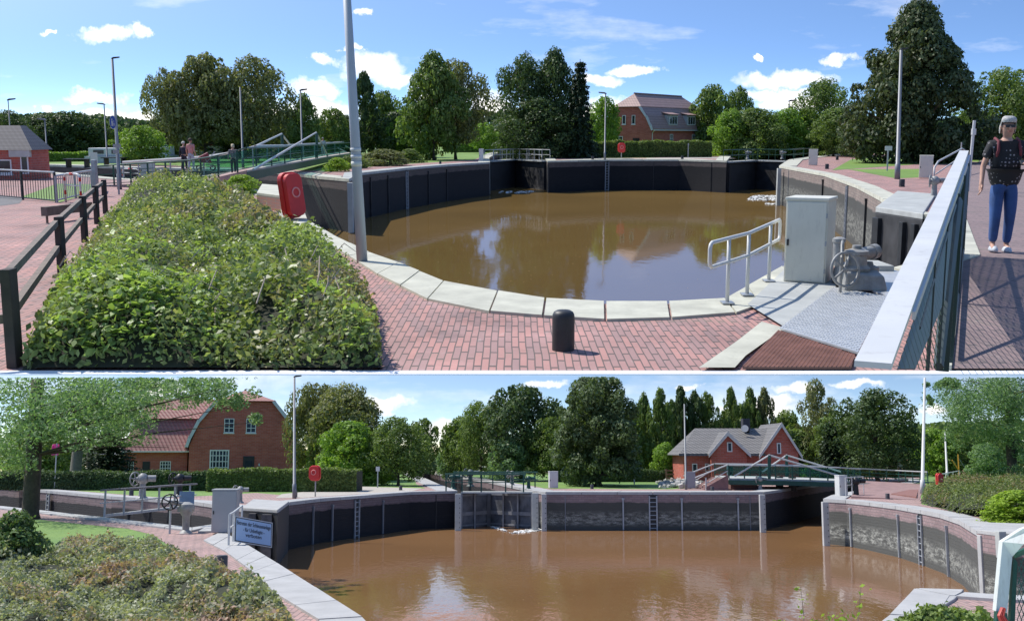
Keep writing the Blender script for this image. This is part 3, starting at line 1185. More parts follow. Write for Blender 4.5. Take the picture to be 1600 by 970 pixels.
# ------------------------------------------------------------------ people
def skin_obj(name, verts, edges, radii, m, parent, root=0, sub=2, sy=None):
    me = bpy.data.meshes.new(name)
    me.from_pydata([tuple(v) for v in verts], edges, [])
    me.update()
    o = bpy.data.objects.new(name, me)
    col.objects.link(o)
    o.parent = parent
    o.modifiers.new('skin', 'SKIN')
    if not me.skin_vertices:
        bpy.context.view_layer.objects.active = o
        me.attributes.new('skin_vertex', 'FLOAT', 'POINT') if False else None
    sv = me.skin_vertices
    if not sv:
        with bpy.context.temp_override(object=o, active_object=o):
            bpy.ops.mesh.customdata_skin_add()
        sv = me.skin_vertices
    for i, r in enumerate(radii):
        d = sv[0].data[i]
        d.radius = (r, r * 0.85) if not isinstance(r, tuple) else r
        d.use_root = (i == root)
    o.modifiers['skin'].use_smooth_shade = True
    s = o.modifiers.new('sub', 'SUBSURF')
    s.levels = sub
    s.render_levels = sub
    me.materials.append(m)
    return o


def person(b, H, rz, label, pose, skin, hairm, shirtm, pantm, shoem, sleeve=0.45, hairlen=0, name='person', group=None, fine=False):
    """standing or walking figure; pose: dict with joint targets as fractions of H"""
    t = thing(name, label, 'person', b, rz, group)
    h = H
    st = pose.get('stride', 0.0)
    hipL, hipR = Vector((.05, 0, .52)), Vector((-.05, 0, .52))
    kL, kR = Vector((.055, -.02 + st * .5, .285)), Vector((-.055, -.02 - st * .5, .285))
    aL, aR = Vector((.055, .015 + st, .045)), Vector((-.055, .015 - st, .045 + (0.01 if st else 0)))
    tL, tR = aL + Vector((.01, -.075, -.028)), aR + Vector((-.01, -.075, -.028))
    sL, sR = Vector((.105, 0, .80)), Vector((-.105, 0, .80))
    eL, eR = pose.get('eL', Vector((.145, .02, .635))), pose.get('eR', Vector((-.145, .02, .635)))
    wL, wR = pose.get('wL', Vector((.155, -.03, .50))), pose.get('wR', Vector((-.155, -.03, .50)))
    S = lambda v: Vector(v) * h
    V = [S((0, 0, .53)), S((0, -.005, .62)), S((0, 0, .72)), S((0, .005, .79)), S((0, .005, .845)), S((0, -.004, .875)), S((0, -.008, .93)), S((0, -.004, .965)),
         S(hipL), S(kL), S(aL), S(tL), S(hipR), S(kR), S(aR), S(tR), S(sL), S(eL), S(wL), S(sR), S(eR), S(wR)]
    E = [(0, 1), (1, 2), (2, 3), (3, 4), (4, 5), (5, 6), (6, 7), (0, 8), (8, 9), (9, 10), (10, 11), (0, 12), (12, 13), (13, 14), (14, 15), (3, 16), (16, 17), (17, 18), (3, 19), (19, 20), (20, 21)]
    rad = [(.085, .06), (.074, .055), (.085, .06), (.07, .05), .032, .036, (.053 if fine else .050), .036, .058, .038, .023, .02, .058, .038, .023, .02, .034, .025, .017, .034, .025, .017]
    rr = [(tuple(q * h for q in r) if isinstance(r, tuple) else r * h) for r in rad]
    # hands: palm plus five fingers, each its own chain
    for w, e, sgn in ((18, 17, 1), (21, 20, -1)):
        d = (V[w] - V[e]).normalized()
        side = Vector((0, -1, 0)) - d * Vector((0, -1, 0)).dot(d)
        side.normalize()
        curl = side.cross(d) * sgn
        pm = len(V)
        V.append(V[w] + d * .035 * h); rr.append((.020 * h, .013 * h)); E.append((w, pm))
        if fine:
            for k, (off, ln) in enumerate(((-.015, .036), (-.005, .042), (.005, .040), (.015, .032))):
                a = len(V)
                V.append(V[pm] + side * off * h + d * .018 * h); rr.append(.0058 * h); E.append((pm, a))
                V.append(V[a] + (d * .8 + curl * .25) * ln * .55 * h); rr.append(.0052 * h); E.append((a, a + 1))
                V.append(V[a + 1] + (d * .6 + curl * .6) * ln * .5 * h); rr.append(.0042 * h); E.append((a + 1, a + 2))
            a = len(V)
            V.append(V[w] + d * .02 * h + side * .02 * h); rr.append(.007 * h); E.append((w, a))
            V.append(V[a] + (d * .8 + side * .4 + curl * .2) * .026 * h); rr.append(.0055 * h); E.append((a, a + 1))
    skin_obj('body', V, E, rr, skin, t)
    # trousers
    g = 1.14
    tv = [V[0] + S((0, 0, .07)), V[0], V[8], V[9], V[10] + S((0, 0, .012)), V[12], V[13], V[14] + S((0, 0, .012))]
    te = [(0, 1), (1, 2), (2, 3), (3, 4), (1, 5), (5, 6), (6, 7)]
    trr = [(.082, .062), (.094, .07), .068, .047, .036, .068, .047, .036]
    if fine:
        trr = [(.092, .072), (.110, .082), .079, .050, .037, .079, .050, .037]
    skin_obj('trousers', tv, te, [(tuple(q * h for q in r) if isinstance(r, tuple) else r * h) for r in trr], pantm, t)
    # shirt
    def slv(s_, e_): return V[s_].lerp(V[e_], sleeve * 1.6 if sleeve < .6 else 1.0)
    sv = [V[0] + S((0, 0, pose.get('hem', -.005))), V[1], V[2], V[3], V[3] + S((0, 0, .028)), V[16], slv(16, 17), V[19], slv(19, 20)]
    se = [(0, 1), (1, 2), (2, 3), (3, 4), (3, 5), (5, 6), (3, 7), (7, 8)]
    srr = [(.100, .076), (.088, .068), (.096, .07), (.082, .06), (.046, .042), .046, .038, .046, .038]
    if fine:
        srr = [(.130, .10), (.118, .092), (.116, .086), (.088, .064), (.046, .042), .052, .046, .052, .046]
    if sleeve >= .6:
        sv += [V[17].lerp(V[18], .9), V[20].lerp(V[21], .9)]
        se += [(6, 9), (8, 10)]
        srr += [.027, .027]
    skin_obj('shirt', sv, se, [(tuple(q * h for q in r) if isinstance(r, tuple) else r * h) for r in srr], shirtm, t, root=2)
    for s_, a in ((0, aL), (0, aR)):
        mb = MB()
        c = S(a)
        mb.lathe(c + S((0, -.03, -.045)), [(.034 * h, 0), (.036 * h, .012 * h), (.030 * h, .028 * h), (.02 * h, .04 * h)], 12)
        for i, v in enumerate(mb.V):
            mb.V[i] = (c.x + (v[0] - c.x) * .85, c.y - .03 * h + (v[1] - (c.y - .03 * h)) * 2.1, v[2])
        part('shoe', mb, shoem, t, smooth=True)
    # hair cap
    hz = .945
    mb = MB()
    prof = []
    seg = 18
    rings = []
    for i in range(9):
        a = i / 8 * PI * .62
        rings.append(mb.vs([S((math.sin(a) * math.cos(2 * PI * k / seg) * .058, .008 + math.sin(a) * math.sin(2 * PI * k / seg) * .068, hz + math.cos(a) * .062 - (0.0 if math.sin(2 * PI * k / seg) > -.3 else -.040 * (i / 8)) - (.034 * hairlen * (i / 8) if math.sin(2 * PI * k / seg) > -.2 else 0))) for k in range(seg)]))
    for a_, b_ in zip(rings, rings[1:]):
        for k in range(seg):
            mb.F.append((a_ + k, a_ + (k + 1) % seg, b_ + (k + 1) % seg, b_ + k))
    part('hair', mb, hairm, t, smooth=True)
    # face
    mb = MB()
    mb.tube([S((0, -.053, .937)), S((0, -.066, .918)), S((0, -.056, .912))], [.004 * h, .0085 * h, .006 * h], 6)
    part('nose', mb, skin, t, smooth=True)
    mb = MB()
    mb.tube([S((-.016, -.052, .898)), S((0, -.0575, .896)), S((.016, -.052, .898))], .0035 * h, 6)
    part('mouth', mb, mat('lips', (.35, .12, .1), .5, .1, 2, 0), t, smooth=True)
    for sgn in (-1, 1):
        mb = MB(); mb.lathe(S((sgn * .049, 0, .925)), [(.004 * h, -.014 * h), (.009 * h, -.005 * h), (.009 * h, .01 * h), (.004 * h, .016 * h)], 8)
        part('ear', mb, skin, t, smooth=True)
        if not pose.get('glasses'):
            mb = MB(); mb.lathe(S((sgn * .018, -.046, .938)), [(.002 * h, -.006 * h), (.006 * h, -.002 * h), (.006 * h, .002 * h), (.002 * h, .006 * h)], 8)
            part('eye', mb, blackm, t, smooth=True)
    return t


skinm = mat('skin', (0.50, 0.28, 0.20), 0.55, 0.1, 6, 0.0)
# =================================================================== THE UPPER PLACE
frame('U')
ZW = -3.4
pitpx = [(478, 345), (468, 316), (400, 298), (300, 287), (180, 279), (60, 268), (-80, 262), (-80, 256), (70, 258), (200, 262),
         (380, 266), (440, 270), (500, 277), (545, 281), (565, 271), (640, 263), (700, 258), (765, 254), (764, 247), (775, 240),
         (797, 232), (815, 232), (835, 240), (850, 246), (856, 252), (950, 250), (1060, 250), (1135, 252), (1142, 244), (1240, 238.5),
         (1345, 234), (1352, 236.5), (1262, 246), (1233, 250), (1218, 260), (1290, 273), (1340, 291), (1375, 309), (1388, 318), (1372, 327),
         (1440, 337), (1475, 340), (1482, 400), (1395, 424), (1300, 414), (1225, 419), (1137, 470), (1045, 475), (945, 475), (850, 470),
         (775, 458), (690, 442), (620, 413), (575, 397), (520, 370)]
PIT = [P(*p) for p in pitpx]
OFF = [outward(PIT, i) for i in range(len(PIT))]
YF = P(800, 580.6).y
# ground, paving, lawns
struct('ground', sheet([(-9000, YF), (9000, YF), (9000, 12000), (-9000, 12000)], [PIT], 0.0), grassU)
def gpx(lst, z): return [P(a, b) for a, b in lst]
pav = [(-60, YF), (60, YF)] + [tuple(P(a, b)[:2]) for a, b in [(1800, 262), (1500, 252), (1300, 233.2), (1240, 236.5), (1130, 243.5), (1010, 246.5), (860, 246.5), (838, 237), (820, 229.5), (792, 229.5), (768, 238), (740, 250), (640, 256), (560, 262), (520, 268), (380, 262), (200, 257), (-300, 252)]]
struct('brick_paving', sheet(pav, [PIT], 0.004), brickp)
def patch(name, lst, z, m, kind='structure'):
    pl = [P(a, b) for a, b in lst]
    o = pl[0].copy()
    return struct(name, sheet(pl, [], z, (o.x, o.y, 0)), m, kind)
patch('lawn', [(30, 309), (90, 287), (150, 288), (148, 300), (95, 316)], 0.012, grassU)
patch('lawn', [(30, 252), (165, 247), (165, 258), (60, 256)], 0.012, grassU)
patch('lawn', [(1300, 266), (1330, 249), (1420, 242), (1500, 244), (1500, 256), (1430, 257)], 0.012, grassU)
patch('lawn', [(1325, 264.5), (1445, 264), (1445, 277), (1400, 279)], 0.012, grassU)
patch('gravel_path', [(1150, 247.5), (1100, 247.7), (1010, 248.2), (1010, 246.8), (1120, 245.5)], 0.010, mat('gravel', (0.42, 0.38, 0.33), .9, .2, 2, .01))
patch('asphalt', [(-60, 300), (40, 309), (30, 318), (-60, 330)], 0.010, mat('asphalt', (0.16, 0.155, 0.155), .9, .2, 2, .01))
# white kerb along the terrace edge
mb = MB((0, YF, 0))
w_ = P(800, 586).y
mb.box((0, (YF + w_) / 2, -0.01), (34, YF - w_ - .004, 0.05))
struct('kerb', mb, mat('white_kerb', (0.86, 0.86, 0.86), .8, .03, 1.0, 0.0))
# water
wU = water_mat('muddy_water', (0.165, 0.104, 0.036), 0.43, 1.0, 0.36, 0.075, 2.2, 0.03)
mb = MB((0, 0, ZW)); mb.face([(-130, 29, ZW), (130, 29, ZW), (130, 330, ZW), (-130, 330, ZW)])
struct('water', mb, wU)
def foam(lst, z, n, sz, seed):
    rng = np.random.default_rng(seed)
    pl = [P(a, b, z) for a, b in lst]
    xs = [p.x for p in pl]; ys = [p.y for p in pl]
    X = rng.uniform(min(xs), max(xs), n * 6); Y = rng.uniform(min(ys), max(ys), n * 6)
    k = inside(pl, X, Y) & (fbm(X * 1.6, Y * .5, seed) > 0.05)
    X, Y = X[k][:n], Y[k][:n]
    C = np.stack([X, Y, np.full(len(X), z + .03)], 1)
    N = np.tile([[0, 0, 1.0]], (len(X), 1)) + rng.normal(size=(len(X), 3)) * .25
    return leafmesh('foam', C, N, sz, rng, .7)
o = mkobj('foam', foam([(1165, 313), (1180, 306), (1219, 306), (1219, 320), (1190, 320)], ZW, 900, .16, 3), foamm); place(o, (0, 0, 0)); o['kind'] = 'stuff'
o = mkobj('foam', foam([(775, 299), (850, 299), (850, 302), (775, 302)], ZW, 250, .12, 4), foamm); place(o, (0, 0, 0)); o['kind'] = 'stuff'

# drifting scraps on the water
def scraps(n, x0, x1, y0, y1, z, seed, sz):
    rng = np.random.default_rng(seed)
    pts = [P(rng.uniform(x0, x1), rng.uniform(y0, y1), z) for _ in range(n)]
    C = np.array([(p.x, p.y, z + .02) for p in pts])
    o = mkobj('floating_leaves', leafmesh('floating_leaves', C, np.tile([[0, 0, 1.0]], (n, 1)) + rng.normal(size=(n, 3)) * .1, sz, rng, .6), leaf_mat('fallen_leaves', (.10, .09, .03), (.22, .17, .07), (.4, .36, .22), .1))
    place(o, (0, 0, 0)); o['kind'] = 'stuff'
scraps(240, 560, 1210, 312, 455, ZW, 61, .035)
# quay walls
def qseg(i0, i1, label, m, cw, **k):
    t = quay(PIT[i0:i1 + 1], OFF[i0:i1 + 1], ZW - .3, label, m, k.pop('mc', stone), cw, **k)
    return t
outs = [P(*p) for p in [(1300, 446), (1252, 456), (1150, 492), (1048, 500), (946, 503), (848, 497), (765, 490), (668, 470), (590, 431), (545, 402), (490, 372), (455, 348)]]
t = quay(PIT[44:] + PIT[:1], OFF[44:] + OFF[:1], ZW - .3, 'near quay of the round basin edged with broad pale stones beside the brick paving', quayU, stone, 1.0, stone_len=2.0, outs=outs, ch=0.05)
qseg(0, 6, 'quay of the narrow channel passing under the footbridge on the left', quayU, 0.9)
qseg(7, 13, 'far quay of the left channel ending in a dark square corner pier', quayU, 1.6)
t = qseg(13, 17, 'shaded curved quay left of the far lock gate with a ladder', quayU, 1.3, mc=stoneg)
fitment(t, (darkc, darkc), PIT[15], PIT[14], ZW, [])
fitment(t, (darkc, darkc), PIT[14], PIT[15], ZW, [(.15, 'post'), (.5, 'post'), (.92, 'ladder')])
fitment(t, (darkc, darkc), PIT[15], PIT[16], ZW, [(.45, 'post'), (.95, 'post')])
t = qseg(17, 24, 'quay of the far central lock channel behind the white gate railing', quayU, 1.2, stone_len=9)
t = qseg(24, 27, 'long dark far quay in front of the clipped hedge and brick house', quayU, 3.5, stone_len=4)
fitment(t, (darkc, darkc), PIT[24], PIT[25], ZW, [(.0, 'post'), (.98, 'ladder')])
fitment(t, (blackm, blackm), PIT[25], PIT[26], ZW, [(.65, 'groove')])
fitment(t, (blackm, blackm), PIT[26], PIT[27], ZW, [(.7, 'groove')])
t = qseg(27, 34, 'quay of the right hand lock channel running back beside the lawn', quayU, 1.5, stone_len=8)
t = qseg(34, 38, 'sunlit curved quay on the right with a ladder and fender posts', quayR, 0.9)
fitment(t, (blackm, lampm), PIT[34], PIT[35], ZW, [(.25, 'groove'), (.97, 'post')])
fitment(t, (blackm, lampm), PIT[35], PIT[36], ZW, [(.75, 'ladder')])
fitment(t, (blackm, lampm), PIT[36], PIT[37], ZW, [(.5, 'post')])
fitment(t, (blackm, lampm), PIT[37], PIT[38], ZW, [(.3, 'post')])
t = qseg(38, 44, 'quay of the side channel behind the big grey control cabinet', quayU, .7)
# dark end pier (concrete block) on the right
a = [P(1368, 327), P(1442, 338), P(1462, 306), P(1402, 301)]
o = a[0].copy()
t = thing('lock_pier', 'dark concrete lock pier with pale flat top left of the mesh railing', 'pier', o)
mb = MB(o); mb.hexa([Vector((p.x, p.y, ZW - .5)) for p in a], [Vector((p.x, p.y, -.12)) for p in a]); part('shaft', mb, darkc, t, bevel=.04)
mb = MB(o); mb.hexa([Vector((p.x, p.y, -.118)) for p in a], [Vector((p.x, p.y, .10)) for p in a]); part('cap', mb, stoneg, t, bevel=.03)
mb = MB(o)
d = (a[1] - a[0]).normalized()
for f, w in ((.06, .5), (.62, .28), (.86, .28)):
    c = a[0].lerp(a[1], f) + Vector((0, -.12, 0)); mb.box((c.x, c.y, -2.0), (w, .3, 3.4), math.atan2(d.y, d.x))
part('fender_timber', mb, blackm, t, bevel=.02)
# stone corner strip of the left pier
c = P(547, 281.5)
mb = MB(); mb.box((0, 0, -1.75), (.3, .6, 3.2)); single('corner_guard', 'pale vertical steel corner guard on the left channel pier', 'corner guard', c, mb, stoneg)
c = P(764, 253); mb = MB(); mb.box((0, -.3, -1.7), (.25, .4, 3.3)); single('corner_guard', 'thin grey corner guard on the quay left of the far lock gate', 'corner guard', c, mb, stoneg)
c = P(1218, 261); mb = MB(); mb.box((-.1, -.3, -1.75), (.3, .4, 3.3)); single('corner_guard', 'grey corner guard where the right channel meets the sunny quay', 'corner guard', c, mb, stoneg)
# brick quay block behind the red life ring box
a = [P(402, 325), P(470, 336), P(474, 314), P(410, 308)]
o = a[0].copy()
t = thing('brick_pier', 'low pinkish brick pier with pale cap behind the red life ring box', 'pier', o)
mb = MB(o); mb.hexa([Vector((p.x, p.y, 0)) for p in a], [Vector((p.x, p.y, .5)) for p in a]); part('body', mb, brick_mat('pier_brick', (.42, .2, .16), (.36, .2, .17), (.3, .25, .22), .3, .12, True, .1, .01, .3), t)
mb = MB(o); mb.hexa([Vector((p.x, p.y, .5)) for p in a], [Vector((p.x, p.y, .62)) for p in a]); part('cap', mb, stone, t, bevel=.02)

# platform slabs, chequer plate, grate on the right foreground
patch('concrete_platform', [(1168, 480), (1226, 424), (1300, 418), (1306, 452), (1225, 516)], 0.055, stoneg)
patch('stone_kerb', [(1092, 581), (1150, 540), (1190, 508), (1226, 518), (1165, 562), (1148, 581)], 0.058, stone)
def studs(name, lst, z, m, ms, step_u, step_v, label, cat):
    pl = [P(a, b) for a, b in lst]
    o = pl[0].copy()
    t = thing(name, label, cat, (o.x, o.y, 0))
    mb = MB((o.x, o.y, 0)); mb.hexa([Vector((p.x, p.y, z - .03)) for p in pl], [Vector((p.x, p.y, z)) for p in pl])
    part('plate', mb, m, t)
    return t, pl, o
cheq = mat('chequer_plate', (0.56, 0.57, 0.57), .35, .08, 6, .002, .35)
t, pl, o = studs('chequer_plate', [(1218, 521), (1340, 560), (1386, 470), (1302, 455)], .085, cheq, None, 0, 0, 'bright metal chequer plate in front of the gate winch', 'metal plate')
mb = MB((o.x, o.y, 0))
for i in range(34):
    for j in range(26):
        u, v = (i + .5) / 34, (j + .5 + .5 * (i % 2)) / 26.5
        p = pl[0].lerp(pl[1], u).lerp(pl[3].lerp(pl[2], u), v)
        mb.box((p.x, p.y, .087), (.05, .03, .010), .8 if (i + j) % 2 else -.8)
part('tread_pattern', mb, mat('tread_worn', (0.72, 0.72, 0.71), .3, .05, 6, 0, .3), t)
t, pl, o = studs('chequer_plate', [(1345, 455), (1386, 470), (1408, 430), (1366, 424)], .086, cheq, None, 0, 0, 'small metal chequer plate behind the gate winch', 'metal plate')
t, pl, o = studs('steel_grate', [(1160, 580.5), (1330, 580.5), (1336, 561), (1216, 522)], .06, mat('rusty_plate', (0.16, 0.085, 0.065), .8, .25, 4, .004), None, 0, 0, 'rust red diamond steel grate in the paving at the front', 'grate')
mb = MB((o.x, o.y, 0))
q0 = [(p.x, p.y) for p in pl]
xs = [p[0] for p in q0]; ys = [p[1] for p in q0]
def clipseg(poly, a, b):
    """clip 2-D segment a-b to convex polygon (any winding)"""
    ar = sum(poly[i][0] * poly[(i + 1) % len(poly)][1] - poly[(i + 1) % len(poly)][0] * poly[i][1] for i in range(len(poly)))
    s = 1 if ar > 0 else -1
    t0, t1 = 0.0, 1.0
    dx, dy = b[0] - a[0], b[1] - a[1]
    for i in range(len(poly)):
        x1, y1 = poly[i]; x2, y2 = poly[(i + 1) % len(poly)]
        nx, ny = -(y2 - y1) * s, (x2 - x1) * s
        den = nx * dx + ny * dy
        num = nx * (a[0] - x1) + ny * (a[1] - y1)
        if abs(den) < 1e-12:
            if num < 0: return None
            continue
        tt = -num / den
        if den > 0: t0 = max(t0, tt)
        else: t1 = min(t1, tt)
    if t0 >= t1: return None
    return (a[0] + dx * t0, a[1] + dy * t0), (a[0] + dx * t1, a[1] + dy * t1)
for k in range(-60, 120):
    for sg in (-1, 1):
        x0 = min(xs) + k * .055
        L_ = max(ys) - min(ys)
        r = clipseg(q0, (x0, min(ys)), (x0 + sg * L_ * .42, max(ys)))
        if r: mb.tube([(r[0][0], r[0][1], .066), (r[1][0], r[1][1], .066)], .007, 3, cap=False)
part('bars', mb, mat('rusty_bar', (0.32, 0.16, 0.13), .7, .25, 4, .0), t)

# foreground bollard
bollard(880, 547, 0, 0, 'large black round topped bollard on brick paving beside the basin edge', hpx=64, rpx=17.5)
# large control cabinet and its guard rail
cabinet(1256, 446, .80, .80, 1.66, R(-27), 'tall grey green control cabinet standing at the basin edge beside the white guard rail')
posts = [(P(1136, 479), 372), (P(1167, 466), 364), (P(1201, 444), 349)]
o = posts[0][0].copy()
t = thing('guard_rail', 'white looped tubular guard rail at the water edge left of the cabinet', 'guard rail', o)
tops = []
for p, ty in posts:
    z = Q(800, ty, p.y).z
    mb = MB(o); mb.tube([p, (p.x, p.y, z)], .033, 10); part('post', mb, white, t, smooth=True)
    mb = MB(o); mb.box((p.x, p.y, .075), (.2, .3, .02)); part('foot_plate', mb, greym, t)
    tops.append(Vector((p.x, p.y, z)))
lo = [v - Vector((0, 0, .40)) for v in tops]
dl = (tops[0] - tops[1]).normalized(); dr = (tops[2] - tops[1]).normalized()
path = []
A, B = tops[0] + dl * .95, tops[2] + dr * 1.0
A2, B2 = lo[0] + dl * .95, lo[2] + dr * 1.0
def rnd(c, d1, d2, r=.1):
    return [c + d1 * r, c + (d1 + d2) * r * .3, c + d2 * r]
up = Vector((0, 0, 1))
path = rnd(A, -up, -dl) + [tops[0], tops[1], tops[2]] + rnd(B, -dr, -up) + rnd(B2, up, -dr) + [lo[2], lo[1], lo[0]] + rnd(A2, -dl, up)
mb = MB(o); mb.tube(path, .033, 10, closed=True); part('rail_loop', mb, white, t, smooth=True)

# gate winch with handwheel
o = P(1340, 462)
t = thing('gate_winch', 'grey cast iron gate winch with a spoked handwheel on the metal plate', 'winch', o)
wm = mat('winch_grey', (0.30, 0.30, 0.29), .55, .25, 6, .006, .1, dirt=(.16, .15, .14))
mb = MB(); mb.hexa([(-.25, 0, 0.08), (.55, .0, .08), (.75, 1.6, .08), (-.05, 1.6, .08)], [(-.20, .1, .42), (.5, .1, .35), (.70, 1.4, .40), (0, 1.4, .48)]); part('base', mb, wm, t, bevel=.04)
mb = MB(); mb.lathe((.1, .5, .35), [(.24, 0), (.26, .1), (.2, .16), (.19, .34), (.22, .36), (.22, .42), (.09, .46), (.08, .52)], 22); part('gear_housing', mb, wm, t, smooth='auto')
mb = MB(); mb.lathe((.46, .9, .3), [(.2, 0), (.2, .12), (.1, .16), (.08, .22)], 18); part('bearing_cap', mb, wm, t, smooth='auto')
mb = MB(); mb.tube([(-.02, .5, .66), (.5, .9, .70)], .12, 14); mb.tube([(.5, .9, .70), (.62, 1.0, .71)], .14, 14); part('motor', mb, wm, t, smooth='auto')
mb = MB(); mb.lathe((-.25, .45, .5), [(.1, 0), (.1, .42), (.12, .44), (.12, .5), (.05, .53)], 18); part('oil_cap', mb, wm, t, smooth='auto')
mb = MB(); mb.tube([(-.36, -.12, .09), (-.36, -.12, .72)], .028, 10); part('wheel_post', mb, wm, t)
mb = MB(); wheel(mb, (-.30, -.16, .50), .30, (.35, -.9, .12), .026, 5); part('handwheel', mb, wm, t, smooth=True)
mb = MB(); mb.tube([(-.3, -.14, .5), (-.05, .5, .62)], .03, 8); mb.tube([(-.36, -.12, .7), (-.3, .1, .92), (-.2, .4, .98)], .025, 8); part('shaft', mb, wm, t)
o = P(1378, 428); mb = MB(); mb.box((0, .3, .1), (.38, 1.0, .2)); single('machine_cover', 'small pale square machine cover behind the winch', 'cover', o, mb, stoneg, bevel=.03)
# second small winch on the far pier
def winch(x, yb, s, label, m=wm, rz=0.0, group=None, post=True):
    b = P(x, yb)
    t = thing('gate_winch', label, 'winch', b, rz, group)
    mb = MB(); mb.lathe((0, 0, 0), [(.26 * s, 0), (.24 * s, .06 * s), (.15 * s, .12 * s), (.12 * s, .62 * s), (.2 * s, .7 * s), (.24 * s, .8 * s), (.2 * s, .95 * s), (.08 * s, 1.05 * s)], 16); part('pedestal', mb, m, t, smooth='auto')
    mb = MB(); wheel(mb, (-.28 * s, -.12 * s, .82 * s), .27 * s, (1, -.5, 0), .03 * s, 5); part('handwheel', mb, m, t, smooth=True)
    mb = MB(); mb.tube([(-.28 * s, -.1 * s, .82 * s), (.45 * s, .1 * s, .84 * s)], .07 * s, 10); mb.tube([(.2 * s, 0, .84 * s), (.5 * s, .1 * s, .84 * s)], .13 * s, 12); part('gearbox', mb, m, t, smooth='auto')
    return t
winch(1459, 309, .95, 'small grey gate winch on the dark pier behind the mesh railing')

# tall steel mast
b = P(566, 411)
t = thing('steel_mast', 'tall pale grey steel mast rising out of the picture beside the basin', 'mast', b)
tp = Q(540, -40, b.y)
h = tp.z; dx = tp.x - b.x
r = mpp(411, b.y) * 8.2
mb = MB(); mb.tube([(0, 0, 0), (dx * .5, 0, h * .5), (dx, 0, h)], [r * 1.05, r * .9, r * .72], 20); part('shaft', mb, mat('mast_steel', (0.40, 0.43, 0.47), .55, .05, 1.5, .0005, .1), t, smooth=True)
for ya, yb_ in ((231, 236), (242, 247), (252, 260)):
    z0 = Q(555, yb_, b.y).z; z1 = Q(555, ya, b.y).z
    f0, f1 = z0 / h, z1 / h
    mb = MB(); mb.tube([(dx * f0, 0, z0), (dx * f1, 0, z1)], [r * 1.03, r * 1.02], 20); part('band', mb, white if ya < 250 else cabm, t, smooth=True)

# street lamps
lamp(187, 296, 92, 'tall street lamp beside the blue round sign on the left', 1, wpx=5.2)
lamp(75, 262, 188, 'short street lamp in front of the dark trees at far left', -1, wpx=2.4)
lamp(20, 260, 157, 'street lamp rising behind the small brick kiosk roof', 1, wpx=2.2)
lamp(168, 256, 164, 'street lamp just left of the tall lamp near the white barges', -1, wpx=2.4)
lamp(380, 262, 136, 'street lamp beside the footbridge in front of the big trees', 0, wpx=3.0)
lamp(473, 262, 142, 'street lamp with white box at the far end of the footbridge', 1, wpx=2.8)
lamp(588, 240, 178, 'small street lamp just right of the steel mast', -1, wpx=2.2)
lamp(945, 250, 147, 'thin street lamp left of the brick house', -1, wpx=2.4)
lamp(1230, 243, 159, 'thin street lamp above the shrubs right of the brick house', 1, wpx=2.0)
lamp(1402, 280, 78, 'tall street lamp in front of the huge dark beech', 1, wpx=6.0, xt=1408)
# flag-less blue sign with white figures
b = P(186, 304)
def sp(x, y, b): return Q(x, y, b.y)
t = thing('pedestrian_sign', 'round blue footway sign on a thin post left of the wooden railing', 'road sign', b)
s = mpp(300, b.y)
mb = MB(); h = Q(180, 172, b.y); mb.tube([(0, 0, 0), (h.x - b.x + 5 * s * 0, 0, h.z)], 1.6 * s, 8); part('post', mb, greym, t)
cx, cz = Q(177, 191, b.y).x - b.x, Q(177, 191, b.y).z
def disc(mb, cx, cz, rx, rz, y, th=.02, seg=24):
    mb.prism([(cx + rx * math.cos(2 * PI * k / seg), y, cz + rz * math.sin(2 * PI * k / seg)) for k in range(seg)], (0, th, 0))
mb = MB(); disc(mb, cx, cz, 5.2 * s, 10.6 * s, -.06); part('rim', mb, white, t)
mb = MB(); disc(mb, cx, cz, 4.7 * s, 9.8 * s, -.075); part('face', mb, bluem, t)
mb = MB()
for ox, k in ((-1.0, 1.0), (1.8, .62)):
    disc(mb, cx + ox * s, cz + (4.4 * k - (0 if k == 1 else 1.2)) * s, .8 * s * k, 1.3 * s * k, -.085, .012, 12)
    z0 = cz - 6 * s
    mb.prism([(cx + (ox - .9 * k) * s, -.085, z0), (cx + (ox - .3) * s, -.085, z0), (cx + ox * s, -.085, z0 + 3 * k * s), (cx + (ox + .3) * s, -.085, z0), (cx + (ox + .9 * k) * s, -.085, z0), (cx + (ox + .8 * k) * s, -.085, z0 + 8.4 * k * s), (cx + (ox - .8 * k) * s, -.085, z0 + 8.4 * k * s)], (0, .012, 0))
part('pictogram', mb, white, t)
mb = MB()
for (xa, ya, wx, hy) in ((183, 228, 6, 6), (182, 237, 5, 5)):
    q = Q(xa, ya, b.y); mb.box((q.x - b.x, -.05, q.z), (wx * 2 * s, .02, hy * s))
part('plate', mb, mat('plate_grey', (.34, .34, .34), .6, .1, 3, 0), t)

def board(x, yb, ytop, wpx_, hpx_, label, m=None, name='notice_board', cat='sign', rz=0.0, pw=1.2):
    b = P(x, yb); s = mpp(yb, b.y)
    t = thing(name, label, cat, b, rz)
    z = Q(x, ytop, b.y).z
    mb = MB(); mb.tube([(0, 0, 0), (0, 0, z)], pw * s, 6); part('post', mb, greym, t)
    mb = MB(); mb.box((0, -pw * s - .015, z - hpx_ * s / 2), (wpx_ * s, .03, hpx_ * s)); part('panel', mb, m or white, t)
    return t
board(68, 278, 226, 10, 10, 'small white notice board above a grey one near the kiosk')
board(67, 276, 252, 10, 9, 'small grey notice board on a short post near the kiosk', mat('board_grey', (.45, .45, .46), .6, .1, 3, 0))
board(150, 290, 238, 11, 18, 'tall white notice board behind the railing near the barges')
board(1386, 267, 228, 11, 7, 'small white sign on a post on the right lawn')
board(1075, 246, 224, 2, 3, 'thin short post in front of the hedge', greym, 'marker_post', 'post', pw=.7)
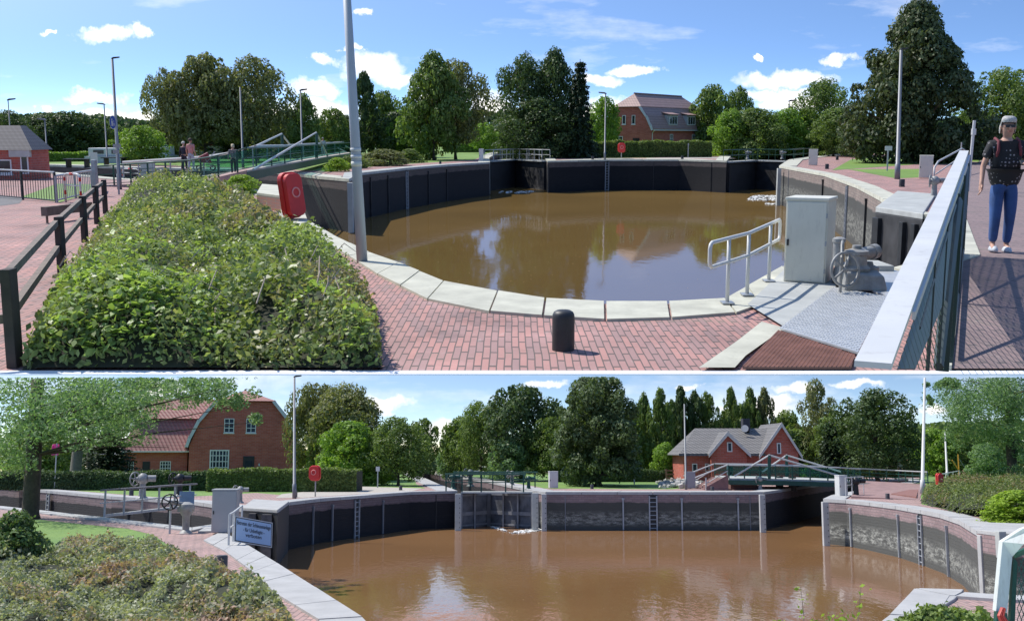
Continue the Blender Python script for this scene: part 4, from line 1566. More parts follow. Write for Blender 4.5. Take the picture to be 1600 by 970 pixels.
board(1392, 247, 226, 1.5, 3, 'thin dark marker post at the edge of the beech lawn', blackm, 'marker_post', 'post', pw=.7)
cabinet(1270, 259, 13.5 * mpp(259, P(1270, 259).y), .5, 25 * mpp(259, P(1270, 259).y), R(-16), 'small pale cabinet on the coping right of the far right lock gate')
cabinet(1446, 279, 20 * mpp(279, P(1446, 279).y), .8, 35 * mpp(279, P(1446, 279).y), R(-20), 'white cabinet on the lawn left of the bridge steps')
cabinet(752, 252.5, 7 * mpp(252, P(752, 252).y), .5, 19 * mpp(252, P(752, 252).y), 0, 'narrow white cabinet at the left end of the far gate railing', white)
cabinet(230, 278, 19 * mpp(278, P(230, 278).y), .7, 24 * mpp(278, P(230, 278).y), R(8), 'pale cabinet behind the footbridge ramp railing')
for x, yb, lab, hp in ((688, 257, 'short dark bollard on the curved quay left of the far gate', 5), (926, 250, 'dark bollard on the far quay under the thin lamp', 6),
                   (1066, 249.5, 'dark bollard on the far quay below the house corner', 6), (1292, 264, 'dark bollard on the right quay next to the pale cabinet', 8),
                   (1308, 250, 'little dark bollard on the brick path beside the right channel', 6), (1352, 243, 'tiny dark bollard far up the right channel', 5),
                   (1409, 292, 'black bollard at the foot of the tall right lamp', 12), (610, 253, 'dark bollard among the shrubs right of the mast', 6)):
    bollard(x, yb, 0, 0, lab, False, hpx=hp, rpx=hp * .36)
ringcase(462, 345, 268, 36 * mpp(345, P(458, 345).y), 'big red life ring box seen edge-on beside the bush', R(52), hh=72 * mpp(345, P(458, 345).y), tilt=R(-7), deep=1.25)
ringcase(971, 249, 223, 12 * mpp(249, P(971, 249).y), 'red life ring box on a post in front of the long hedge')

# lock gates with walkways
def gatewalk(pts, h_px, label, m, name='lock_gate', deck=True, npost=8, doors=None):
    """pts: list of px base points along the gate; railing on top and dark leaves below"""
    pl = [P(a, b) for a, b in pts]
    o = pl[0].copy()
    t = thing(name, label, 'lock gate', o)
    mb = MB(o)
    for a, b in zip(pl, pl[1:]):
        d = (b - a).normalized(); n_ = Vector((-d.y, d.x, 0)) * .25
        mb.hexa([a - n_ + up * ZW, b - n_ + up * ZW, b + n_ + up * ZW, a + n_ + up * ZW], [a - n_ - up * .2, b - n_ - up * .2, b + n_ - up * .2, a + n_ - up * .2])
    part('gate_leaf', mb, darkc, t)
    mb = MB(o)
    for a, b in zip(pl, pl[1:]):
        d = (b - a).normalized(); n_ = Vector((-d.y, d.x, 0)) * .55
        mb.hexa([a - n_ - up * .19, b - n_ - up * .19, b + n_ - up * .19, a + n_ - up * .19], [a - n_ - up * .05, b - n_ - up * .05, b + n_ - up * .05, a + n_ - up * .05])
    part('walkway', mb, stoneg, t)
    s = mpp(pts[0][1], pl[0].y)
    h = h_px * s
    for side in (-1, 1):
        mbr = MB(o)
        pp = []
        for i, p in enumerate(pl):
            d = (pl[min(i + 1, len(pl) - 1)] - pl[max(i - 1, 0)]).normalized(); n_ = Vector((-d.y, d.x, 0)) * .5 * side
            pp.append(p + n_)
        for k in (1, .5):
            mbr.tube([q + up * h * k for q in pp], (.05 if k == 1 else .03) * s * 12, 6)
        part('handrail', mbr, m, t)
        L_ = len(pp) - 1
        for i in range(npost):
            f = i / (npost - 1) * L_
            j = min(int(f), L_ - 1)
            q = pp[j].lerp(pp[j + 1], f - j)
            mb = MB(o); mb.tube([q - up * .1, q + up * h], .03 * s * 13, 5); part('post', mb, m, t)
    return t
railw = mat('rail_silver', (0.50, 0.50, 0.49), .5, .1, 3, 0)
gatewalk([(764, 250.5), (805, 247.5), (853, 250)], 16, 'far central lock gate with silver walkway railings between dark quays', railw)
gatewalk([(1137, 251.5), (1180, 249), (1233, 250.5), (1262, 246)], 17, 'right hand lock gate with dark green walkway railings', greenm, npost=7)
winch(1168, 248, .9, 'small white winch standing on the right hand lock gate')
winch(1222, 248, .9, 'white winch at the right end of the right hand lock gate')

# footbridge on the left
NEAR = [Q(150, 240, 62), Q(296, 240, 58), Q(331, 240, 56.5), Q(385, 240, 55), Q(442, 240, 72), Q(512, 240, 100), Q(548, 240, 120)]
NZ = [0.02, .45, .66, 1.12, .98, .92, .9]
for p, z in zip(NEAR, NZ): p.z = z
FAR = [p + Vector((-.9 - .012 * p.y, 7 + .03 * p.y, 0)) for p in NEAR]
o = NEAR[3].copy()
t = thing('footbridge', 'green footbridge with glass panel railings and brick ramp over the left channel', 'bridge', o)
mb = MB(o)
for i in range(3):
    mb.hexa([Vector((p.x, p.y, -.05)) for p in (NEAR[i], NEAR[i + 1], FAR[i + 1], FAR[i])], [NEAR[i], NEAR[i + 1], FAR[i + 1], FAR[i]])
part('ramp', mb, brickpl, t)
mb = MB(o)
for i in range(3, 6):
    q = (NEAR[i], NEAR[i + 1], FAR[i + 1], FAR[i])
    mb.hexa([p - up * .10 for p in q], [p + up * .0 for p in q])
part('deck', mb, mat('bridge_deck', (.42, .38, .34), .8, .15, 2, .004), t)
mb = MB(o)
for i in range(3, 6):
    for q0, q1 in ((NEAR[i], NEAR[i + 1]), (FAR[i], FAR[i + 1])):
        n_ = Vector((.0, .16, 0))
        mb.hexa([q0 - up * .55 - n_, q1 - up * .55 - n_, q1 - up * .55 + n_, q0 - up * .55 + n_], [q0 - up * .102 - n_, q1 - up * .102 - n_, q1 - up * .102 + n_, q0 - up * .102 + n_])
part('girder', mb, greenm, t)
def alongpath(path, f):
    L_ = [0]
    for a, b in zip(path, path[1:]): L_.append(L_[-1] + abs(b.x - a.x) + .08 * abs(b.y - a.y))
    s_ = f * L_[-1]
    for i in range(len(path) - 1):
        if s_ <= L_[i + 1] + 1e-9: return path[i].lerp(path[i + 1], (s_ - L_[i]) / (L_[i + 1] - L_[i]))
    return path[-1].copy()
glassg = mat('green_glass', (0.06, 0.20, 0.15), .2, .1, 2, 0)
def glassmat():
    m, n, p, out = base_mat('panel_glass')
    p.inputs['Base Color'].default_value = (.10, .24, .20, 1); p.inputs['Roughness'].default_value = .12
    tr = n.n('ShaderNodeBsdfTransparent'); tr.inputs[0].default_value = (.72, .9, .85, 1)
    mx = n.n('ShaderNodeMixShader'); mx.inputs[0].default_value = .92
    n.l(p.outputs[0], mx.inputs[1]); n.l(tr.outputs[0], mx.inputs[2]); n.l(mx.outputs[0], out.inputs[0])
    return m
pglass = glassmat()
HB = 1.1
for side, path in (('near', NEAR), ('far', FAR)):
    npst = 17
    for i in range(npst):
        p = alongpath(path, i / (npst - 1))
        mb = MB(o); mb.box((p.x, p.y, p.z + HB / 2), (.07, .1, HB)); part('post', mb, greenm if side == 'near' else greym, t)
    mb = MB(o); mb.tube([p + up * HB for p in path], .045 if side == 'near' else .07, 8); part('handrail', mb, (greenm if side == 'near' else railw), t)
    mb = MB(o); mb.tube([p + up * HB * .55 for p in path], .025, 6); mb.tube([p + up * HB * .1 for p in path], .025, 6); part('rail', mb, greenm, t)
    mb = MB(o)
    for i in range(1, 6):
        a, b = path[i], path[i + 1]
        mb.hexa([a + up * .12, b + up * .12, b + up * .12 + Vector((0, .03, 0)), a + up * .12 + Vector((0, .03, 0))], [a + up * 1.02, b + up * 1.02, b + up * 1.02 + Vector((0, .03, 0)), a + up * 1.02 + Vector((0, .03, 0))])
    part('glass_panel', mb, pglass, t)
def Z(x, y, Y): return Q(x, y, Y)
for pts in ([(396, 265, 56), (494, 207, 92), (512, 243, 100)], [(398, 229, 66), (440, 209, 84), (453, 226, 90)]):
    mb = MB(o); mb.tube([Z(*q) for q in pts], .07, 8); part('stay', mb, railw, t)
for x_, y0, y1, Y_ in ((495, 208, 247, 92), (441, 210, 245, 84)):
    mb = MB(o); a, b = Z(x_, y1, Y_), Z(x_, y0, Y_); mb.tube([a, b], .11, 8); part('tower_post', mb, greenm, t)
mb = MB(o)
for i in range(5):
    q = Z(548 + i * 3, 246 + i * 0.2, 121 + i); mb.box((q.x, q.y, .9 - i * .18 - .1), (.4, 2.5, .16))
part('steps', mb, stoneg, t)
mb = MB(o); mb.tube([Z(540, 228, 118), Z(560, 238, 124)], .06, 6); mb.tube([Z(528, 231, 118), Z(548, 241, 124)], .06, 6); part('stair_rail', mb, railw, t)

# black garden fence and striped hoops on the left
a, b = P(-40, 306), P(88, 317)
t = railing([a, b], 1.3, 'black vertical bar fence in front of the brick kiosk', 'fence', blackm, (1.0, .08), .05, .04, [0, .28, .62, 1.0], greym, 'bar_fence')
mb = MB(a)
for i in range(34):
    p = a.lerp(b, (i + .5) / 34); mb.tube([p + up * .1, p + up * 1.28], .016, 4, cap=False)
part('bars', mb, blackm, t)
def hoop(x0, x1, yb, yt, label, group='striped barrier hoops'):
    a, b = P(x0, yb), P(x1, yb + 2)
    h = Q(x0, yt, a.y).z
    t = thing('barrier_hoop', label, 'barrier', a, 0, group)
    mb = MB(a); r = .05
    mb.tube([a, a + up * (h - .15), a.lerp(b, .08) + up * (h - .03), a.lerp(b, .2) + up * h, a.lerp(b, .8) + up * h, a.lerp(b, .92) + up * (h - .03), b + up * (h - .15), b], r, 8)
    part('tube', mb, white, t, smooth=True)
    for q in (a, b):
        for k in (.28, .75):
            mb = MB(a); mb.tube([q + up * h * k, q + up * h * (k + .14)], r * 1.08, 8); part('red_band', mb, reds, t, smooth=True)
    mb = MB(a); mb.tube([a.lerp(b, .38) + up * h, a.lerp(b, .62) + up * h], r * 1.1, 8)
    part('red_band', mb, reds, t, smooth=True)
    mb = MB(a); mb.tube([a + up * h * .6, b + up * h * .6], r * .6, 6); part('crossbar', mb, white, t)
hoop(103, 127, 316, 271, 'red and white barrier hoop beside the black fence')
hoop(192, 219, 279, 263, 'red and white barrier hoop behind the ramp railing')
t = railing([P(89, 317), P(150, 302), P(152, 298)], 1.15, 'grey mesh garden railing between the barrier hoop and the footbridge ramp', 'fence', greym, (1.0, .1), .06, .05, 4, railw, 'mesh_fence', infill=30)
b = P(150, 306); mb = MB(); mb.box((0, 0, .85), (.2, .3, 1.7)); single('gate_post', 'thick green grey gate post where ramp railing begins', 'post', b, mb, greym, bevel=.02)

# wooden rail fence in the left foreground
bases = [Vector((Q(-28, 500, 11.5).x, 13.35, 0)), P(24, 573.5), P(98, 434), P(133, 378), P(152, 350), P(165, 334)]
bases[0] = P(-45, 579)
o = bases[1].copy()
t = thing('wooden_fence', 'weathered two rail wooden fence running along the left of the bramble bank', 'fence', o)
for i, p in enumerate(bases[1:]):
    mb = MB(o); hp = 1.25
    mb.box((p.x, p.y, hp / 2), (.13, .22, hp)); part('post', mb, mat('dark_wood', (.055, .045, .04), .85, .35, 3, .006), t, bevel=.012)
for k, m_ in ((1.13, 0), (.62, 1)):
    for a, b in zip(bases, bases[1:]):
        mb = MB(o); off = Vector((-.06, 0, 0))
        a_, b_ = a + off, b + off
        if a_.y < YF: a_.y = YF + .02
        w = Vector((.05, 0, 0))
        mb.hexa([a_ - w + up * (k - .06), b_ - w + up * (k - .06), b_ + w + up * (k - .06), a_ + w + up * (k - .06)], [a_ - w + up * (k + .055), b_ - w + up * (k + .055), b_ + w + up * (k + .055), a_ + w + up * (k + .055)])
        part('rail', mb, woodm, t)
# low bench-like rack near the fence
b = P(98, 345)
mb = MB(); mb.hexa([(-.2, -1.2, .25), (.0, -1.2, .25), (.5, 1.4, .25), (.3, 1.4, .25)], [(-.2, -1.2, .55), (.0, -1.2, .55), (.5, 1.4, .55), (.3, 1.4, .55)]); mb.tube([(-.1, -1, 0), (-.1, -1, .3)], .04, 6); mb.tube([(.4, 1.2, 0), (.4, 1.2, .3)], .04, 6)
single('plank_rack', 'low dark plank rack lying beside the wooden fence on the paving', 'rack', b, mb, woodm)
b = P(122, 262); t = thing('picnic_table', 'dark picnic table on the strip of lawn before the barges', 'table', b)
mb = MB(); mb.box((0, 0, .75), (2.2, 1.2, .08)); part('table_top', mb, blackm, t)
for sx in (-.8, .8):
    mb = MB(); mb.box((sx, 0, .37), (.12, 1.0, .72)); part('leg', mb, blackm, t)
t2 = dup(t, P(180, 259), 0, 'dark picnic table beside the thin lamp near the white barges')

# bramble bank, foreground
poly = [P(36, 581) , P(70, 520), P(108, 450), P(150, 375), P(190, 330), P(240, 306), P(330, 300), P(396, 318), P(422, 360), P(466, 392), P(515, 416), P(560, 450), P(590, 500), P(596, 581)]
poly[0].y = poly[-1].y = YF + .02
bank, _h = mound('bramble_bank', 'broad bank of brambles and ground cover filling the left foreground', 'shrub', poly, .95, 1.7, 62000, .047, lf_bram, 11, sy=.45, rough=.62, freq=.36, upright=.6, sizevar=.7)
# clumps of larger bright bramble leaves among the small ones
rb = np.random.default_rng(77)
Cc = []; Nn_ = []; Sz = []
hfun = LASTH[0]
for i in range(170):
    x_, y_ = rb.uniform(70, 570), 300 + 280 * rb.random() ** .6
    if i % 2: x_, y_ = rb.uniform(60, 330), rb.uniform(430, 578)
    p = P(x_, y_, .7)
    if not inside(poly, np.array([p.x]), np.array([p.y]))[0]: continue
    m_ = rb.integers(25, 70)
    X_ = p.x + rb.normal(size=m_) * .16 * (p.y / 15) ** .4; Y_ = p.y + rb.normal(size=m_) * .5
    ok_ = inside(poly, X_, Y_); X_, Y_ = X_[ok_], Y_[ok_]
    Z_ = hfun(X_, Y_) + .03 + rb.random(len(X_)) * .09
    Cc.append(np.stack([X_, Y_, Z_], 1)); Nn_.append(rb.normal(size=(len(X_), 3)) * .4 + np.array([-.1, .1, .9]))
    Sz.append(np.full(len(X_), rb.uniform(.04, .07)))
o_ = FRM[cur][0].inverted() @ bank.location
part('large_leaves', leafmesh('large_leaves', np.concatenate(Cc) - np.array(o_), np.concatenate(Nn_), np.concatenate(Sz), rb, .62), leaf_mat('bright_bramble', (.13, .19, .06), (.27, .36, .12), (.42, .52, .22), .4, .4, .8), bank)
rngb = random.Random(4)
mb = MB(P(300, 500))
for i in range(60):
    x, y = rngb.uniform(90, 540), rngb.uniform(470, 566)
    p = P(x, y); z = rngb.uniform(.35, .85) * min(1, (p.y - YF) / 1.5 + .2)
    a = rngb.uniform(0, 6.28); L_ = rngb.uniform(.25, .9)
    q = p + Vector((math.cos(a) * L_ * .6, abs(math.sin(a)) * L_ * 1.5, 0))
    mb.tube([p + up * z, p.lerp(q, .5) + up * (z + .15 * L_ + .12), q + up * (z + .05)], [.010, .008, .004], 4, cap=False)
t = single('dry_stems', 'dry pale bramble canes lying over the foreground bank', 'stems', mb.o, mb, mat('dry_cane', (.42, .33, .26), .8, .2, 5, 0))
t['kind'] = 'stuff'
def bush(x, yb, yt, hw, lm, label, var=0, n=5000, ls=.035, name='bush', cat='bush', group=None, Y=None, depth=1.0, kind='dome'):
    return tree(x, yb, yt, hw, kind, lm, label, None, var, n, ls, .012, Y, cat, group, name, None, depth)
bush(378, 304, 273, 32, lf_lime, 'bright yellow green shrub at the top edge of the bramble bank', 1, 7000, .03)
bush(528, 268, 246, 20, lf_lime, 'rounded light green shrub left of the steel mast', 2, 5000, .03)
bush(553, 263, 240, 24, lf_hedge, 'small leafy shrub just behind the steel mast', 3, 5000, .03)
bush(600, 259, 232, 42, lf_olive, 'wide low shrubbery right of the steel mast', 4, 7000, .026)
bush(640, 254, 232, 22, lf_hedge, 'dark shrub at the foot of the leafy pair of trees', 5)

# mesh railing and bridge deck in the right foreground
deckm = brick_mat('deck_brick', (.27, .19, .185), (.22, .165, .16), (.12, .1, .1), .5, .12, False, .1, .01, .5)
DZ = .04
pl = [Vector((5.45, YF, 0)), Vector((9.0, YF, 0)), P(1800, 300), P(1800, 256), P(1535, 250), P(1512, 262), Vector((10.85, 26, 0))]
struct('bridge_deck', sheet(pl, [], DZ, (7, 18, 0)), deckm)
mb = MB((7, 18, 0))
mb.hexa([(5.40, YF + .01, 0.006), (5.448, YF + .01, .006), (10.85, 26, .006), (10.70, 26, .006)], [(5.40, YF + .01, 0.08), (5.448, YF + .01, .08), (10.85, 26, .08), (10.70, 26, .08)])
struct('deck_edge', mb, stone)
NP, FPt = Vector((0.72, 2.02, 0)), Vector((10.8, 26, 0))
def rl(Y): return NP.lerp(FPt, (Y - NP.y) / (FPt.y - NP.y))
def zwedge(Y): return EYE - Y * ((581.0 - 210) / FPX) * 1.035
# measured against the true picture row so nothing hangs below the terrace edge
def zrow(Y, r): return Q(1450, r, Y).z
t = thing('mesh_railing', 'large white topped bridge railing with diamond wire mesh in the right foreground', 'railing', FPt)
mb = MB(FPt)
zt0, zt1 = zrow(2.02, 579) + .0, 2.52
a, b = rl(2.02), rl(26)
zt0 = zrow(2.02, 577.5)
Ln = (FPt - NP).normalized(); Nn = Vector((-Ln.y, Ln.x, 0))
wa, wb = .068, .20
mb.hexa([a + Nn * wa + up * (zt0 - .0), a + up * zt0, b + up * (zt1 - .10), b + Nn * wb + up * (zt1 - .10)],
        [a + Nn * wa + up * (zt0 + .012), a + up * (zt0 + .012), b + up * zt1, b + Nn * wb + up * zt1])
part('top_rail', mb, white, t)
mb = MB(FPt)
a = rl(2.7); zA = zt0 + (zt1 - zt0) * (.68 / 24)
mb.hexa([a + up * (zA - .022), a + Nn * -.008 + up * (zA - .022), b + Nn * -.05 + up * (zt1 - .22), b + up * (zt1 - .22)],
        [a + up * (zA - .001), a + Nn * -.008 + up * (zA - .001), b + Nn * -.05 + up * (zt1 - .10), b + up * (zt1 - .10)])
part('side_channel', mb, mat('rail_shadow_grey', (.5, .5, .52), .5, .1, 3, 0), t)
def lowz(Y):
    return max(.16, zrow(Y, 579.0))
mbw = MB(FPt)
# the mesh panel in homogeneous coordinates p = 1/Y, q = depth below the eye / Y
def onpan(p, q):
    Y_ = 1 / p
    return rl(Y_) + up * (EYE - q / p)
QB = .2175
PAN = [(1 / 26, .48 / 26), (QB / .48, QB), (QB / 2.74, QB), (1 / 26, 2.74 / 26)]
v = .40
while v > .02:
    qL = v; pL = v / .48; pR = v / 2.74
    for sg in (-1, 1):
        q2 = qL + sg * (pL - pR) * .36
        dp, dq = pR - pL, q2 - qL
        c = clipseg(PAN, (pL, qL), (pL + dp * 1.5, qL + dq * 1.5))
        if c:
            A, B = onpan(*c[0]), onpan(*c[1])
            k = .35 + .65 * min(1, v / .2)
            mbw.tube([A, B], [.9 * k * A.y / FPX, .9 * k * B.y / FPX], 4, cap=False)
    v -= .0072 * max(.35, min(1.0, v / .2))
part('wire_mesh', mbw, mat('mesh_green', (.06, .10, .09), .5, .3, 3, 0), t)
for Y in (4.3, 6.3, 9.0, 13.0, 18.5, 25.6):
    p = rl(Y); mb = MB(FPt); z0 = lowz(Y); w = .006 + .0022 * Y + (.05 if Y > 8 else 0)
    mb.box((p.x, p.y, (z0 + 2.42) / 2), (w, w * 1.0, 2.42 - z0), math.atan2(Ln.y, Ln.x)); part('post', mb, mat('rail_dark_green', (.045, .06, .058), .5, .2, 3, 0), t)
mb = MB(FPt)
p, q = rl(13.7), rl(26)
mb.tube([p + up * .2, q + up * .2], [.03, .06], 6); mb.tube([rl(3.2) + up * max(lowz(3.2) + .01, 2.33), q + up * 2.36], [.006, .06], 6)
for Ya, za, Yb, zb in ((13.7, .2, 18.5, 2.36), (18.5, .2, 25.6, 2.36), (13.6, 1.25, 26, 1.25), (6.5, max(lowz(6.5), 1.5), 9.0, 2.36)):
    mb.tube([rl(Ya) + up * za, rl(Yb) + up * zb], [.03, .06], 6)
part('brace', mb, mat('rail_dark_green', (.045, .06, .058), .5, .2, 3, 0), t)
# second railing end post and steps rail beyond
b = P(1512, 300); zz = Q(1514, 188, b.y).z
mb = MB(); mb.tube([(0, 0, 0), (.1, 0, zz)], .08, 8); mb.lathe((.1, 0, zz * .8), [(.13, 0), (.13, .3)], 8)
single('end_post', 'slim white post standing at the far end of the mesh railing', 'post', b, mb, white)
bb = P(1459, 284)
t = thing('stair_rail', 'silver stair handrail between the white cabinet and the mesh railing', 'handrail', bb)
mb = MB(bb); mb.tube([bb, Q(1460, 262, bb.y), Q(1466, 252, bb.y + 2), Q(1503, 232, bb.y + 16), Q(1507, 234, bb.y + 17)], .06, 8); mb.tube([Q(1462, 272, bb.y), Q(1500, 246, bb.y + 15)], .045, 6); part('rail', mb, railw, t, smooth=True)
mb = MB(bb); q = P(1500, 262); mb.tube([q, (q.x, q.y, 2.2)], .05, 6); part('post', mb, railw, t)
# far side railing on the right of the deck, behind the woman
t = railing([P(1536, 268), P(1560, 250)], 1.2, 'thin dark inner railing on the bridge deck behind the woman', 'railing', greym, (1.0, .5), .05, .05, 4, railw)
# inner railing whose shadow falls over the deck
# the woman
bw = P(1561, 396); bw.z = DZ
Hs = 207 * mpp(396, bw.y) * 1.0
black_dot = None
def shirt_dots():
    m, n, p, out = base_mat('dotted_shirt')
    tcn = n.n('ShaderNodeTexCoord')
    v = n.n('ShaderNodeTexVoronoi'); v.inputs['Scale'].default_value = 11.0
    v.inputs['Randomness'].default_value = .35
    n.l(tcn.outputs['Object'], v.inputs['Vector'])
    k = n.m('LESS_THAN', v.outputs['Distance'], .24)
    n.l(n.mix(k, (.014, .014, .017), (.30, .28, .29)), p.inputs['Base Color'])
    p.inputs['Roughness'].default_value = .8
    return m
jeans = mat('blue_jeans', (.035, .085, .24), .8, .35, 2.0, .004)
wpose = dict(eL=Vector((.15, -.02, .64)), wL=Vector((.10, -.16, .66)), eR=Vector((-.155, .01, .635)), wR=Vector((-.175, -.05, .505)), glasses=True, stride=.02, hem=-.075)
t = person(bw, Hs, R(-8), 'grey haired woman in dotted dark shirt and blue jeans walking on the right bridge', wpose, skinm,
           mat('silver_hair', (.42, .41, .39), .7, .45, 30, .02), shirt_dots(), jeans, mat('light_shoes', (.55, .58, .62), .6, .15, 4, 0), sleeve=.42, fine=True, hairlen=1.2)
h = Hs
mb = MB()
for sgn in (-1, 1):
    mb.hexa([Vector(v) * h for v in ((sgn * .018 - .016, -.062, .925), (sgn * .018 + .016, -.062, .925), (sgn * .018 + .016, -.055, .925), (sgn * .018 - .016, -.055, .925))],
            [Vector(v) * h for v in ((sgn * .018 - .017, -.060, .946), (sgn * .018 + .017, -.060, .946), (sgn * .018 + .017, -.053, .946), (sgn * .018 - .017, -.053, .946))])
    mb.tube([Vector((sgn * .034, -.055, .942)) * h, Vector((sgn * .052, 0, .936)) * h], .0025 * h, 5)
part('sunglasses', mb, blackm, t)
for sgn in (-1, 1):
    mb = MB()
    mb.tube([Vector(v) * h for v in ((sgn * .075, .075, .80), (sgn * .078, .03, .845), (sgn * .072, -.045, .825), (sgn * .078, -.078, .76), (sgn * .085, -.05, .70))], [.011 * h] * 5, 8)
    part('backpack_strap', mb, mat('strap_red', (.16, .03, .04), .8, .2, 4, 0), t, smooth=True)
Mw = FRM['U'][0].inverted() @ (FRM['U'][0] @ Matrix.Translation(bw) @ Matrix.Rotation(R(-8), 4, 'Z'))
hp = Mw @ (Vector((.095, -.20, .672)) * h)
mb = MB(); mb.box((0, 0, 0), (.19 * h * .55, .05 * h * 1.2, .012 * h), 0, .5); single('phone', 'dark phone held in the raised hand of the woman in jeans', 'phone', hp, mb, blackm, R(-8), bevel=.004 * h)

# walkers on the footbridge
def onpath(x, Y):
    p = Q(x, 240, Y)
    bst = min(range(6), key=lambda i: abs((NEAR[i].x + NEAR[i + 1].x) / 2 - p.x))
    i = bst
    f = (p.x - NEAR[i].x) / (NEAR[i + 1].x - NEAR[i].x)
    p.z = NEAR[i].z + f * (NEAR[i + 1].z - NEAR[i].z)
    return p
wp = dict(stride=.05)
dk = mat('dark_navy', (.02, .022, .04), .8, .3, 3, 0)
b = onpath(298, 60); person(b, 1.78, R(160), 'man in pink shirt and pale trousers walking away up the footbridge ramp', wp, skinm, mat('brown_hair', (.05, .03, .02), .7, .3, 8, 0), mat('pink_shirt', (.62, .27, .25), .8, .15, 3, .002), mat('pale_trousers', (.42, .44, .5), .8, .15, 3, 0), white, .42)
b = onpath(287, 61.5); person(b, 1.62, R(160), 'person in dark clothes and pale hat walking beside the man in pink', wp, skinm, mat('pale_hair', (.6, .55, .45), .7, .3, 8, 0), dk, dk, white, .8)
b = onpath(364, 59); person(b, 1.62, R(200), 'woman in striped top standing on the footbridge ramp', wp, skinm, mat('blond_hair', (.5, .4, .26), .7, .3, 8, 0), mat('striped_top', (.16, .15, .17), .8, .6, 12, 0), dk, blackm, .8, 1.0)
b = onpath(505, 103); person(b, 1.7, R(10), 'small distant person in grey crossing the far end of the footbridge', wp, skinm, mat('grey_hair', (.36, .35, .33), .7, .3, 8, 0), mat('grey_top', (.4, .42, .42), .8, .2, 3, 0), mat('pale_trousers', (.42, .44, .5)), blackm, .8)
b = onpath(320, 61); t = thing('stroller', 'dark red baby stroller pushed ahead of the man in pink', 'stroller', b, R(-70))
mb = MB(); mb.hexa([(-.25, -.3, .45), (.25, -.3, .45), (.25, .35, .4), (-.25, .35, .4)], [(-.25, -.35, .75), (.25, -.35, .75), (.25, .15, 1.0), (-.25, .15, 1.0)]); part('seat', mb, mat('stroller_red', (.2, .04, .05), .7, .2, 3, 0), t, bevel=.03)
for sx in (-.25, .25):
    for sy_ in (-.35, .4):
        mb = MB(); mb.ring((sx, sy_, .15), .13, .025, (1, 0, 0), 16, 6); part('wheel', mb, blackm, t)
    mb = MB(); mb.tube([(sx, -.35, .15), (sx, .2, .6), (sx, .55, 1.05)], .015, 6); mb.tube([(sx, .4, .15), (sx, 0, .6)], .015, 6); part('frame', mb, greym, t)

# brick kiosk at the far left
def winrect(t, c, u, w, h, nrm, m=whitew, cols=1, rows=1, bar=.05, fr=.08, name='window', sill=False):
    """window on a wall: centre c, horizontal unit u, outward normal nrm"""
    u = Vector(u); nrm = Vector(nrm); c = Vector(c)
    mb = MB()
    def bar_(x0, x1, z0, z1, d0, d1):
        mb.hexa([c + u * x0 + up * z0 + nrm * d0, c + u * x1 + up * z0 + nrm * d0, c + u * x1 + up * z0 + nrm * d1, c + u * x0 + up * z0 + nrm * d1],
                [c + u * x0 + up * z1 + nrm * d0, c + u * x1 + up * z1 + nrm * d0, c + u * x1 + up * z1 + nrm * d1, c + u * x0 + up * z1 + nrm * d1])
    bar_(-w / 2, w / 2, -h / 2, -h / 2 + fr, .004, .075); bar_(-w / 2, w / 2, h / 2 - fr, h / 2, .004, .075)
    bar_(-w / 2, -w / 2 + fr, -h / 2 + fr, h / 2 - fr, .004, .075); bar_(w / 2 - fr, w / 2, -h / 2 + fr, h / 2 - fr, .004, .075)
    for i in range(1, cols):
        x = -w / 2 + w * i / cols; bar_(x - bar / 2, x + bar / 2, -h / 2 + fr, h / 2 - fr, .006, .062)
    for j in range(1, rows):
        z = -h / 2 + h * j / rows
        for i in range(cols):
            xa = -w / 2 + w * i / cols + (bar / 2 if i else fr); xb = -w / 2 + w * (i + 1) / cols - (bar / 2 if i < cols - 1 else fr)
            bar_(xa, xb, z - bar / 2, z + bar / 2, .006, .058)
    if sill: bar_(-w / 2 - .06, w / 2 + .06, -h / 2 - .12, -h / 2 - .003, .004, .14)
    f = part(name, mb, m, t)
    mb = MB()
    mb.hexa([c + u * (-w / 2 + fr * .9) + up * (-h / 2 + fr * .9) + nrm * .003, c + u * (w / 2 - fr * .9) + up * (-h / 2 + fr * .9) + nrm * .003, c + u * (w / 2 - fr * .9) + up * (-h / 2 + fr * .9) + nrm * .03, c + u * (-w / 2 + fr * .9) + up * (-h / 2 + fr * .9) + nrm * .03],
            [c + u * (-w / 2 + fr * .9) + up * (h / 2 - fr * .9) + nrm * .003, c + u * (w / 2 - fr * .9) + up * (h / 2 - fr * .9) + nrm * .003, c + u * (w / 2 - fr * .9) + up * (h / 2 - fr * .9) + nrm * .03, c + u * (-w / 2 + fr * .9) + up * (h / 2 - fr * .9) + nrm * .03])
    part('pane', mb, glass, f)
    return f
b = P(50, 281)
s = mpp(281, b.y)
t = thing('brick_kiosk', 'small red brick lock keepers kiosk with dark tiled roof at far left', 'kiosk', b, R(4))
W_, D_, Hw, Ht = 4.6, 3.4, 46 * s, 84 * s
mb = MB(); mb.box((-W_ / 2, D_ / 2, Hw / 2), (W_, D_, Hw)); part('wall', mb, brickw, t)
mb = MB()
e = .22
A_ = [(-W_ - e, -e, Hw), (e, -e, Hw), (e, D_ + e, Hw), (-W_ - e, D_ + e, Hw)]
T_ = [(-W_ + .9, 1.2, Ht), (-.95, 1.2, Ht), (-.95, D_ - 1.2, Ht), (-W_ + .9, D_ - 1.2, Ht)]
mb.hexa(A_, T_); part('roof', mb, roof_mat('slate_tiles', (.17, .15, .15), .32, .22), t)
mb = MB(); mb.box((-.62, -.03, Hw - .22), (1.3, .34, .42)); part('awning', mb, mat('fascia', (.5, .5, .46), .6, .08, 3, 0), t)
winrect(t, (-1.62, 0, Hw * .45), (1, 0, 0), .85, .9, (0, -1, 0), sill=True)
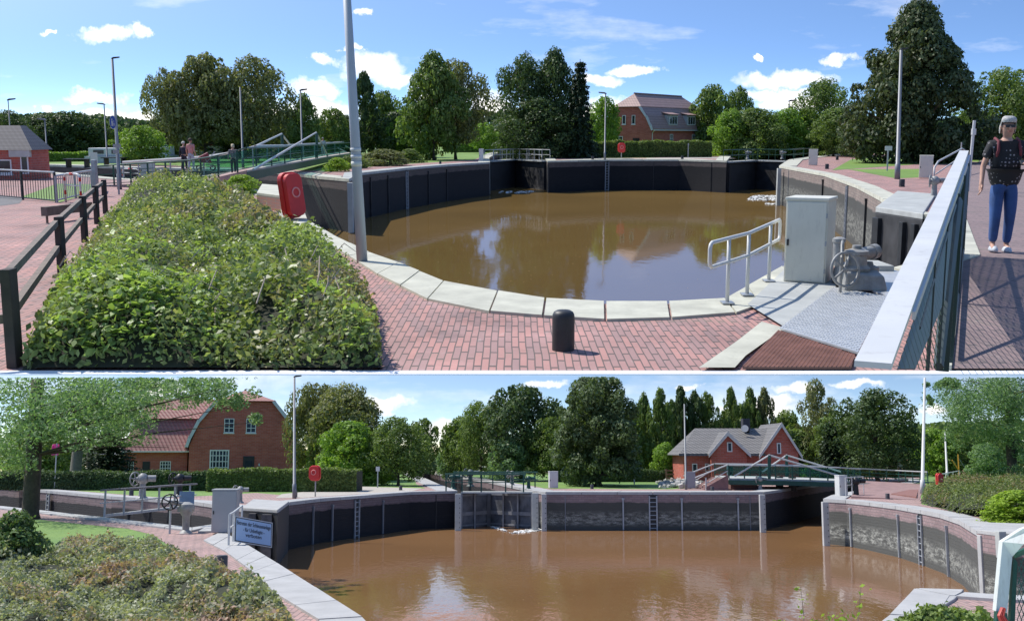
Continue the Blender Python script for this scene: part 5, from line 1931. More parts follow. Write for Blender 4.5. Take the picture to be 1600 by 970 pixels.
winrect(t, (-.38, 0, Hw * .52), (1, 0, 0), .5, 1.2, (0, -1, 0))
# barges / container boats moored behind the left lawn
def barge(x0, x1, yb, yt, label, acc=None):
    a, b = P(x0, yb), P(x1, yb); L_ = b.x - a.x; h = Q(x0, yt, a.y).z
    t = thing('cabin_barge', label, 'barge', a, 0, 'white cabin barges moored at the left')
    mb = MB(); mb.prism([(0, 0, .0), (L_, 0, .0), (L_ + .3, 0, h * .45), (-.2, 0, h * .45)], (0, 3, 0)); part('hull', mb, mat('barge_hull', (.45, .47, .5), .6, .1, 2, 0), t)
    mb = MB(); mb.box((L_ / 2, 1.6, h * .72), (L_ * .94, 2.6, h * .54)); part('cabin', mb, white, t, bevel=.08)
    n = max(2, int(L_ / 2.2))
    for i in range(n):
        mb = MB(); mb.box((L_ * (.06 + .88 * (i + .5) / n), .28, h * .74), (L_ / n * .5, .05, h * .24)); part('window', mb, glass, t)
    if acc:
        mb = MB(); mb.box((L_ * .75, 1.5, h * 1.04), (L_ * .2, 1.6, h * .12)); part('canopy', mb, acc, t)
    return t
barge(135, 200, 255, 231, 'white cabin barge left of the thin lamp')
barge(203, 262, 254.5, 229, 'white cabin barge with blue canopy behind the pale small tree', mat('canopy_blue', (.03, .2, .5), .6, .1, 2, 0))
barge(266, 345, 248, 228, 'white cabin barge with red canopy behind the walkers', reds)
barge(365, 440, 247, 227, 'white cabin barge behind the middle of the footbridge')
barge(446, 520, 246, 229, 'grey white cabin barge behind the far end of the footbridge')

# gambrel brick house
def gambrel(t, G, Lh, hw, hk, ha, hz_, wm_, rm, dorm=True, gabwin=None, side=None):
    """gable faces -Y (width G along X), ridge runs along +Y with length Lh. hw wall, hk break, ha apex heights"""
    x0, x1 = -G / 2, G / 2
    k = G * .26            # half width at the break
    z1 = hw + (hk - hw) * .18
    gab = [(x0, 0), (x1, 0), (x1, hw), (x1 - G * .03, z1), (x1 - G * .09, hw + (hk - hw) * .55), (k, hk), (-k, hk), (x0 + G * .09, hw + (hk - hw) * .55), (x0 + G * .03, z1), (x0, hw)]
    mb = MB(); mb.prism([(x, 0, z) for x, z in gab], (0, Lh, 0)); part('wall', mb, wm_, t)
    ov = .28; th = .22
    mb = MB()
    prof = [(x1 + .35, hw - .12), (x1 + .02, z1), (x1 - G * .075, hw + (hk - hw) * .55), (k + .12, hk)]
    for s_ in (-1, 1):
        for (xa, za), (xb, zb) in zip(prof, prof[1:]):
            mb.hexa([(s_ * xa, -ov, za), (s_ * xa, Lh + ov, za), (s_ * xb, Lh + ov, zb), (s_ * xb, -ov, zb)],
                    [(s_ * (xa + .05), -ov, za + th), (s_ * (xa + .05), Lh + ov, za + th), (s_ * (xb + .04), Lh + ov, zb + th), (s_ * (xb + .04), -ov, zb + th)])
    part('lower_roof', mb, rm, t)
    mb = MB()
    e = .35; hd = k * .95
    c = [(-k - e, -ov - .1, hk + .1), (k + e, -ov - .1, hk + .1), (k + e, Lh + ov + .1, hk + .1), (-k - e, Lh + ov + .1, hk + .1)]
    r0, r1 = (0, hd, ha), (0, Lh - hd, ha)
    b_ = mb.vs(c + [r0, r1])
    mb.F += [(b_, b_ + 1, b_ + 4), (b_ + 1, b_ + 2, b_ + 5, b_ + 4), (b_ + 2, b_ + 3, b_ + 5), (b_ + 3, b_, b_ + 4, b_ + 5), (b_ + 3, b_ + 2, b_ + 1, b_)]
    part('upper_roof', mb, roofr if rm is roofr else roofd, t)
    # barge boards
    for s_ in (-1, 1):
        mb = MB()
        for (xa, za), (xb, zb) in zip(prof, prof[1:]):
            mb.hexa([(s_ * (xa - .22), -ov - .07, za - .06), (s_ * (xa + .08), -ov - .07, za + .02), (s_ * (xa + .08), -ov - .004, za + .02), (s_ * (xa - .22), -ov - .004, za - .06)],
                    [(s_ * (xb - .22), -ov - .07, zb), (s_ * (xb + .08), -ov - .07, zb + .2), (s_ * (xb + .08), -ov - .004, zb + .2), (s_ * (xb - .22), -ov - .004, zb)])
        part('barge_board', mb, mat('board_white', (.62, .64, .66), .6, .08, 3, 0), t)
    mb = MB(); mb.box((x1 + .42, Lh / 2, hw - .12), (.12, Lh + .3, .12)); mb.box((x0 - .42, Lh / 2, hw - .12), (.12, Lh + .3, .12))
    mb.tube([(x1 + .4, .2, hw - .12), (x1 + .06, .2, hw - .5), (x1 + .06, .2, 0)], .06, 6); part('gutter', mb, whitew, t)
    mb = MB(); mb.tube([(0, hd, ha + .04), (0, Lh - hd, ha + .04)], .13, 6); part('ridge', mb, rm, t)
def dormer(t, x, y, z, w, h, depth, rm, s_=1):
    """dormer in the side roof facing +X*s_"""
    mb = MB(); mb.box((x - s_ * depth / 2, y, z + h / 2), (depth, w, h)); d_ = part('dormer', mb, mat('dormer_grey', (.4, .4, .4), .7, .1, 3, 0), t)
    mb = MB(); mb.hexa([(x + s_ * .25, y - w / 2 - .15, z + h), (x + s_ * .25, y + w / 2 + .15, z + h), (x - s_ * depth, y + w / 2 + .15, z + h + .5), (x - s_ * depth, y - w / 2 - .15, z + h + .5)],
                       [(x + s_ * .25, y - w / 2 - .15, z + h + .12), (x + s_ * .25, y + w / 2 + .15, z + h + .12), (x - s_ * depth, y + w / 2 + .15, z + h + .62), (x - s_ * depth, y - w / 2 - .15, z + h + .62)])
    part('dormer_roof', mb, rm, d_)
    f = winrect(t, (x, y, z + h * .5), (0, 1, 0), w * .86, h * .8, (s_, 0, 0), cols=3, rows=1)
bH = P(1017, 242.5)
s = mpp(243, bH.y)
G, Lh = 84 * s, 215 * s
rzH = R(-34)
# corner (right end of the gable) stands at px 1014
ctr = bH + Matrix.Rotation(rzH, 3, 'Z') @ Vector((-G / 2, 0, 0))
t = thing('brick_house', 'red brown gambrel roofed brick house behind the long clipped hedge', 'house', ctr, rzH)
hw, hk, ha = 40 * s, 74 * s, 96 * s
gambrel(t, G, Lh, hw, hk, ha, 0, brickw, roofd)
for xx in (-.55, .95): winrect(t, (xx, 0, 55 * s), (1, 0, 0), .55, 1.25, (0, -1, 0), sill=True)
winrect(t, (-1.3, 0, 18 * s), (1, 0, 0), 1.2, 2.0, (0, -1, 0), cols=2, rows=3)
mb = MB(); mb.box((1.4, -.03, 1.2), (1.0, .08, 2.3)); part('door', mb, doorm, t)
for yy in (Lh * .33, Lh * .72): winrect(t, (G / 2, yy, 22 * s), (0, 1, 0), .95, 1.9, (1, 0, 0), cols=2, rows=3)
for yy in (Lh * .34, Lh * .66): dormer(t, G / 2 + .15, yy, 46 * s, 3.0, 1.5, 2.0, roofd)
# conservatory left of the house
b = P(937, 244.5); s2 = mpp(244.5, b.y)
t = thing('garden_pavilion', 'small white glazed pavilion left of the brick house', 'pavilion', b)
mb = MB(); 
for i in range(5): mb.box((-10 * s2 + i * 5 * s2, 0, 9 * s2), (.14, .14, 18 * s2))
mb.box((0, 0, 18 * s2), (22 * s2, .2, .2)); part('frame', mb, white, t)
mb = MB(); mb.box((0, 1.0, 9 * s2), (20 * s2, .1, 17 * s2)); part('glazing', mb, glass, t)
mb = MB(); mb.hexa([(-11.5 * s2, -.3, 18.6 * s2), (11.5 * s2, -.3, 18.6 * s2), (11.5 * s2, 2, 18.6 * s2), (-11.5 * s2, 2, 18.6 * s2)], [(-11 * s2, .3, 20.5 * s2), (11 * s2, .3, 20.5 * s2), (11 * s2, 2, 20.5 * s2), (-11 * s2, 2, 20.5 * s2)]); part('roof', mb, greym, t)
hedge('long clipped hedge in front of the brown gambrel house', P(880, 246.0), P(1112, 245.6), 2.5, 1.95, lf_hedge, 5, 15000, .10)
hedge('dark clipped hedge behind the right hand lock gate', P(1112, 243), P(1345, 241), 3, 1.6, lf_dark, 6, 12000, .12)
hedge('dark hedge to the right of the great beech', P(1440, 247), P(1510, 250), 3, 2.4, lf_dark, 7, 6000, .10)
hedge('low bright hedge in front of the far left trees', P(70, 253), P(165, 252), 2, .9, lf_light, 8, 6000, .10)
hedge('distant pale hedge behind the central lock channel', P(700, 238), P(935, 238), 4, 1.5, lf_light, 9, 9000, .14)

# trees, upper place: x, base row, top row, half width, kind, leaves, label
TU = [
 (14, 252, 170, 42, 'broad', lf_dark, 'dark rounded tree behind the kiosk roof at the left edge'),
 (62, 250, 178, 40, 'broad', lf_dark, 'dark tree left of the thick tree beside the barges'),
 (112, 250, 171, 42, 'broad', lf_dark, 'tallest dark rounded tree in the far left row'),
 (150, 249, 184, 30, 'broad', lf_mid, 'dark green tree directly left of the tall lamp'),
 (182, 247, 192, 30, 'broad', lf_mid, 'green tree behind the blue round sign'),
 (222, 258, 195, 34, 'broad', lf_light, 'small bright green tree left of the leaning sparse tree'),
 (262, 252, 100, 36, 'sparse', lf_olive, 'thin half bare tree left of the two big round crowned trees'),
 (268, 250, 170, 36, 'low', lf_dark, 'dark undergrowth tree beneath the half bare tree'),
 (322, 252, 79, 54, 'broad', lf_olive, 'big olive crowned tree behind the man in pink'),
 (402, 252, 82, 56, 'broad', lf_olive, 'big olive crowned tree left of the footbridge tower'),
 (350, 247, 170, 60, 'low', lf_dark, 'dark spreading tree below the two big olive crowns'),
 (430, 246, 178, 40, 'low', lf_mid, 'green tree behind the footbridge tower posts'),
 (478, 252, 145, 27, 'tall', lf_mid, 'slender green tree behind the lamp at the bridge end'),
 (522, 248, 166, 26, 'broad', lf_mid, 'mid green tree just left of the steel mast'),
 (571, 246, 110, 20, 'poplar', lf_dark, 'narrow dark weeping tree right of the steel mast'),
 (602, 244, 140, 30, 'broad', lf_mid, 'loose green tree between the weeping tree and leafy pair'),
 (640, 246, 165, 32, 'broad', lf_light, 'light green tree left of the leafy pair'),
 (678, 250, 78, 50, 'tall', lf_mid, 'tall leafy tree with dark trunk, left one of the pair by the channel'),
 (712, 249, 88, 46, 'broad', lf_olive, 'tall pale leafed tree, right one of the pair by the channel'),
 (756, 240, 190, 22, 'broad', lf_light, 'small pale tree left of the white gate cabinet'),
 (782, 238, 205, 18, 'low', lf_light, 'little light green tree above the central lock channel'),
 (818, 246, 82, 44, 'broad', lf_dark, 'large dark tree on the left of the dark central clump'),
 (866, 246, 72, 42, 'tall', lf_dark, 'tallest dark tree in the middle of the central clump'),
 (905, 247, 84, 38, 'conifer', lf_con, 'dark spruce with layered boughs right of the central clump'),
 (944, 243, 148, 26, 'broad', lf_light, 'light green tree between the spruce and the brick house'),
 (1112, 240, 130, 34, 'broad', lf_mid, 'green tree rising behind the right end of the house roof'),
 (1152, 239, 130, 24, 'sparse', lf_mid, 'loose crowned tree behind the shrubs right of the house'),
 (1140, 244, 170, 32, 'low', lf_light, 'bright low tree touching the right wall of the brick house'),
 (1178, 244, 166, 42, 'low', lf_mid, 'wide low green tree behind the right hand lock gate'),
 (1228, 243, 168, 34, 'low', lf_light, 'light green low tree around the thin right lamp'),
 (1285, 242, 120, 46, 'broad', lf_mid, 'big rounded green tree left of the great beech'),
 (1302, 244, 168, 42, 'low', lf_mid, 'darker low tree in front of the big rounded tree'),
 (1422, 254, -8, 112, 'pyramid', lf_beech, 'huge dark copper green beech on the right lawn'),
 (1562, 250, 102, 60, 'broad', lf_mid, 'broad green tree behind the woman on the bridge'),
 (1515, 248, 172, 36, 'low', lf_dark, 'dark low tree between the beech and the woman'),
 (40, 249, 186, 40, 'low', lf_mid, 'green tree partly behind the lamp above the kiosk'),
 (295, 246, 150, 44, 'broad', lf_dark, 'dark tree filling the gap between half bare tree and big olive crown'),
 (365, 246, 120, 44, 'broad', lf_mid, 'green crown between the two big olive crowned trees'),
 (452, 247, 168, 30, 'low', lf_mid, 'bushy tree right of the second big olive crown'),
 (500, 246, 185, 30, 'low', lf_olive, 'low olive tree left of the steel mast'),
 (545, 247, 178, 30, 'low', lf_dark, 'low dark tree behind the steel mast'),
 (620, 246, 172, 34, 'low', lf_dark, 'dark low tree under the loose green tree'),
 (840, 247, 150, 60, 'low', lf_dark, 'dark lower crown filling the central clump'),
 (1075, 238, 170, 26, 'low', lf_mid, 'tree showing just above the house roof end'),
 (1258, 242, 170, 34, 'low', lf_light, 'bright green tree left of the big rounded green tree'),
 (1345, 246, 175, 40, 'low', lf_dark, 'dark tree tucked against the left skirt of the beech'),
 (1200, 242, 182, 46, 'low', lf_mid, 'spreading green shrubby tree left of the thin right lamp'),
 (1620, 250, 140, 50, 'broad', lf_mid, 'green tree cut by the right edge behind the woman'),
]
for i, (x, yb, yt, hw_, kd, lm, lab) in enumerate(TU):
    big = hw_ > 35
    if kd == 'pyramid':
        tree(x, yb, yt, hw_, kd, lm, lab, None, 0, 42000, .0145, .030, depth=.8)
    else:
        tree(x, yb, yt, hw_, kd, lm, lab, None, i % 5, 13000 if big else 7000, (.017, .020, .023)[i % 3] if big else .027, .02, depth=.9, group=None)
# far-off wood closing the view
def wood(name, x0, x1, Y, ht, lm, seed, n=26000, ls=1.1):
    rng = np.random.default_rng(seed)
    X = rng.uniform(x0, x1, n)
    top = ht * (1 + .28 * fbm(X * .05, X * 0, seed))
    Yv = Y + rng.uniform(-4, 5, n)
    Zv = top * rng.random(n) ** .7
    C = np.stack([X, Yv, Zv], 1)
    if cur == 'L':
        C = C[rowv(C) > TOPROW + 2]
    N = np.stack([rng.normal(size=len(C)) * .5, -np.ones(len(C)), np.full(len(C), .5) + rng.normal(size=len(C)) * .4], 1)
    me = leafmesh(name, C, N, ls, rng, .7)
    o = mkobj(name, me, lm); place(o, (0, 0, 0)); o['kind'] = 'stuff'
wood('far_wood', -170, 170, 290, 7.0, lf_dark, 31, 30000, .55)
wood('far_undergrowth', -160, 160, 255, 3.0, lf_mid, 32, 24000, .35)
# =================================================================== THE LOWER PLACE (a park sloping away below the terrace)
frame('L')
ZL = -2.6
pitpx = [(-120, 790), (0, 792.5), (60, 799), (175, 812), (300, 827), (332, 822), (345, 832), (372, 846), (430, 882), (490, 921), (562, 968), (600, 1010),
         (1340, 1010), (1395, 966), (1432, 925), (1505, 930), (1560, 934), (1700, 940), (1700, 842), (1560, 837), (1528, 832), (1500, 815), (1470, 805), (1440, 799),
         (1400, 792), (1360, 787), (1322, 783), (1287, 781), (1300, 775), (1420, 753), (1420, 748.5), (1322, 752), (1192, 770), (1020, 770), (853, 770),
         (836, 768), (760, 752), (706, 744.5), (672, 739), (644, 739), (655, 744), (684, 757), (714, 768), (640, 770), (560, 776), (500, 780.5), (452, 786), (434, 800),
         (385, 797), (300, 785), (175, 777), (90, 769), (0, 761.5), (-120, 757)]
pitpx = pitpx[::-1]
PIT = [P(*p) for p in pitpx]
ar = sum(PIT[i - 1].x * PIT[i].y - PIT[i].x * PIT[i - 1].y for i in range(len(PIT)))
if ar > 0:
    PIT = PIT[::-1]; pitpx = pitpx[::-1]
OFF = [outward(PIT, i) for i in range(len(PIT))]
def idx(x, y): return min(range(len(pitpx)), key=lambda i: abs(pitpx[i][0] - x) + 4 * abs(pitpx[i][1] - y))
YB = 150.0
struct('ground', sheet([(-260, 11), (260, 11), (260, YB - .3), (-260, YB - .3)], [PIT], 0.0), grassL)
pav = [P(*q) for q in [(-160, 812), (60, 812), (200, 826), (240, 836), (260, 850), (330, 880), (420, 960), (470, 1040), (1500, 1040), (1900, 960), (1900, 818), (1620, 818), (1540, 808), (1440, 788), (1438, 768), (1425, 752), (1445, 745), (1330, 744), (1135, 757), (1050, 764.5), (850, 763), (838, 760), (760, 748), (716, 742), (676, 738.6), (636, 738.6), (648, 744), (650, 756), (665, 763), (560, 770), (470, 776), (400, 770), (340, 774), (250, 777), (0, 757.5), (-160, 753)]]
struct('brick_paving', sheet(pav, [PIT], 0.004), brickpl)
patch('lawn', [(-60, 813), (60, 812), (190, 826), (232, 838), (248, 853), (180, 1000), (-160, 1000)], 0.012, grassL)
patch('gravel_path', [(560, 760), (660, 763), (640, 768.5), (560, 772), (470, 778), (430, 778), (440, 772)], 0.010, MATS['gravel'] if 'gravel' in MATS else stone)
# the sky beyond the lower park: one dome wall lit by the sky itself
def skywall():
    m = bpy.data.materials.new('far_sky'); m.use_nodes = True
    t = m.node_tree; t.nodes.clear(); n = NT(t)
    tcn = n.n('ShaderNodeTexCoord')
    vec = n.v('SUBTRACT', tcn.outputs['Object'], (0, 0, EYE))
    CL = px_cloud([(600, 628, 45, 10), (1065, 599, 22, 6), (1250, 608, 40, 8), (1210, 628, 40, 9), (690, 668, 30, 14), (250, 612, 40, 16), (1180, 640, 70, 10), (1340, 600, 30, 6), (860, 596, 30, 6), (1455, 640, 25, 8)], 705)
    c = sky_colour(n, vec, CL, (1.02, 1.03, 0.98), 4.6, 8.3, 0.46)
    e = n.n('ShaderNodeEmission'); n.l(c, e.inputs[0]); e.inputs[1].default_value = 0.12
    o = n.n('ShaderNodeOutputMaterial'); n.l(e.outputs[0], o.inputs[0])
    try: m.cycles.emission_sampling = 'NONE'
    except Exception: pass
    return m
zt = Q(800, 586.2, YB).z
mb = MB((0, 0, 0)); mb.face([(-400, YB, -6), (400, YB, -6), (400, YB, zt), (-400, YB, zt)])
struct('sky', mb, skywall())
wL = water_mat('muddy_water_soft', (0.235, 0.125, 0.055), 0.44, 1.0, 0.36, 0.016, 2.2, 0.03)
mb = MB((0, 0, ZL)); mb.face([(-60, 14, ZL), (75, 14, ZL), (75, 250, ZL), (-60, 250, ZL)])
struct('water', mb, wL)
o = mkobj('foam', foam([(765, 823), (835, 823), (850, 830), (800, 834)], ZL, 700, .09, 5), foamm); place(o, (0, 0, 0)); o['kind'] = 'stuff'

scraps(200, 560, 1400, 850, 965, ZL, 62, .03)
def lseg(a, b, label, m, cw, **k):
    i0, i1 = idx(*a), idx(*b)
    pts = PIT[i0:i1 + 1] if i0 < i1 else PIT[i0:] + PIT[:i1 + 1]
    of = OFF[i0:i1 + 1] if i0 < i1 else OFF[i0:] + OFF[:i1 + 1]
    t = quay(pts, of, ZL - .3, label, m, k.pop('mc', stone), cw, **k)
    return t
stonel = mat('pale_coping', (.40, .395, .385), .85, .12, 1.3, .006, dirt=(.25, .24, .235))
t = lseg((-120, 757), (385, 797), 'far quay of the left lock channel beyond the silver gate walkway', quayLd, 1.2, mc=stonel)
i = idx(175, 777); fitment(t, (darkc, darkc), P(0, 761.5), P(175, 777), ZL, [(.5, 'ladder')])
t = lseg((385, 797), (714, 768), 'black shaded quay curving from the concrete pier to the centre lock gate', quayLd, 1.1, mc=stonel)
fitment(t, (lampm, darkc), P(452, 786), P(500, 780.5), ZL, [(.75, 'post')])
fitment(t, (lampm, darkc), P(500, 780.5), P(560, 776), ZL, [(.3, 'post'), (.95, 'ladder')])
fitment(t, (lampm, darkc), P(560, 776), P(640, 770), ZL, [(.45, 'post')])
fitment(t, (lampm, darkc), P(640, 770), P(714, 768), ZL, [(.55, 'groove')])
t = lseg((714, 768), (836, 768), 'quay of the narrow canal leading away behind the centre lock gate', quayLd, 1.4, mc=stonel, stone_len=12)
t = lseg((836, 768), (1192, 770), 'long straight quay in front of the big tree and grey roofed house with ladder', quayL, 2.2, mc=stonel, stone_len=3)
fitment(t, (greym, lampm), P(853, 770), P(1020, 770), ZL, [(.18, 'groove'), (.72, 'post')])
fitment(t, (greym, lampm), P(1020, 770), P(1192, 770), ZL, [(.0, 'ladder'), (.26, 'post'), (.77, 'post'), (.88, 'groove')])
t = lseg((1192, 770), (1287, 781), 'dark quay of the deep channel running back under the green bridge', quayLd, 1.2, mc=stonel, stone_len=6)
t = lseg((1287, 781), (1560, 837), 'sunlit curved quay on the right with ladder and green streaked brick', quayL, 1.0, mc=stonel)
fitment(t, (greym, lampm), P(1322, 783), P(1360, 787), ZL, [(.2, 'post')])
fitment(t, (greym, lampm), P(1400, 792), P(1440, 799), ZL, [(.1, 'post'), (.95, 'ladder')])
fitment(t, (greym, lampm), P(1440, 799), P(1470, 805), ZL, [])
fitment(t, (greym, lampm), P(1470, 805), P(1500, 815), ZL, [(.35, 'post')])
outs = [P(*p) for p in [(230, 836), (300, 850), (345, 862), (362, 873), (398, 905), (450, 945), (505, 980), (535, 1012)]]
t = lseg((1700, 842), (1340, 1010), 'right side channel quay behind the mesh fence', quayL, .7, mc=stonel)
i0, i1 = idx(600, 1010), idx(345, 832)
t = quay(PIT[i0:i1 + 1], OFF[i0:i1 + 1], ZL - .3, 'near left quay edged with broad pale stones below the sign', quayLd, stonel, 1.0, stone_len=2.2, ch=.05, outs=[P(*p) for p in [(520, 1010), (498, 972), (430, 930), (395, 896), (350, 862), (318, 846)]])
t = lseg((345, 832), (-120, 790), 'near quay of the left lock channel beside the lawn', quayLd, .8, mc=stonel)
for (x, yb, w, z0, lab, m_) in ((716, 770, .42, .0, 'tall riveted grey steel strip at the left side of the centre lock gate', stoneg), (836, 770, .46, .05, 'broad pale concrete strip right of the centre lock gate', stoneg), (850, 770.5, .34, .0, 'riveted pale steel guard at the left end of the long straight quay', stonel),
                        (1190, 771.5, .38, .0, 'riveted steel guard at the right end of the long straight quay', stonel), (1288, 782.5, .36, .0, 'riveted pale guard at the left end of the sunny curved quay', stonel)):
    c = P(x, yb)
    t = thing('corner_guard', lab, 'corner guard', c)
    mb = MB(); mb.box((0, -.1, -1.45 + z0), (w, .34, 2.8)); part('plate', mb, m_, t, bevel=.02)
    mb = MB()
    for k in range(7): mb.lathe((w * .28, -.275, -.35 - k * .34), [(.035, 0), (.03, .02)], 8, (0, -1, 0))
    part('bolt', mb, blackm, t)
# piers
a = [P(378, 797), P(434, 801), P(452, 787), P(396, 783)]
o = a[0].copy()
t = thing('lock_pier', 'dark concrete lock pier with pale top behind the blue lettered sign', 'pier', o)
mb = MB(o); mb.hexa([Vector((p.x, p.y - .02, ZL - .5)) for p in a], [Vector((p.x, p.y - .02, -.02)) for p in a]); part('shaft', mb, darkc, t)
mb = MB(o); mb.hexa([Vector((p.x, p.y - .08, -.018)) for p in a], [Vector((p.x, p.y - .08, .14)) for p in a]); part('cap', mb, stonel, t, bevel=.03)
mb = MB(o)
for f, w in ((.35, .35), (.75, .5)):
    c = a[0].lerp(a[1], f) + Vector((0, -.25, 0)); mb.box((c.x, c.y, -1.4), (w, .3, 2.6))
part('fender_timber', mb, mat('timber_grey', (.12, .11, .11), .8, .4, 3, .01), t)
a = [P(1526, 833), P(1562, 838), P(1640, 842), P(1640, 824), P(1540, 821)]
o = a[0].copy()
t = thing('lock_pier', 'brick lock pier with round mooring eye left of the mesh fence', 'pier', o)
mb = MB(o); mb.prism([Vector((p.x, p.y - .03, ZL - .5)) for p in a], (0, 0, 2.6 + .48)); part('shaft', mb, quayL, t)
mb = MB(o); mb.prism([Vector((p.x, p.y - .10, -.01)) for p in a], (0, 0, .14)); part('cap', mb, stonel, t, bevel=.02)
mb = MB(o); c = a[0]; mb.box((c.x + .12, c.y - .2, -1.25), (.30, .3, 2.4)); part('guard', mb, stonel, t, bevel=.02)
mb = MB(o)
for k in range(5): mb.lathe((c.x + .2, c.y - .36, -.5 - k * .38), [(.04, 0), (.03, .02)], 8, (0, -1, 0))
mb.lathe((c.x + .55, c.y - .12, -.42), [(.16, 0), (.15, .03), (.1, .04)], 16, (0, -1, 0))
part('mooring_eye', mb, blackm, t)
mb = MB(o); c = a[1]; mb.box((c.x - .1, c.y - .3, -.25), (.25, .35, .9)); part('post_stub', mb, stoneg, t, bevel=.02)
# white slab at the water's edge bottom right
a = [P(1400, 968, .0), P(1436, 923), P(1506, 925), P(1492, 940), P(1440, 972)]
mb = MB(a[0]); mb.prism([Vector((p.x, p.y, -.3)) for p in a], (0, 0, .36)); single('landing_slab', 'pale flat concrete slab at the water edge in the lower right', 'slab', a[0], mb, stonel, bevel=.02)

# centre lock gate with panelled leaves
o = P(716, 769)
t = thing('lock_gate', 'closed grey steel lock gate with ribbed panels and green walkway railings', 'lock gate', o)
g0, gm, g1 = P(720, 768.5), P(764, 766.5), P(832, 768.5)
steelb = mat('gate_steel', (.12, .125, .14), .6, .45, 1.2, .006, dirt=(.03, .03, .035))
mb = MB(o)
for a, b in ((g0, gm), (gm, g1)):
    th = Vector((0, .25, 0)); mb.hexa([a + up * -3, b + up * -3, b + th + up * -3, a + th + up * -3], [a + up * -.12, b + up * -.12, b + th + up * -.12, a + th + up * -.12])
part('gate_leaf', mb, steelb, t)
ribm = mat('rib_steel', (.22, .22, .23), .6, .2, 2, .003, dirt=(.1, .1, .1))
for a, b, n_ in ((g0, gm, 2), (gm, g1, 3)):
    for k in range(n_ + 1):
        p = a.lerp(b, k / n_) + Vector((0, -.14, 0)); mb = MB(o); w = .12 if 0 < k < n_ else .26
        mb.box((p.x, p.y, -1.4), (w, .26, 2.5)); part('rib', mb, ribm, t)
    for z, w in ((-.18, .14), (-1.45, .26), (-2.35, .12)):
        mb = MB(o); p, q = a + Vector((0, -.1, 0)), b + Vector((0, -.1, 0))
        mb.hexa([p + up * (z - w), q + up * (z - w), q + Vector((0, .09, 0)) + up * (z - w), p + Vector((0, .09, 0)) + up * (z - w)], [p + up * z, q + up * z, q + Vector((0, .09, 0)) + up * z, p + Vector((0, .09, 0)) + up * z])
        part('crossbeam', mb, ribm, t)
mb = MB(o)
mb.hexa([g0 + up * -.11, g1 + up * -.11, g1 + Vector((0, 1.4, -.11)), g0 + Vector((0, 1.4, -.11))], [g0 + up * .0, g1 + up * .0, g1 + Vector((0, 1.4, 0)), g0 + Vector((0, 1.4, 0))]); part('walkway', mb, stoneg, t)
s = mpp(765, g0.y)
for dy, xs_ in ((.1, (697, 722, 752, 790, 818)), (7.5, (710, 735, 770, 800, 836))):
    Yg = g0.y + dy
    for x in xs_:
        p = Q(x, 760, Yg); mb = MB(o); mb.box((p.x, Yg, .62), (.10, .08, 1.3)); part('post', mb, greenm, t)
    for zz, r in ((1.27, .07), (.68, .04)):
        mb = MB(o); mb.tube([(Q(xs_[0] - 2, 760, Yg).x, Yg, zz), (Q(xs_[-1] + 4, 760, Yg).x, Yg, zz)], r, 6); part('handrail', mb, greenm, t)
winch(735, 760, 1.35, 'grey gate winch in the middle of the centre lock gate', mat('winch_green', (.10, .13, .12), .6, .3, 5, 0))
winch(800, 759, 1.2, 'pale gate winch at the right end of the centre lock gate walkway')
winch(708, 764, 1.1, 'small green winch pedestal left of the centre lock gate', greenm)
winch(826, 765, 1.0, 'green winch pedestal just right of the centre lock gate railings', greenm)
# far little gates on the canal
for x, yb, lab in ((608, 745, 'small dark capstan at the left bank of the canal beyond'), (770, 741, 'dark far lock gate machinery on the canal')):
    winch(x, yb, 1.6, lab, blackm)
t = railing([P(650, 744), P(668, 741)], 1.1, 'tiny dark railing on the left bank of the far canal', 'railing', greenm, (1.0, .5), .05, .05, 3)
t = railing([P(752, 744), P(812, 747)], 1.1, 'distant pale railing across the far lock on the canal', 'railing', railw, (1.0, .5), .05, .05, 6)
board(698.5, 738, 712, 9, 10, 'distant grey square board beside the far canal', MATS['board_grey'])
board(590, 762, 729, 6, 7, 'small white notice board on the left bank lawn', pw=1.0)
board(991, 757.5, 729, 2.2, 26, 'slim white marker post in front of the dark hedge', white, 'marker_post', 'post', pw=.8)

# left gate: silver walkway, winches, cabinet, rails, sign
o = P(170, 812)
t = thing('lock_gate', 'silver lock gate walkway with railings crossing the left channel', 'lock gate', o)
A0, B0 = Q(163, 800, 44.5), Q(268, 786, 50.5)
A0.z = Q(163, 806, 44.5).z; B0.z = Q(268, 792, 50.5).z
A0.z = B0.z = .05
A0 = P(163, 808, .05); B0 = P(272, 795, .05)
w = Vector((.35, 1.4, 0))
mb = MB(o); mb.hexa([A0, B0, B0 + w, A0 + w], [p + up * .12 for p in (A0, B0, B0 + w, A0 + w)]); part('walkway', mb, railw, t, bevel=.01)
mb = MB(o)
for f in (.2, .5, .8):
    p = A0.lerp(B0, f) + w * .5; mb.tube([p, p + Vector((-.3, 0, -2.4))], .08, 6)
part('strut', mb, darkc, t)
s = mpp(800, A0.y)
hR = 1.17
for off in (Vector((0, 0, 0)), w):
    n_ = 5
    for i in range(n_):
        p = A0.lerp(B0, i / (n_ - 1)) + off; mb = MB(o); mb.box((p.x, p.y, .05 + hR / 2), (.07, .07, hR)); part('post', mb, railw, t)
    for k, r in ((hR, .045), (.62, .03)):
        mb = MB(o); mb.tube([A0 + off - (B0 - A0) * .06 + up * k, B0 + off + (B0 - A0) * .12 + up * k], r, 7); part('handrail', mb, mat('dark_handrail', (.2, .18, .18), .6, .2, 3, 0) if k == hR else railw, t)
mb = MB(o); p = B0 + Vector((.5, .4, 0)); mb.box((p.x, p.y, .5), (.75, .05, .8)); part('blue_panel', mb, mat('panel_blue', (.22, .34, .5), .5, .1, 2, 0), t)
winch(222, 780, 1.5, 'grey gate winch with ring wheel on the far side of the left channel')
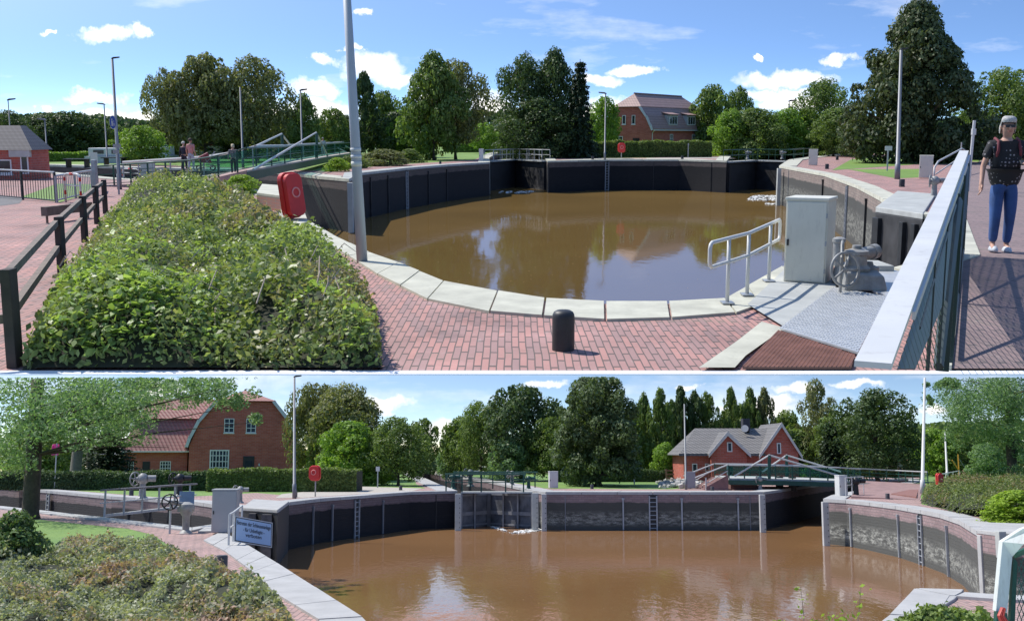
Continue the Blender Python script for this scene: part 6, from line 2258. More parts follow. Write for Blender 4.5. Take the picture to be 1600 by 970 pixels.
winch(280, 776, 1.4, 'dark gate winch behind the silver walkway in front of the hedge', blackm)
b = P(272, 834)
t = thing('gate_winch', 'grey iron winch with black spoked handwheel beside the left lock channel', 'winch', b)
mb = MB(); mb.tube([(-.16, 0, 0), (-.16, 0, 1.15)], .04, 8); part('wheel_post', mb, railw, t)
mb = MB(); wheel(mb, (-.16, -.12, 1.12), .27, (.15, -1, 0), .028, 5); part('handwheel', mb, blackm, t, smooth=True)
mb = MB(); mb.lathe((.32, .3, 0), [(.24, 0), (.2, .05), (.12, .12), (.14, .6), (.26, .78), (.3, .9), (.26, 1.02), (.1, 1.1)], 16); part('pedestal', mb, wm, t, smooth='auto')
mb = MB(); mb.tube([(-.16, -.1, 1.12), (.3, .3, 1.0)], .07, 8); mb.box((.3, .3, .85), (.5, .4, .18)); part('gearbox', mb, wm, t)
cabinet(349, 835, 38 * mpp(835, P(349, 835).y), .7, 68 * mpp(835, P(349, 835).y), R(6), 'grey control cabinet at the left lock gate behind the sign', mat('cabinet_grey', (.40, .40, .40), .5, .06, 1.5, .001))
winch(375, 786, .9, 'small grey winch on the pier behind the cabinet')
b = P(357, 854)
t = thing('guard_rail', 'cream tubular guard rail carrying the blue lettered sign', 'guard rail', b)
hz2 = Q(357, 803, b.y).z
b2 = P(364, 848); b3 = P(377, 836)
mb = MB(b)
for q, zz in ((b, Q(357, 804, b.y).z), (b2, Q(364, 800, b2.y).z), (b3, Q(378, 790, b3.y).z)):
    mb.tube([q, q + up * zz], .035, 8)
part('post', mb, white, t)
mb = MB(b); mb.tube([b + up * Q(357, 804, b.y).z, b2 + up * (Q(364, 800, b2.y).z), b3 + up * Q(378, 790, b3.y).z], .035, 8); mb.tube([b + up * .55, b2 + up * .55, b3 + up * .55], .028, 8); part('rail', mb, white, t)
# warning sign with lettering
YS = b.y
c0, c1, c2, c3 = Q(365, 846, YS), Q(424.5, 853.5, YS + .9), Q(424.5, 817, YS + .9), Q(363.5, 804, YS)
b = c0.copy()
t = thing('warning_sign', 'white and pale blue lettered warning sign hanging over the water', 'sign', b)
u = (c1 - c0); u.z = 0; Wd = u.length; u.normalize(); hgt = (c3 - c0).z * .96
base_z = c0.z
sl = ((c1.z + c2.z) / 2 - (c0.z + c3.z) / 2) / Wd
nf = Vector((u.y, -u.x, 0))
def sgn_pt(a_, h_, d_): return Vector((0, 0, 0)) + u * a_ + up * (h_ + sl * a_) + nf * d_
def sq(x0, x1, z0, z1, d0, d1, m, name, parent=t):
    mb = MB(); mb.hexa([sgn_pt(x0, z0, d0), sgn_pt(x1, z0, d0), sgn_pt(x1, z0, d1), sgn_pt(x0, z0, d1)], [sgn_pt(x0, z1, d0), sgn_pt(x1, z1, d0), sgn_pt(x1, z1, d1), sgn_pt(x0, z1, d1)])
    return part(name, mb, m, t)
k = .03
sq(0, Wd, 0, hgt, 0, .02, white, 'panel')
sq(k, Wd - k, k, hgt - k, .022, .026, blackm, 'border')
sq(k * 1.8, Wd - k * 1.8, k * 1.8, hgt - k * 1.8, .028, .032, mat('sign_paleblue', (.42, .58, .78), .5, .04, 2, 0), 'face')
def text(txt, x, z, size, wmax, m, name='lettering'):
    cu = bpy.data.curves.new(name, 'FONT'); cu.body = txt; cu.size = size; cu.align_x = 'CENTER'; cu.align_y = 'CENTER'; cu.extrude = .002; cu.offset = size * .006
    ob = bpy.data.objects.new('tmp', cu); col.objects.link(ob)
    bpy.context.view_layer.update()
    me = bpy.data.meshes.new_from_object(ob.evaluated_get(bpy.context.evaluated_depsgraph_get()))
    bpy.data.objects.remove(ob)
    xs = [v.co.x for v in me.vertices]; wd = max(xs) - min(xs)
    f = min(1.0, wmax / wd) if wmax else 1
    f = wmax / wd
    for v in me.vertices:
        a_, h_, d_ = v.co.x * f, v.co.y, v.co.z
        v.co = sgn_pt(x + a_, z + h_, .036 + d_)
    me.name = name
    return part(name, me, m, t)
text('Betreten der Schleusenanlage', Wd / 2, hgt * .76, hgt * .22, Wd * .88, blackm)
text('- für Unbefugte -', Wd / 2, hgt * .53, hgt * .21, Wd * .56, blackm)
text('verboten', Wd / 2, hgt * .33, hgt * .21, Wd * .42, blackm)

# bollards
for x, yb, lab, hp, rp_ in ((346, 895, 'black bollard standing in the ground cover at the near left quay', 27, 9), (461, 777, 'short dark bollard at the foot of the left street lamp', 10, 3.6),
                           (626, 766, 'grey bollard on the paving left of the centre lock gate', 7, 2.6), (925, 764, 'short grey bollard behind the long quay near the white cabinet', 7, 2.6),
                           (1113, 767, 'short grey bollard at the foot of the stairs', 7, 2.8), (1387, 780, 'short grey bollard on the right quay by the brick ramp', 9, 3.2),
                           (1535, 805, 'dark grey bollard in front of the yellow green shrub', 13, 4.6), (9, 758, 'dark bollard at the far left edge beyond the channel', 10, 3.5),
                           (205, 776, 'dark bollard beyond the left channel behind the walkway', 10, 3.5), (1246, 762, 'small grey bollard under the green bridge', 7, 2.4)):
    bollard(x, yb, 0, 0, lab, False, hpx=hp, rpx=rp_, m=mat('bollard_grey', (.07, .07, .078), .6, .25, 4, .003))
cabinet(865.5, 763.5, 13.5 * mpp(763, P(865, 763).y), .5, 26 * mpp(763, P(865, 763).y), R(10), 'white cabinet right of the centre lock gate', white)
cabinet(1079, 764, 16 * mpp(764, P(1079, 764).y), .4, 26 * mpp(764, P(1079, 764).y), 0, 'grey cabinet in front of the grey roofed house', mat('cabinet_lilac', (.34, .34, .36), .5, .06, 1.5, .001))
cabinet(1318.5, 776, 14 * mpp(776, P(1318, 776).y), .6, 32 * mpp(776, P(1318, 776).y), R(12), 'tall white cabinet at the end of the green bridge', white)
t = railing([P(1322, 778), P(1334, 776), P(1350, 775)], 1.25, 'white tubular railing right of the tall white cabinet', 'railing', white, (1.0, .62), .03, .03, 3)
winch(1338, 776, 1.2, 'dark winch behind the tall white cabinet', blackm)
ringcase(491, 776, 727, 18.5 * mpp(776, P(491, 776).y), 'red life ring box on a post in front of the hedge end', R(-14), hh=24 * mpp(776, P(491, 776).y))
ringcase(767, 746, 724.5, 5 * mpp(746, P(767, 746).y), 'tiny red life ring box beyond the centre lock gate', 0, hh=11 * mpp(746, P(767, 746).y))
ringcase(1470, 786, 739, 13 * mpp(786, P(1470, 786).y), 'pinkish red life ring box above the right shrub bank', R(25), hh=24 * mpp(786, P(1470, 786).y))
lamp(460, 779, 589.5, 'tall street lamp between the gambrel house and red box', 1, wpx=4.6, Y=None, group='street lamps of the lower park', xt=460)
lamp(783, 748, 655, 'thin street lamp in front of the dark round trees', 0, wpx=2.6, group='street lamps of the lower park')
lamp(699, 741, 680, 'tiny street lamp along the far canal', 0, wpx=1.8, group='street lamps of the lower park')
lamp(1072, 765, 631, 'thin pole left of the grey roofed house', 0, wpx=3, group='street lamps of the lower park')
lamp(1441, 772, 590, 'tall white pole right of the dark round oak', 0, white, wpx=5, group='street lamps of the lower park', xt=1445)
lamp(1480, 746, 674, 'short pale pole behind the right shrub bank', 0, white, wpx=3, group='street lamps of the lower park')

# pink wind sock / flag on a pole
b = P(85, 766); s = mpp(766, b.y)
t = thing('pink_flag', 'bright pink cloth flag on a thin pole between the left trunks', 'flag', b)
mb = MB(); mb.tube([(0, 0, 0), (0, 0, 73 * s)], .9 * s, 6); part('pole', mb, railw, t)
mb = MB()
pts = [[(-7.5 * s + 11 * s * i / 6 , -.1 * math.sin(i * 1.4 + j) , 55 * s + 17 * s * j / 4 - abs(i - 3) * .3 * s) for i in range(7)] for j in range(5)]
for j in range(4):
    for i in range(6): mb.hexa([pts[j][i], pts[j][i + 1], Vector(pts[j][i + 1]) + Vector((0, .02, 0)), Vector(pts[j][i]) + Vector((0, .02, 0))], [pts[j + 1][i], pts[j + 1][i + 1], Vector(pts[j + 1][i + 1]) + Vector((0, .02, 0)), Vector(pts[j + 1][i]) + Vector((0, .02, 0))])
part('cloth', mb, mat('hot_pink', (.85, .08, .33), .6, .06, 2, 0), t)

# red gambrel house on the left
bH = P(463, 747)
s = mpp(747, bH.y)
rzH = R(14)
G = 160 * s / math.cos(R(10)); Lh = 12.5
# gable's right corner at px 463, long side running back to the left
ctr = bH + Matrix.Rotation(rzH, 3, 'Z') @ Vector((-G / 2, 0, 0))
t = thing('brick_house', 'red brick gambrel roofed house partly hidden by the overhanging tree', 'house', ctr, rzH)
hw, hk, ha = 50 * s, 118 * s, 138 * s
gambrel(t, G, Lh, hw, hk, ha, 0, brickw, roofr)
def gx(px, y=747): return (px - 381) * s
winrect(t, (gx(358), 0, (747 - 666) * s), (1, 0, 0), 15 * s, 22 * s, (0, -1, 0), cols=2, rows=3, bar=.07, sill=True)
winrect(t, (gx(391), 0, (747 - 666) * s), (1, 0, 0), 15 * s, 22 * s, (0, -1, 0), cols=2, rows=3, bar=.07, sill=True)
winrect(t, (gx(345), 0, (747 - 721) * s), (1, 0, 0), 29 * s, 36 * s, (0, -1, 0), cols=6, rows=4, bar=.08, fr=.14)
mb = MB(); mb.box((gx(389), -.04, 17 * s), (17 * s, .10, 34 * s)); d_ = part('door', mb, doorm, t, bevel=.02)
mb = MB(); mb.box((gx(389), -.10, 20 * s), (11 * s, .03, 14 * s)); part('pane', mb, glass, d_)
mb = MB(); mb.box((gx(405), -.05, 21 * s), (2.2 * s, .05, 4 * s)); part('house_lamp', mb, white, t)
# wing running left behind the trees
wing = ctr + Matrix.Rotation(rzH, 3, 'Z') @ Vector((-G / 2 - .2, 1.2, 0))
t = thing('brick_house_wing', 'left wing of the red brick house with steep red tiled roof', 'house', wing, rzH)
Lw = 92 * s
mb = MB(); mb.box((-Lw / 2, 3.0, 42 * s / 2), (Lw, 6.0, 42 * s)); part('wall', mb, brickw, t)
mb = MB()
z0, z1, z2 = 42 * s, 92 * s, 124 * s
mb.hexa([(-Lw - .3, -.45, z0), (.5, -.45, z0), (.5, 6.4, z0), (-Lw - .3, 6.4, z0)], [(-Lw * .86, 1.3, z1), (1.2, 1.3, z1), (1.2, 4.7, z1), (-Lw * .86, 4.7, z1)])
part('lower_roof', mb, roofr, t)
mb = MB()
mb.hexa([(-Lw * .86 - .25, 1.0, z1 + .01), (1.6, 1.0, z1 + .01), (1.6, 5.0, z1 + .01), (-Lw * .86 - .25, 5.0, z1 + .01)], [(-Lw * .6, 2.9, z2), (2.6, 2.9, z2), (2.6, 3.1, z2), (-Lw * .6, 3.1, z2)])
part('upper_roof', mb, roofr, t)
mb = MB(); mb.box((-Lw / 2, -.5, z0 - .06), (Lw + .6, .14, .14)); part('gutter', mb, whitew, t)
winrect(t, (-82 * s, 0, 19 * s), (1, 0, 0), 8 * s, 14 * s, (0, -1, 0), cols=2, rows=3, bar=.07)
winrect(t, (-32 * s, 0, 16 * s), (1, 0, 0), 16 * s, 21 * s, (0, -1, 0), cols=4, rows=4, bar=.07)
mb = MB(); mb.box((-60 * s, -.03, 13 * s), (11 * s, .08, 26 * s)); part('door', mb, doorm, t)
# white glazed pavilion left of the house
b = P(180, 746); s2 = mpp(746, b.y)
t = thing('garden_pavilion', 'white glazed pavilion between the tree trunks and the red house', 'pavilion', b)
mb = MB()
for i in range(8): mb.box(((-40 + i * 11.4) * s2, 0, 17 * s2), (.16, .16, 34 * s2))
mb.box((0, 0, 34 * s2), (84 * s2, .2, .25)); mb.box((0, 0, 9 * s2), (84 * s2, .12, .12)); part('frame', mb, white, t)
mb = MB(); mb.box((0, .8, 17 * s2), (80 * s2, .1, 32 * s2)); part('glazing', mb, mat('pavilion_glass', (.16, .18, .18), .25, .4, .6, 0), t)
mb = MB(); mb.hexa([(-44 * s2, -.4, 35.4 * s2), (44 * s2, -.4, 35.4 * s2), (44 * s2, 3, 35.4 * s2), (-44 * s2, 3, 35.4 * s2)], [(-42 * s2, .4, 38.5 * s2), (42 * s2, .4, 38.5 * s2), (42 * s2, 3, 38.5 * s2), (-42 * s2, 3, 38.5 * s2)]); part('roof', mb, greym, t)

# grey roofed brick house on the right
bK = P(1068, 756); s = mpp(756, bK.y)
Yk = bK.y
def kx(px): return (px - 1068) * s
def kz(py): return (756 - py) * s + .0
t = thing('lock_house', 'red brick lock keepers house with grey tiled roof and two white trimmed gables', 'house', bK, 0)
x0, x1 = kx(1069), kx(1192)
dep = 7.0
he, hr = kz(711), kz(668.5)
mb = MB(); mb.box(((x0 + x1) / 2, dep / 2, he / 2), (x1 - x0, dep, he)); part('wall', mb, brickw, t)
mb = MB()
mb.prism([(x0 - .5, -.5, he - .1), (x1 + .2, -.5, he - .1), (x1 + .2, -.5, he + .12), (x0 - .5, -.5, he + .12)], (0, .02, 0))
mb.hexa([(x0 - .5, -.47, he - .02), (x1 + 1.5, -.47, he - .02), (x1 + 1.5, dep + .47, he - .02), (x0 - .5, dep + .47, he - .02)], [(x0 + kx(1104) * .8, dep / 2 - .05, hr), (x1 + 2.6, dep / 2 - .05, hr), (x1 + 2.6, dep / 2 + .05, hr), (x0 + kx(1104) * .8, dep / 2 + .05, hr)])
part('roof', mb, roofg, t)
def gable(t, xa, xb, xm, yf, yb_, ze, zp, zlow=0, wallm=brickw, rm=roofg, back=None):
    mb = MB(); mb.prism([(xa, yf, zlow), (xb, yf, zlow), (xb, yf, ze), (xm, yf, zp), (xa, yf, ze)], (0, yb_ - yf, 0)); part('gable_wall', mb, wallm, t)
    mb = MB(); o_ = .35
    for sx, xe in ((-1, xa), (1, xb)):
        dx_ = xe - xm; dz_ = ze - zp
        ex, ez = xm + dx_ * 1.16, zp + dz_ * 1.16
        mb.hexa([(ex, yf - o_, ez + .0), (xm, yf - o_, zp + .02), (xm, yb_, zp + .02), (ex, yb_, ez + .0)], [(ex, yf - o_, ez + .16), (xm, yf - o_, zp + .2), (xm, yb_, zp + .2), (ex, yb_, ez + .16)])
    part('gable_roof', mb, rm, t)
    mb = MB()
    for sx, xe in ((-1, xa), (1, xb)):
        dx_ = xe - xm; dz_ = ze - zp
        ex, ez = xm + dx_ * 1.18, zp + dz_ * 1.18
        mb.hexa([(ex, yf - o_ - .08, ez - .18), (xm, yf - o_ - .08, zp - .16), (xm, yf - o_ - .004, zp - .16), (ex, yf - o_ - .004, ez - .18)], [(ex, yf - o_ - .08, ez + .14), (xm, yf - o_ - .08, zp + .26), (xm, yf - o_ - .004, zp + .26), (ex, yf - o_ - .004, ez + .14)])
    part('barge_board', mb, mat('board_cream', (.62, .58, .56), .6, .08, 3, 0), t)
gable(t, kx(1109), kx(1164), kx(1134.5), -1.0, dep / 2, kz(707), kz(679))
gable(t, kx(1190), kx(1247), kx(1221), -.4, dep + .6, kz(707), kz(665))
winrect(t, (kx(1138), -1.0, kz(699)), (1, 0, 0), 8 * s, 15 * s, (0, -1, 0), fr=.09)
winrect(t, (kx(1217), -.4, kz(701)), (1, 0, 0), 6.5 * s, 17 * s, (0, -1, 0), fr=.09)
winrect(t, (kx(1086), 0, kz(731)), (1, 0, 0), 8 * s, 13 * s, (0, -1, 0))
winrect(t, (kx(1105.5), 0, kz(731)), (1, 0, 0), 7 * s, 13 * s, (0, -1, 0))
winrect(t, (kx(1137), -1.0, kz(735)), (1, 0, 0), 9 * s, 17 * s, (0, -1, 0))
mb = MB(); mb.box((kx(1179), dep * .45, kz(663)), (11 * s, 1.0, 20 * s)); ch_ = part('chimney', mb, mat('chimney_dark', (.05, .05, .065), .7, .2, 3, 0), t)
mb = MB(); mb.lathe((kx(1174.5), dep * .45 - .9, kz(669.5)), [(.02, -.06), (.28, 0), (.34, .06)], 18, (-.3, -1, .25)); part('satellite_dish', mb, MATS['board_grey'], t)

# bridge on the right (green, with white stays)
YBr = P(1140, 766).y
def br(px, py, dY=0): return Q(px, py, YBr + dY)
o = P(1135, 766)
t = thing('footbridge', 'green steel footbridge with white diagonal stays leading to a brick ramp', 'bridge', o)
path = [br(1139, 747), br(1220, 748), br(1312, 751), br(1345, 752, 6)]
path2 = [p + Vector((.6, 9, 0)) for p in path]
mb = MB(o)
for i in range(3):
    q = (path[i], path[i + 1], path2[i + 1], path2[i]); mb.hexa([p - up * .14 for p in q], [p for p in q])
part('deck', mb, stoneg, t)
mb = MB(o)
for i in range(3):
    for P_ in (path, path2):
        a, b = P_[i], P_[i + 1]; n_ = Vector((0, .15, 0))
        mb.hexa([a - n_ - up * .48, b - n_ - up * .48, b + n_ - up * .48, a + n_ - up * .48], [a - n_ - up * .142, b - n_ - up * .142, b + n_ - up * .142, a + n_ - up * .142])
part('girder', mb, greenm, t)
hB = Q(1220, 727.5, YBr).z - path[1].z
for P_, n_ in ((path, 11), (path2, 9)):
    for i in range(n_):
        f = i / (n_ - 1) * 2.999; j = int(f); p = P_[j].lerp(P_[j + 1], f - j)
        mb = MB(o); mb.box((p.x, p.y, p.z + hB / 2), (.09, .09, hB)); part('post', mb, greenm, t)
    mb = MB(o); mb.tube([p + up * hB for p in P_], .06, 6); part('handrail', mb, railw, t)
    mb = MB(o); mb.tube([p + up * hB * .5 for p in P_], .03, 5); part('rail', mb, greenm, t)
    mb = MB(o)
    for i in range(3):
        a, b = P_[i], P_[i + 1]; e = Vector((0, .03, 0))
        mb.hexa([a + up * .15, b + up * .15, b + e + up * .15, a + e + up * .15], [a + up * hB * .93, b + up * hB * .93, b + e + up * hB * .93, a + e + up * hB * .93])
    part('glass_panel', mb, pglass, t)
for pts in (((1148, 744, 0), (1202, 711, 0), (1317, 745, 0)), ((1190, 738, 9), (1229, 711, 9), (1314, 737, 9))):
    mb = MB(o); mb.tube([br(*q) for q in pts], .08, 6); part('stay', mb, railw, t)
for x_, d_ in ((1202, 0), (1229, 9)):
    mb = MB(o); mb.tube([br(x_, 748, d_), br(x_, 711, d_)], .13, 6); part('tower_post', mb, greenm, t)
mb = MB(o)
for x_ in (1218, 1238):
    p = br(x_, 756, 3); mb.box((p.x, p.y, p.z), (.5, .4, 1.1))
part('bearing', mb, blackm, t)
# abutment and stairs
mb = MB(o); a = br(1146, 766); b_ = br(1215, 766)
hz3 = path[0].z - .5
mb.hexa([(a.x, a.y + 1, 0), (b_.x, b_.y + 1, 0), (b_.x, b_.y + 8, 0), (a.x, a.y + 8, 0)], [(a.x, a.y + 1, hz3), (b_.x - 1.5, b_.y + 1, hz3), (b_.x - 1.5, b_.y + 8, hz3), (a.x, a.y + 8, hz3)])
part('abutment', mb, mat('abutment_red', (.23, .13, .12), .8, .25, 2, .005), t)
winch(1188, 766, 1.0, 'pale winch on the long quay under the left end of the bridge')
winch(1217, 763, .9, 'small grey winch on the corner of the deep channel')
o = P(1104, 766)
t = thing('staircase', 'red concrete staircase with white handrails climbing to the left end of the bridge', 'staircase', o)
mb = MB(o); top = br(1136, 748)
N_ = 8
for i in range(N_):
    xa = br(1104 + 32 * i / N_, 766).x; xb = br(1104 + 32 * (i + 1) / N_, 766).x
    z = top.z * (i + 1) / N_
    mb.box(((xa + xb) / 2, YBr + 3, z / 2), (xb - xa - .002, 5.5, z))
part('steps', mb, MATS['abutment_red'], t)
mb = MB(o)
q0, q1 = br(1103, 766), br(1137, 747)
mb.hexa([q0 + Vector((0, -.2, -.0)), q1 + Vector((0, -.2, -q1.z)), q1 + Vector((0, 0, -q1.z)), q0], [q0 + Vector((0, -.2, .25)), q1 + Vector((0, -.2, .25)), q1 + up * .25, q0 + up * .25]); part('stringer', mb, MATS['abutment_red'], t)
for d_ in (-.1, 5.6):
    mb = MB(o); v = Vector((0, d_, 0)); mb.tube([q0 + v + up * .95 + Vector((-.8, 0, 0)), q1 + v + up * 1.0], .06, 6); mb.tube([q0 + v + up * .5, q1 + v + up * .55], .04, 5); mb.tube([q0 + v, q0 + v + up * .95], .06, 6); part('handrail', mb, railw, t)
# brick ramp to the right of the bridge
a = [P(1330, 786), P(1436, 786), P(1445, 764), P(1430, 756)]
t = thing('brick_ramp', 'broad pink brick ramp rising to the right end of the green bridge', 'ramp', P(1360, 780))
o = P(1360, 780)
mb = MB(o)
r0, r1, r2, r3 = P(1330, 778.5), P(1436, 781), P(1447, 757), P(1345, 760)
mb.hexa([r0 - up * .1, r1 - up * .1, r2 - up * .1, r3 - up * .1], [r0 + up * .12, r1 + up * .015, Vector((r2.x, r2.y, .05)), Vector((r3.x, r3.y, path[3].z - .02))])
part('ramp', mb, mat('ramp_pink', (.30, .19, .175), .85, .25, 1.5, .01), t)
mb = MB(o); mb.hexa([P(1392, 774) , P(1432, 779), P(1436, 776), P(1394, 773.4)], [P(1392, 774) + up * .12, P(1432, 779) + up * .12, P(1436, 762) + up * .02, P(1394, 773.4) + up * .12]); part('kerb', mb, mat('ramp_kerb', (.25, .12, .10), .8, .2, 2, 0), t)
t = railing([path2[3], Q(1400, 752, 100) * 1.0, Q(1450, 756, 92)], hB, 'green panel railing along the back of the pink brick ramp', 'railing', greenm, (1.0, .66, .33), .05, .05, 9, railw)
mb = MB(path2[3])
t2 = t
# person leaning behind the railing
b = Q(1407, 752, 104); b.z = .45
person(b, 1.7, R(20), 'distant person in grey behind the green ramp railing', dict(stride=.03), skinm, mat('grey_hair', (.36, .35, .33), .7, .3, 8, 0), mat('grey_top', (.4, .42, .42)), dk, blackm, .8)
t = railing([P(1466, 768), P(1500, 757)], 1.2, 'white garden railing behind the life ring box on the right', 'railing', white, (1.0, .55), .04, .04, 4)
# vehicles and boom in the far right
def car(x, yb, wpx_, label, m, rz=0.0):
    b = P(x, yb); s = mpp(yb, b.y); L_ = wpx_ * s
    k = L_ / 4.2
    t = thing('parked_car', label, 'car', b, rz, 'cars parked in the distance')
    mb = MB(); mb.prism([(-2.1 * k, -.85 * k, .3 * k), (2.1 * k, -.85 * k, .3 * k), (2.1 * k, -.85 * k, .8 * k), (1.2 * k, -.85 * k, .95 * k), (-1.9 * k, -.85 * k, .98 * k), (-2.1 * k, -.85 * k, .8 * k)], (0, 1.7 * k, 0)); part('body', mb, m, t, bevel=.08 * k)
    mb = MB(); mb.prism([(-1.75 * k, -.75 * k, .96 * k), (1.1 * k, -.75 * k, .95 * k), (.5 * k, -.65 * k, 1.42 * k), (-1.3 * k, -.65 * k, 1.45 * k)], (0, 1.4 * k, 0)); part('cabin', mb, glass, t, bevel=.05 * k)
    mb = MB(); mb.box((-.4 * k, 0, 1.46 * k), (1.7 * k, 1.3 * k, .05 * k)); part('roof', mb, m, t, bevel=.02 * k)
    for sx in (-1.3, 1.3):
        mb = MB(); mb.lathe((sx * k, -.87 * k, .32 * k), [(.32 * k, 0), (.32 * k, .2 * k)], 14, (0, 1, 0)); part('wheel', mb, blackm, t)
    return t
car(1490, 744, 20, 'white car parked left of the yellow boom', white)
car(1527, 745, 26, 'pale silver car half behind the right shrub bank', railw, .1)
car(1455, 743, 16, 'grey car parked behind the white garden railing', greym)
b = P(1499, 747); s = mpp(747, b.y)
t = thing('loading_boom', 'small yellow boom crane with slanting arm beyond the shrub bank', 'crane', b)
ym = mat('yellow_paint', (.7, .36, .05), .5, .1, 2, 0)
mb = MB(); mb.tube([(0, 0, 0), (0, 0, 37 * s)], 1.0 * s, 6); part('mast', mb, ym, t)
mb = MB(); mb.tube([(0, 0, 12 * s), (-10 * s, 0, 28 * s)], .9 * s, 6); part('arm', mb, ym, t)
mb = MB(); mb.tube([(1 * s, 0, 30 * s), (12 * s, 0, 12 * s)], .4 * s, 5); part('stay', mb, greym, t)
# far red roofed house
b = P(1431, 742); s = mpp(742, b.y)
t = thing('distant_house', 'small distant house with red pointed roof and white dormer', 'house', b)
mb = MB(); mb.box((0, 3, 7 * s), (26 * s, 6, 14 * s)); part('wall', mb, brickw, t)
mb = MB(); mb.hexa([(-16 * s, -.5, 13.5 * s), (18 * s, -.5, 13.5 * s), (18 * s, 6.5, 13.5 * s), (-16 * s, 6.5, 13.5 * s)], [(-6 * s, 2.8, 37 * s), (-2 * s, 2.8, 37 * s), (-2 * s, 3.2, 37 * s), (-6 * s, 3.2, 37 * s)]); part('roof', mb, roofr, t)
mb = MB(); mb.box((-6 * s, 0, 19 * s), (11 * s, 1.5, 6 * s)); part('dormer', mb, white, t)
mb = MB(); mb.box((-6 * s, -.78, 19 * s), (8 * s, .05, 3.4 * s)); part('window', mb, glass, t)
# wooden fence and rockery beside the grey roofed house
o = P(1040, 752)
t = thing('wooden_fence', 'three rail brown wooden fence left of the grey roofed house', 'fence', o)
for x_ in (1041, 1056, 1071):
    p = P(x_, 753); mb = MB(o); mb.box((p.x, p.y, .6), (.2, .2, 1.2)); part('post', mb, woodm, t)
for z in (.3, .65, 1.0):
    mb = MB(o); a, b = P(1040, 753), P(1072, 753); mb.hexa([a + up * z, b + up * z, b + Vector((0, .08, z)), a + Vector((0, .08, z))], [a + up * (z + .16), b + up * (z + .16), b + Vector((0, .08, z + .16)), a + Vector((0, .08, z + .16))]); part('rail', mb, woodm, t)
t = railing([P(1092, 758), P(1140, 757)], 1.25, 'rusty thin railing on the rockery in front of the grey roofed house', 'railing', mat('rusty_red', (.2, .08, .06), .7, .2, 3, 0), (1.0, .55), .04, .04, 4)
rg = np.random.default_rng(8)
mb = MB(P(1060, 760))
for i in range(260):
    x, y = rg.uniform(1028, 1104), rg.uniform(754, 763.5)
    p = P(x, y); r = rg.uniform(.10, .28); hh = rg.uniform(.1, .5) * (1 - abs(x - 1070) / 60)
    mb.box((p.x, p.y, hh), (r * 1.6, r * 1.3, r), rg.uniform(0, 3), rg.uniform(-.5, .5), rg.uniform(-.5, .5))
t = mkobj('rockery_stones', mb, mat('rockery', (.45, .43, .40), .9, .3, 1.0, .01)); place(t, mb.o); t['kind'] = 'stuff'

# hedges
hedge('long dark hedge running left from the red house behind the channel', P(-40, 765.5), P(330, 767), 2.5, 1.32, lf_dark, 15, 15000, .085)
hedge('clipped sunlit hedge in front of the red gambrel house', P(322, 768.5), P(556, 768.5), 3.5, 1.55, lf_hedge, 16, 17000, .08)
hedge('dark hedge under the big tree behind the white cabinet', P(872, 753), P(1040, 753), 3, 1.05, lf_dark, 17, 10000, .09)
hedge('distant pale shrubs along the foot of the poplars', P(960, 744), P(1075, 744), 3, 2.0, lf_light, 18, 8000, .12)
hedge('low dark shrubs below the dark oak on the right', P(1290, 746), P(1440, 746), 3, 1.6, lf_dark, 19, 9000, .11)

# right shrub bank, ground cover and foreground bushes
poly = [P(1441, 786), P(1500, 806), P(1560, 815), P(1760, 825), P(1760, 772), P(1560, 768), P(1480, 768), P(1445, 774)]
mound('shrub_bank', 'low mixed shrub bank with reddish tips behind the right quay', 'shrub', poly, 1.1, 1.8, 60000, .05, leaf_mat('bank_leaves', (.06, .085, .03), (.16, .20, .07), (.28, .3, .13), .3, .5, .6, dead=(.30, .17, .12)), 21, sy=.9, rough=.2, freq=.3)
bush(1590, 818, 766, 44, lf_lime, 'yellow green rounded shrub in front of the right bank', 1, 9000, .03, depth=1.2)
poly = [P(-260, 1015), P(-200, 905), P(40, 880), P(105, 858), P(200, 862), P(262, 868), P(330, 893), P(395, 925), P(450, 975), P(470, 1015)]
mound('ground_cover', 'wide carpet of low reddish and grey green shrubs in the lower left', 'shrub', poly, .40, 1.3, 75000, .036, lf_cover, 23, sy=.45, rough=1.0, freq=.7, upright=.5, sizevar=.3)
poly = [P(1360, 1030), P(1395, 1010), P(1440, 1000), P(1490, 990), P(1545, 985), P(1562, 1000), P(1565, 1030)]
t_, hf = mound('foreground_shrub', 'leafy green shrub at the bottom right beside the mesh fence', 'shrub', poly, .42, .5, 16000, .045, leaf_mat('foreground_leaves', (.07, .10, .03), (.19, .25, .08), (.32, .38, .14), .3), 25, sy=.7, rough=.4, freq=.8)
bush(20, 905, 797, 48, leaf_mat('dusty_leaves', (.06, .10, .035), (.14, .21, .07), (.30, .19, .13), .3), 'tall leafy shrub with reddish tips at the left edge', 2, 12000, .03, 'bush', 'bush')
for x_, h_ in ((1270, 55), (1262, 40), (1300, 34), (1240, 30)):
    pass
b = P(1262, 1008)
t = thing('sapling', 'small sprig with bright leaves rising at the bottom edge of the water', 'plant', b)
mb = MB(b); rs = random.Random(3); Cs = []
for i in range(14):
    x_ = rs.uniform(1225, 1350); p = P(x_, 1008); hh = rs.uniform(.2, .5) if i > 1 else .85
    q = p + Vector((rs.uniform(-.2, .2), .1, hh)); mb.tube([p, p.lerp(q, .5) + Vector((.03, 0, 0)), q], [.009, .006, .003], 4, cap=False)
    for k in range(16): Cs.append(p.lerp(q, rs.uniform(.45, 1.0)) + Vector((rs.gauss(0, .05), rs.gauss(0, .05), rs.gauss(0, .03))))
part('stem', mb, woodm, t)
rg2 = np.random.default_rng(2); Cs = np.array([tuple(c) for c in Cs])
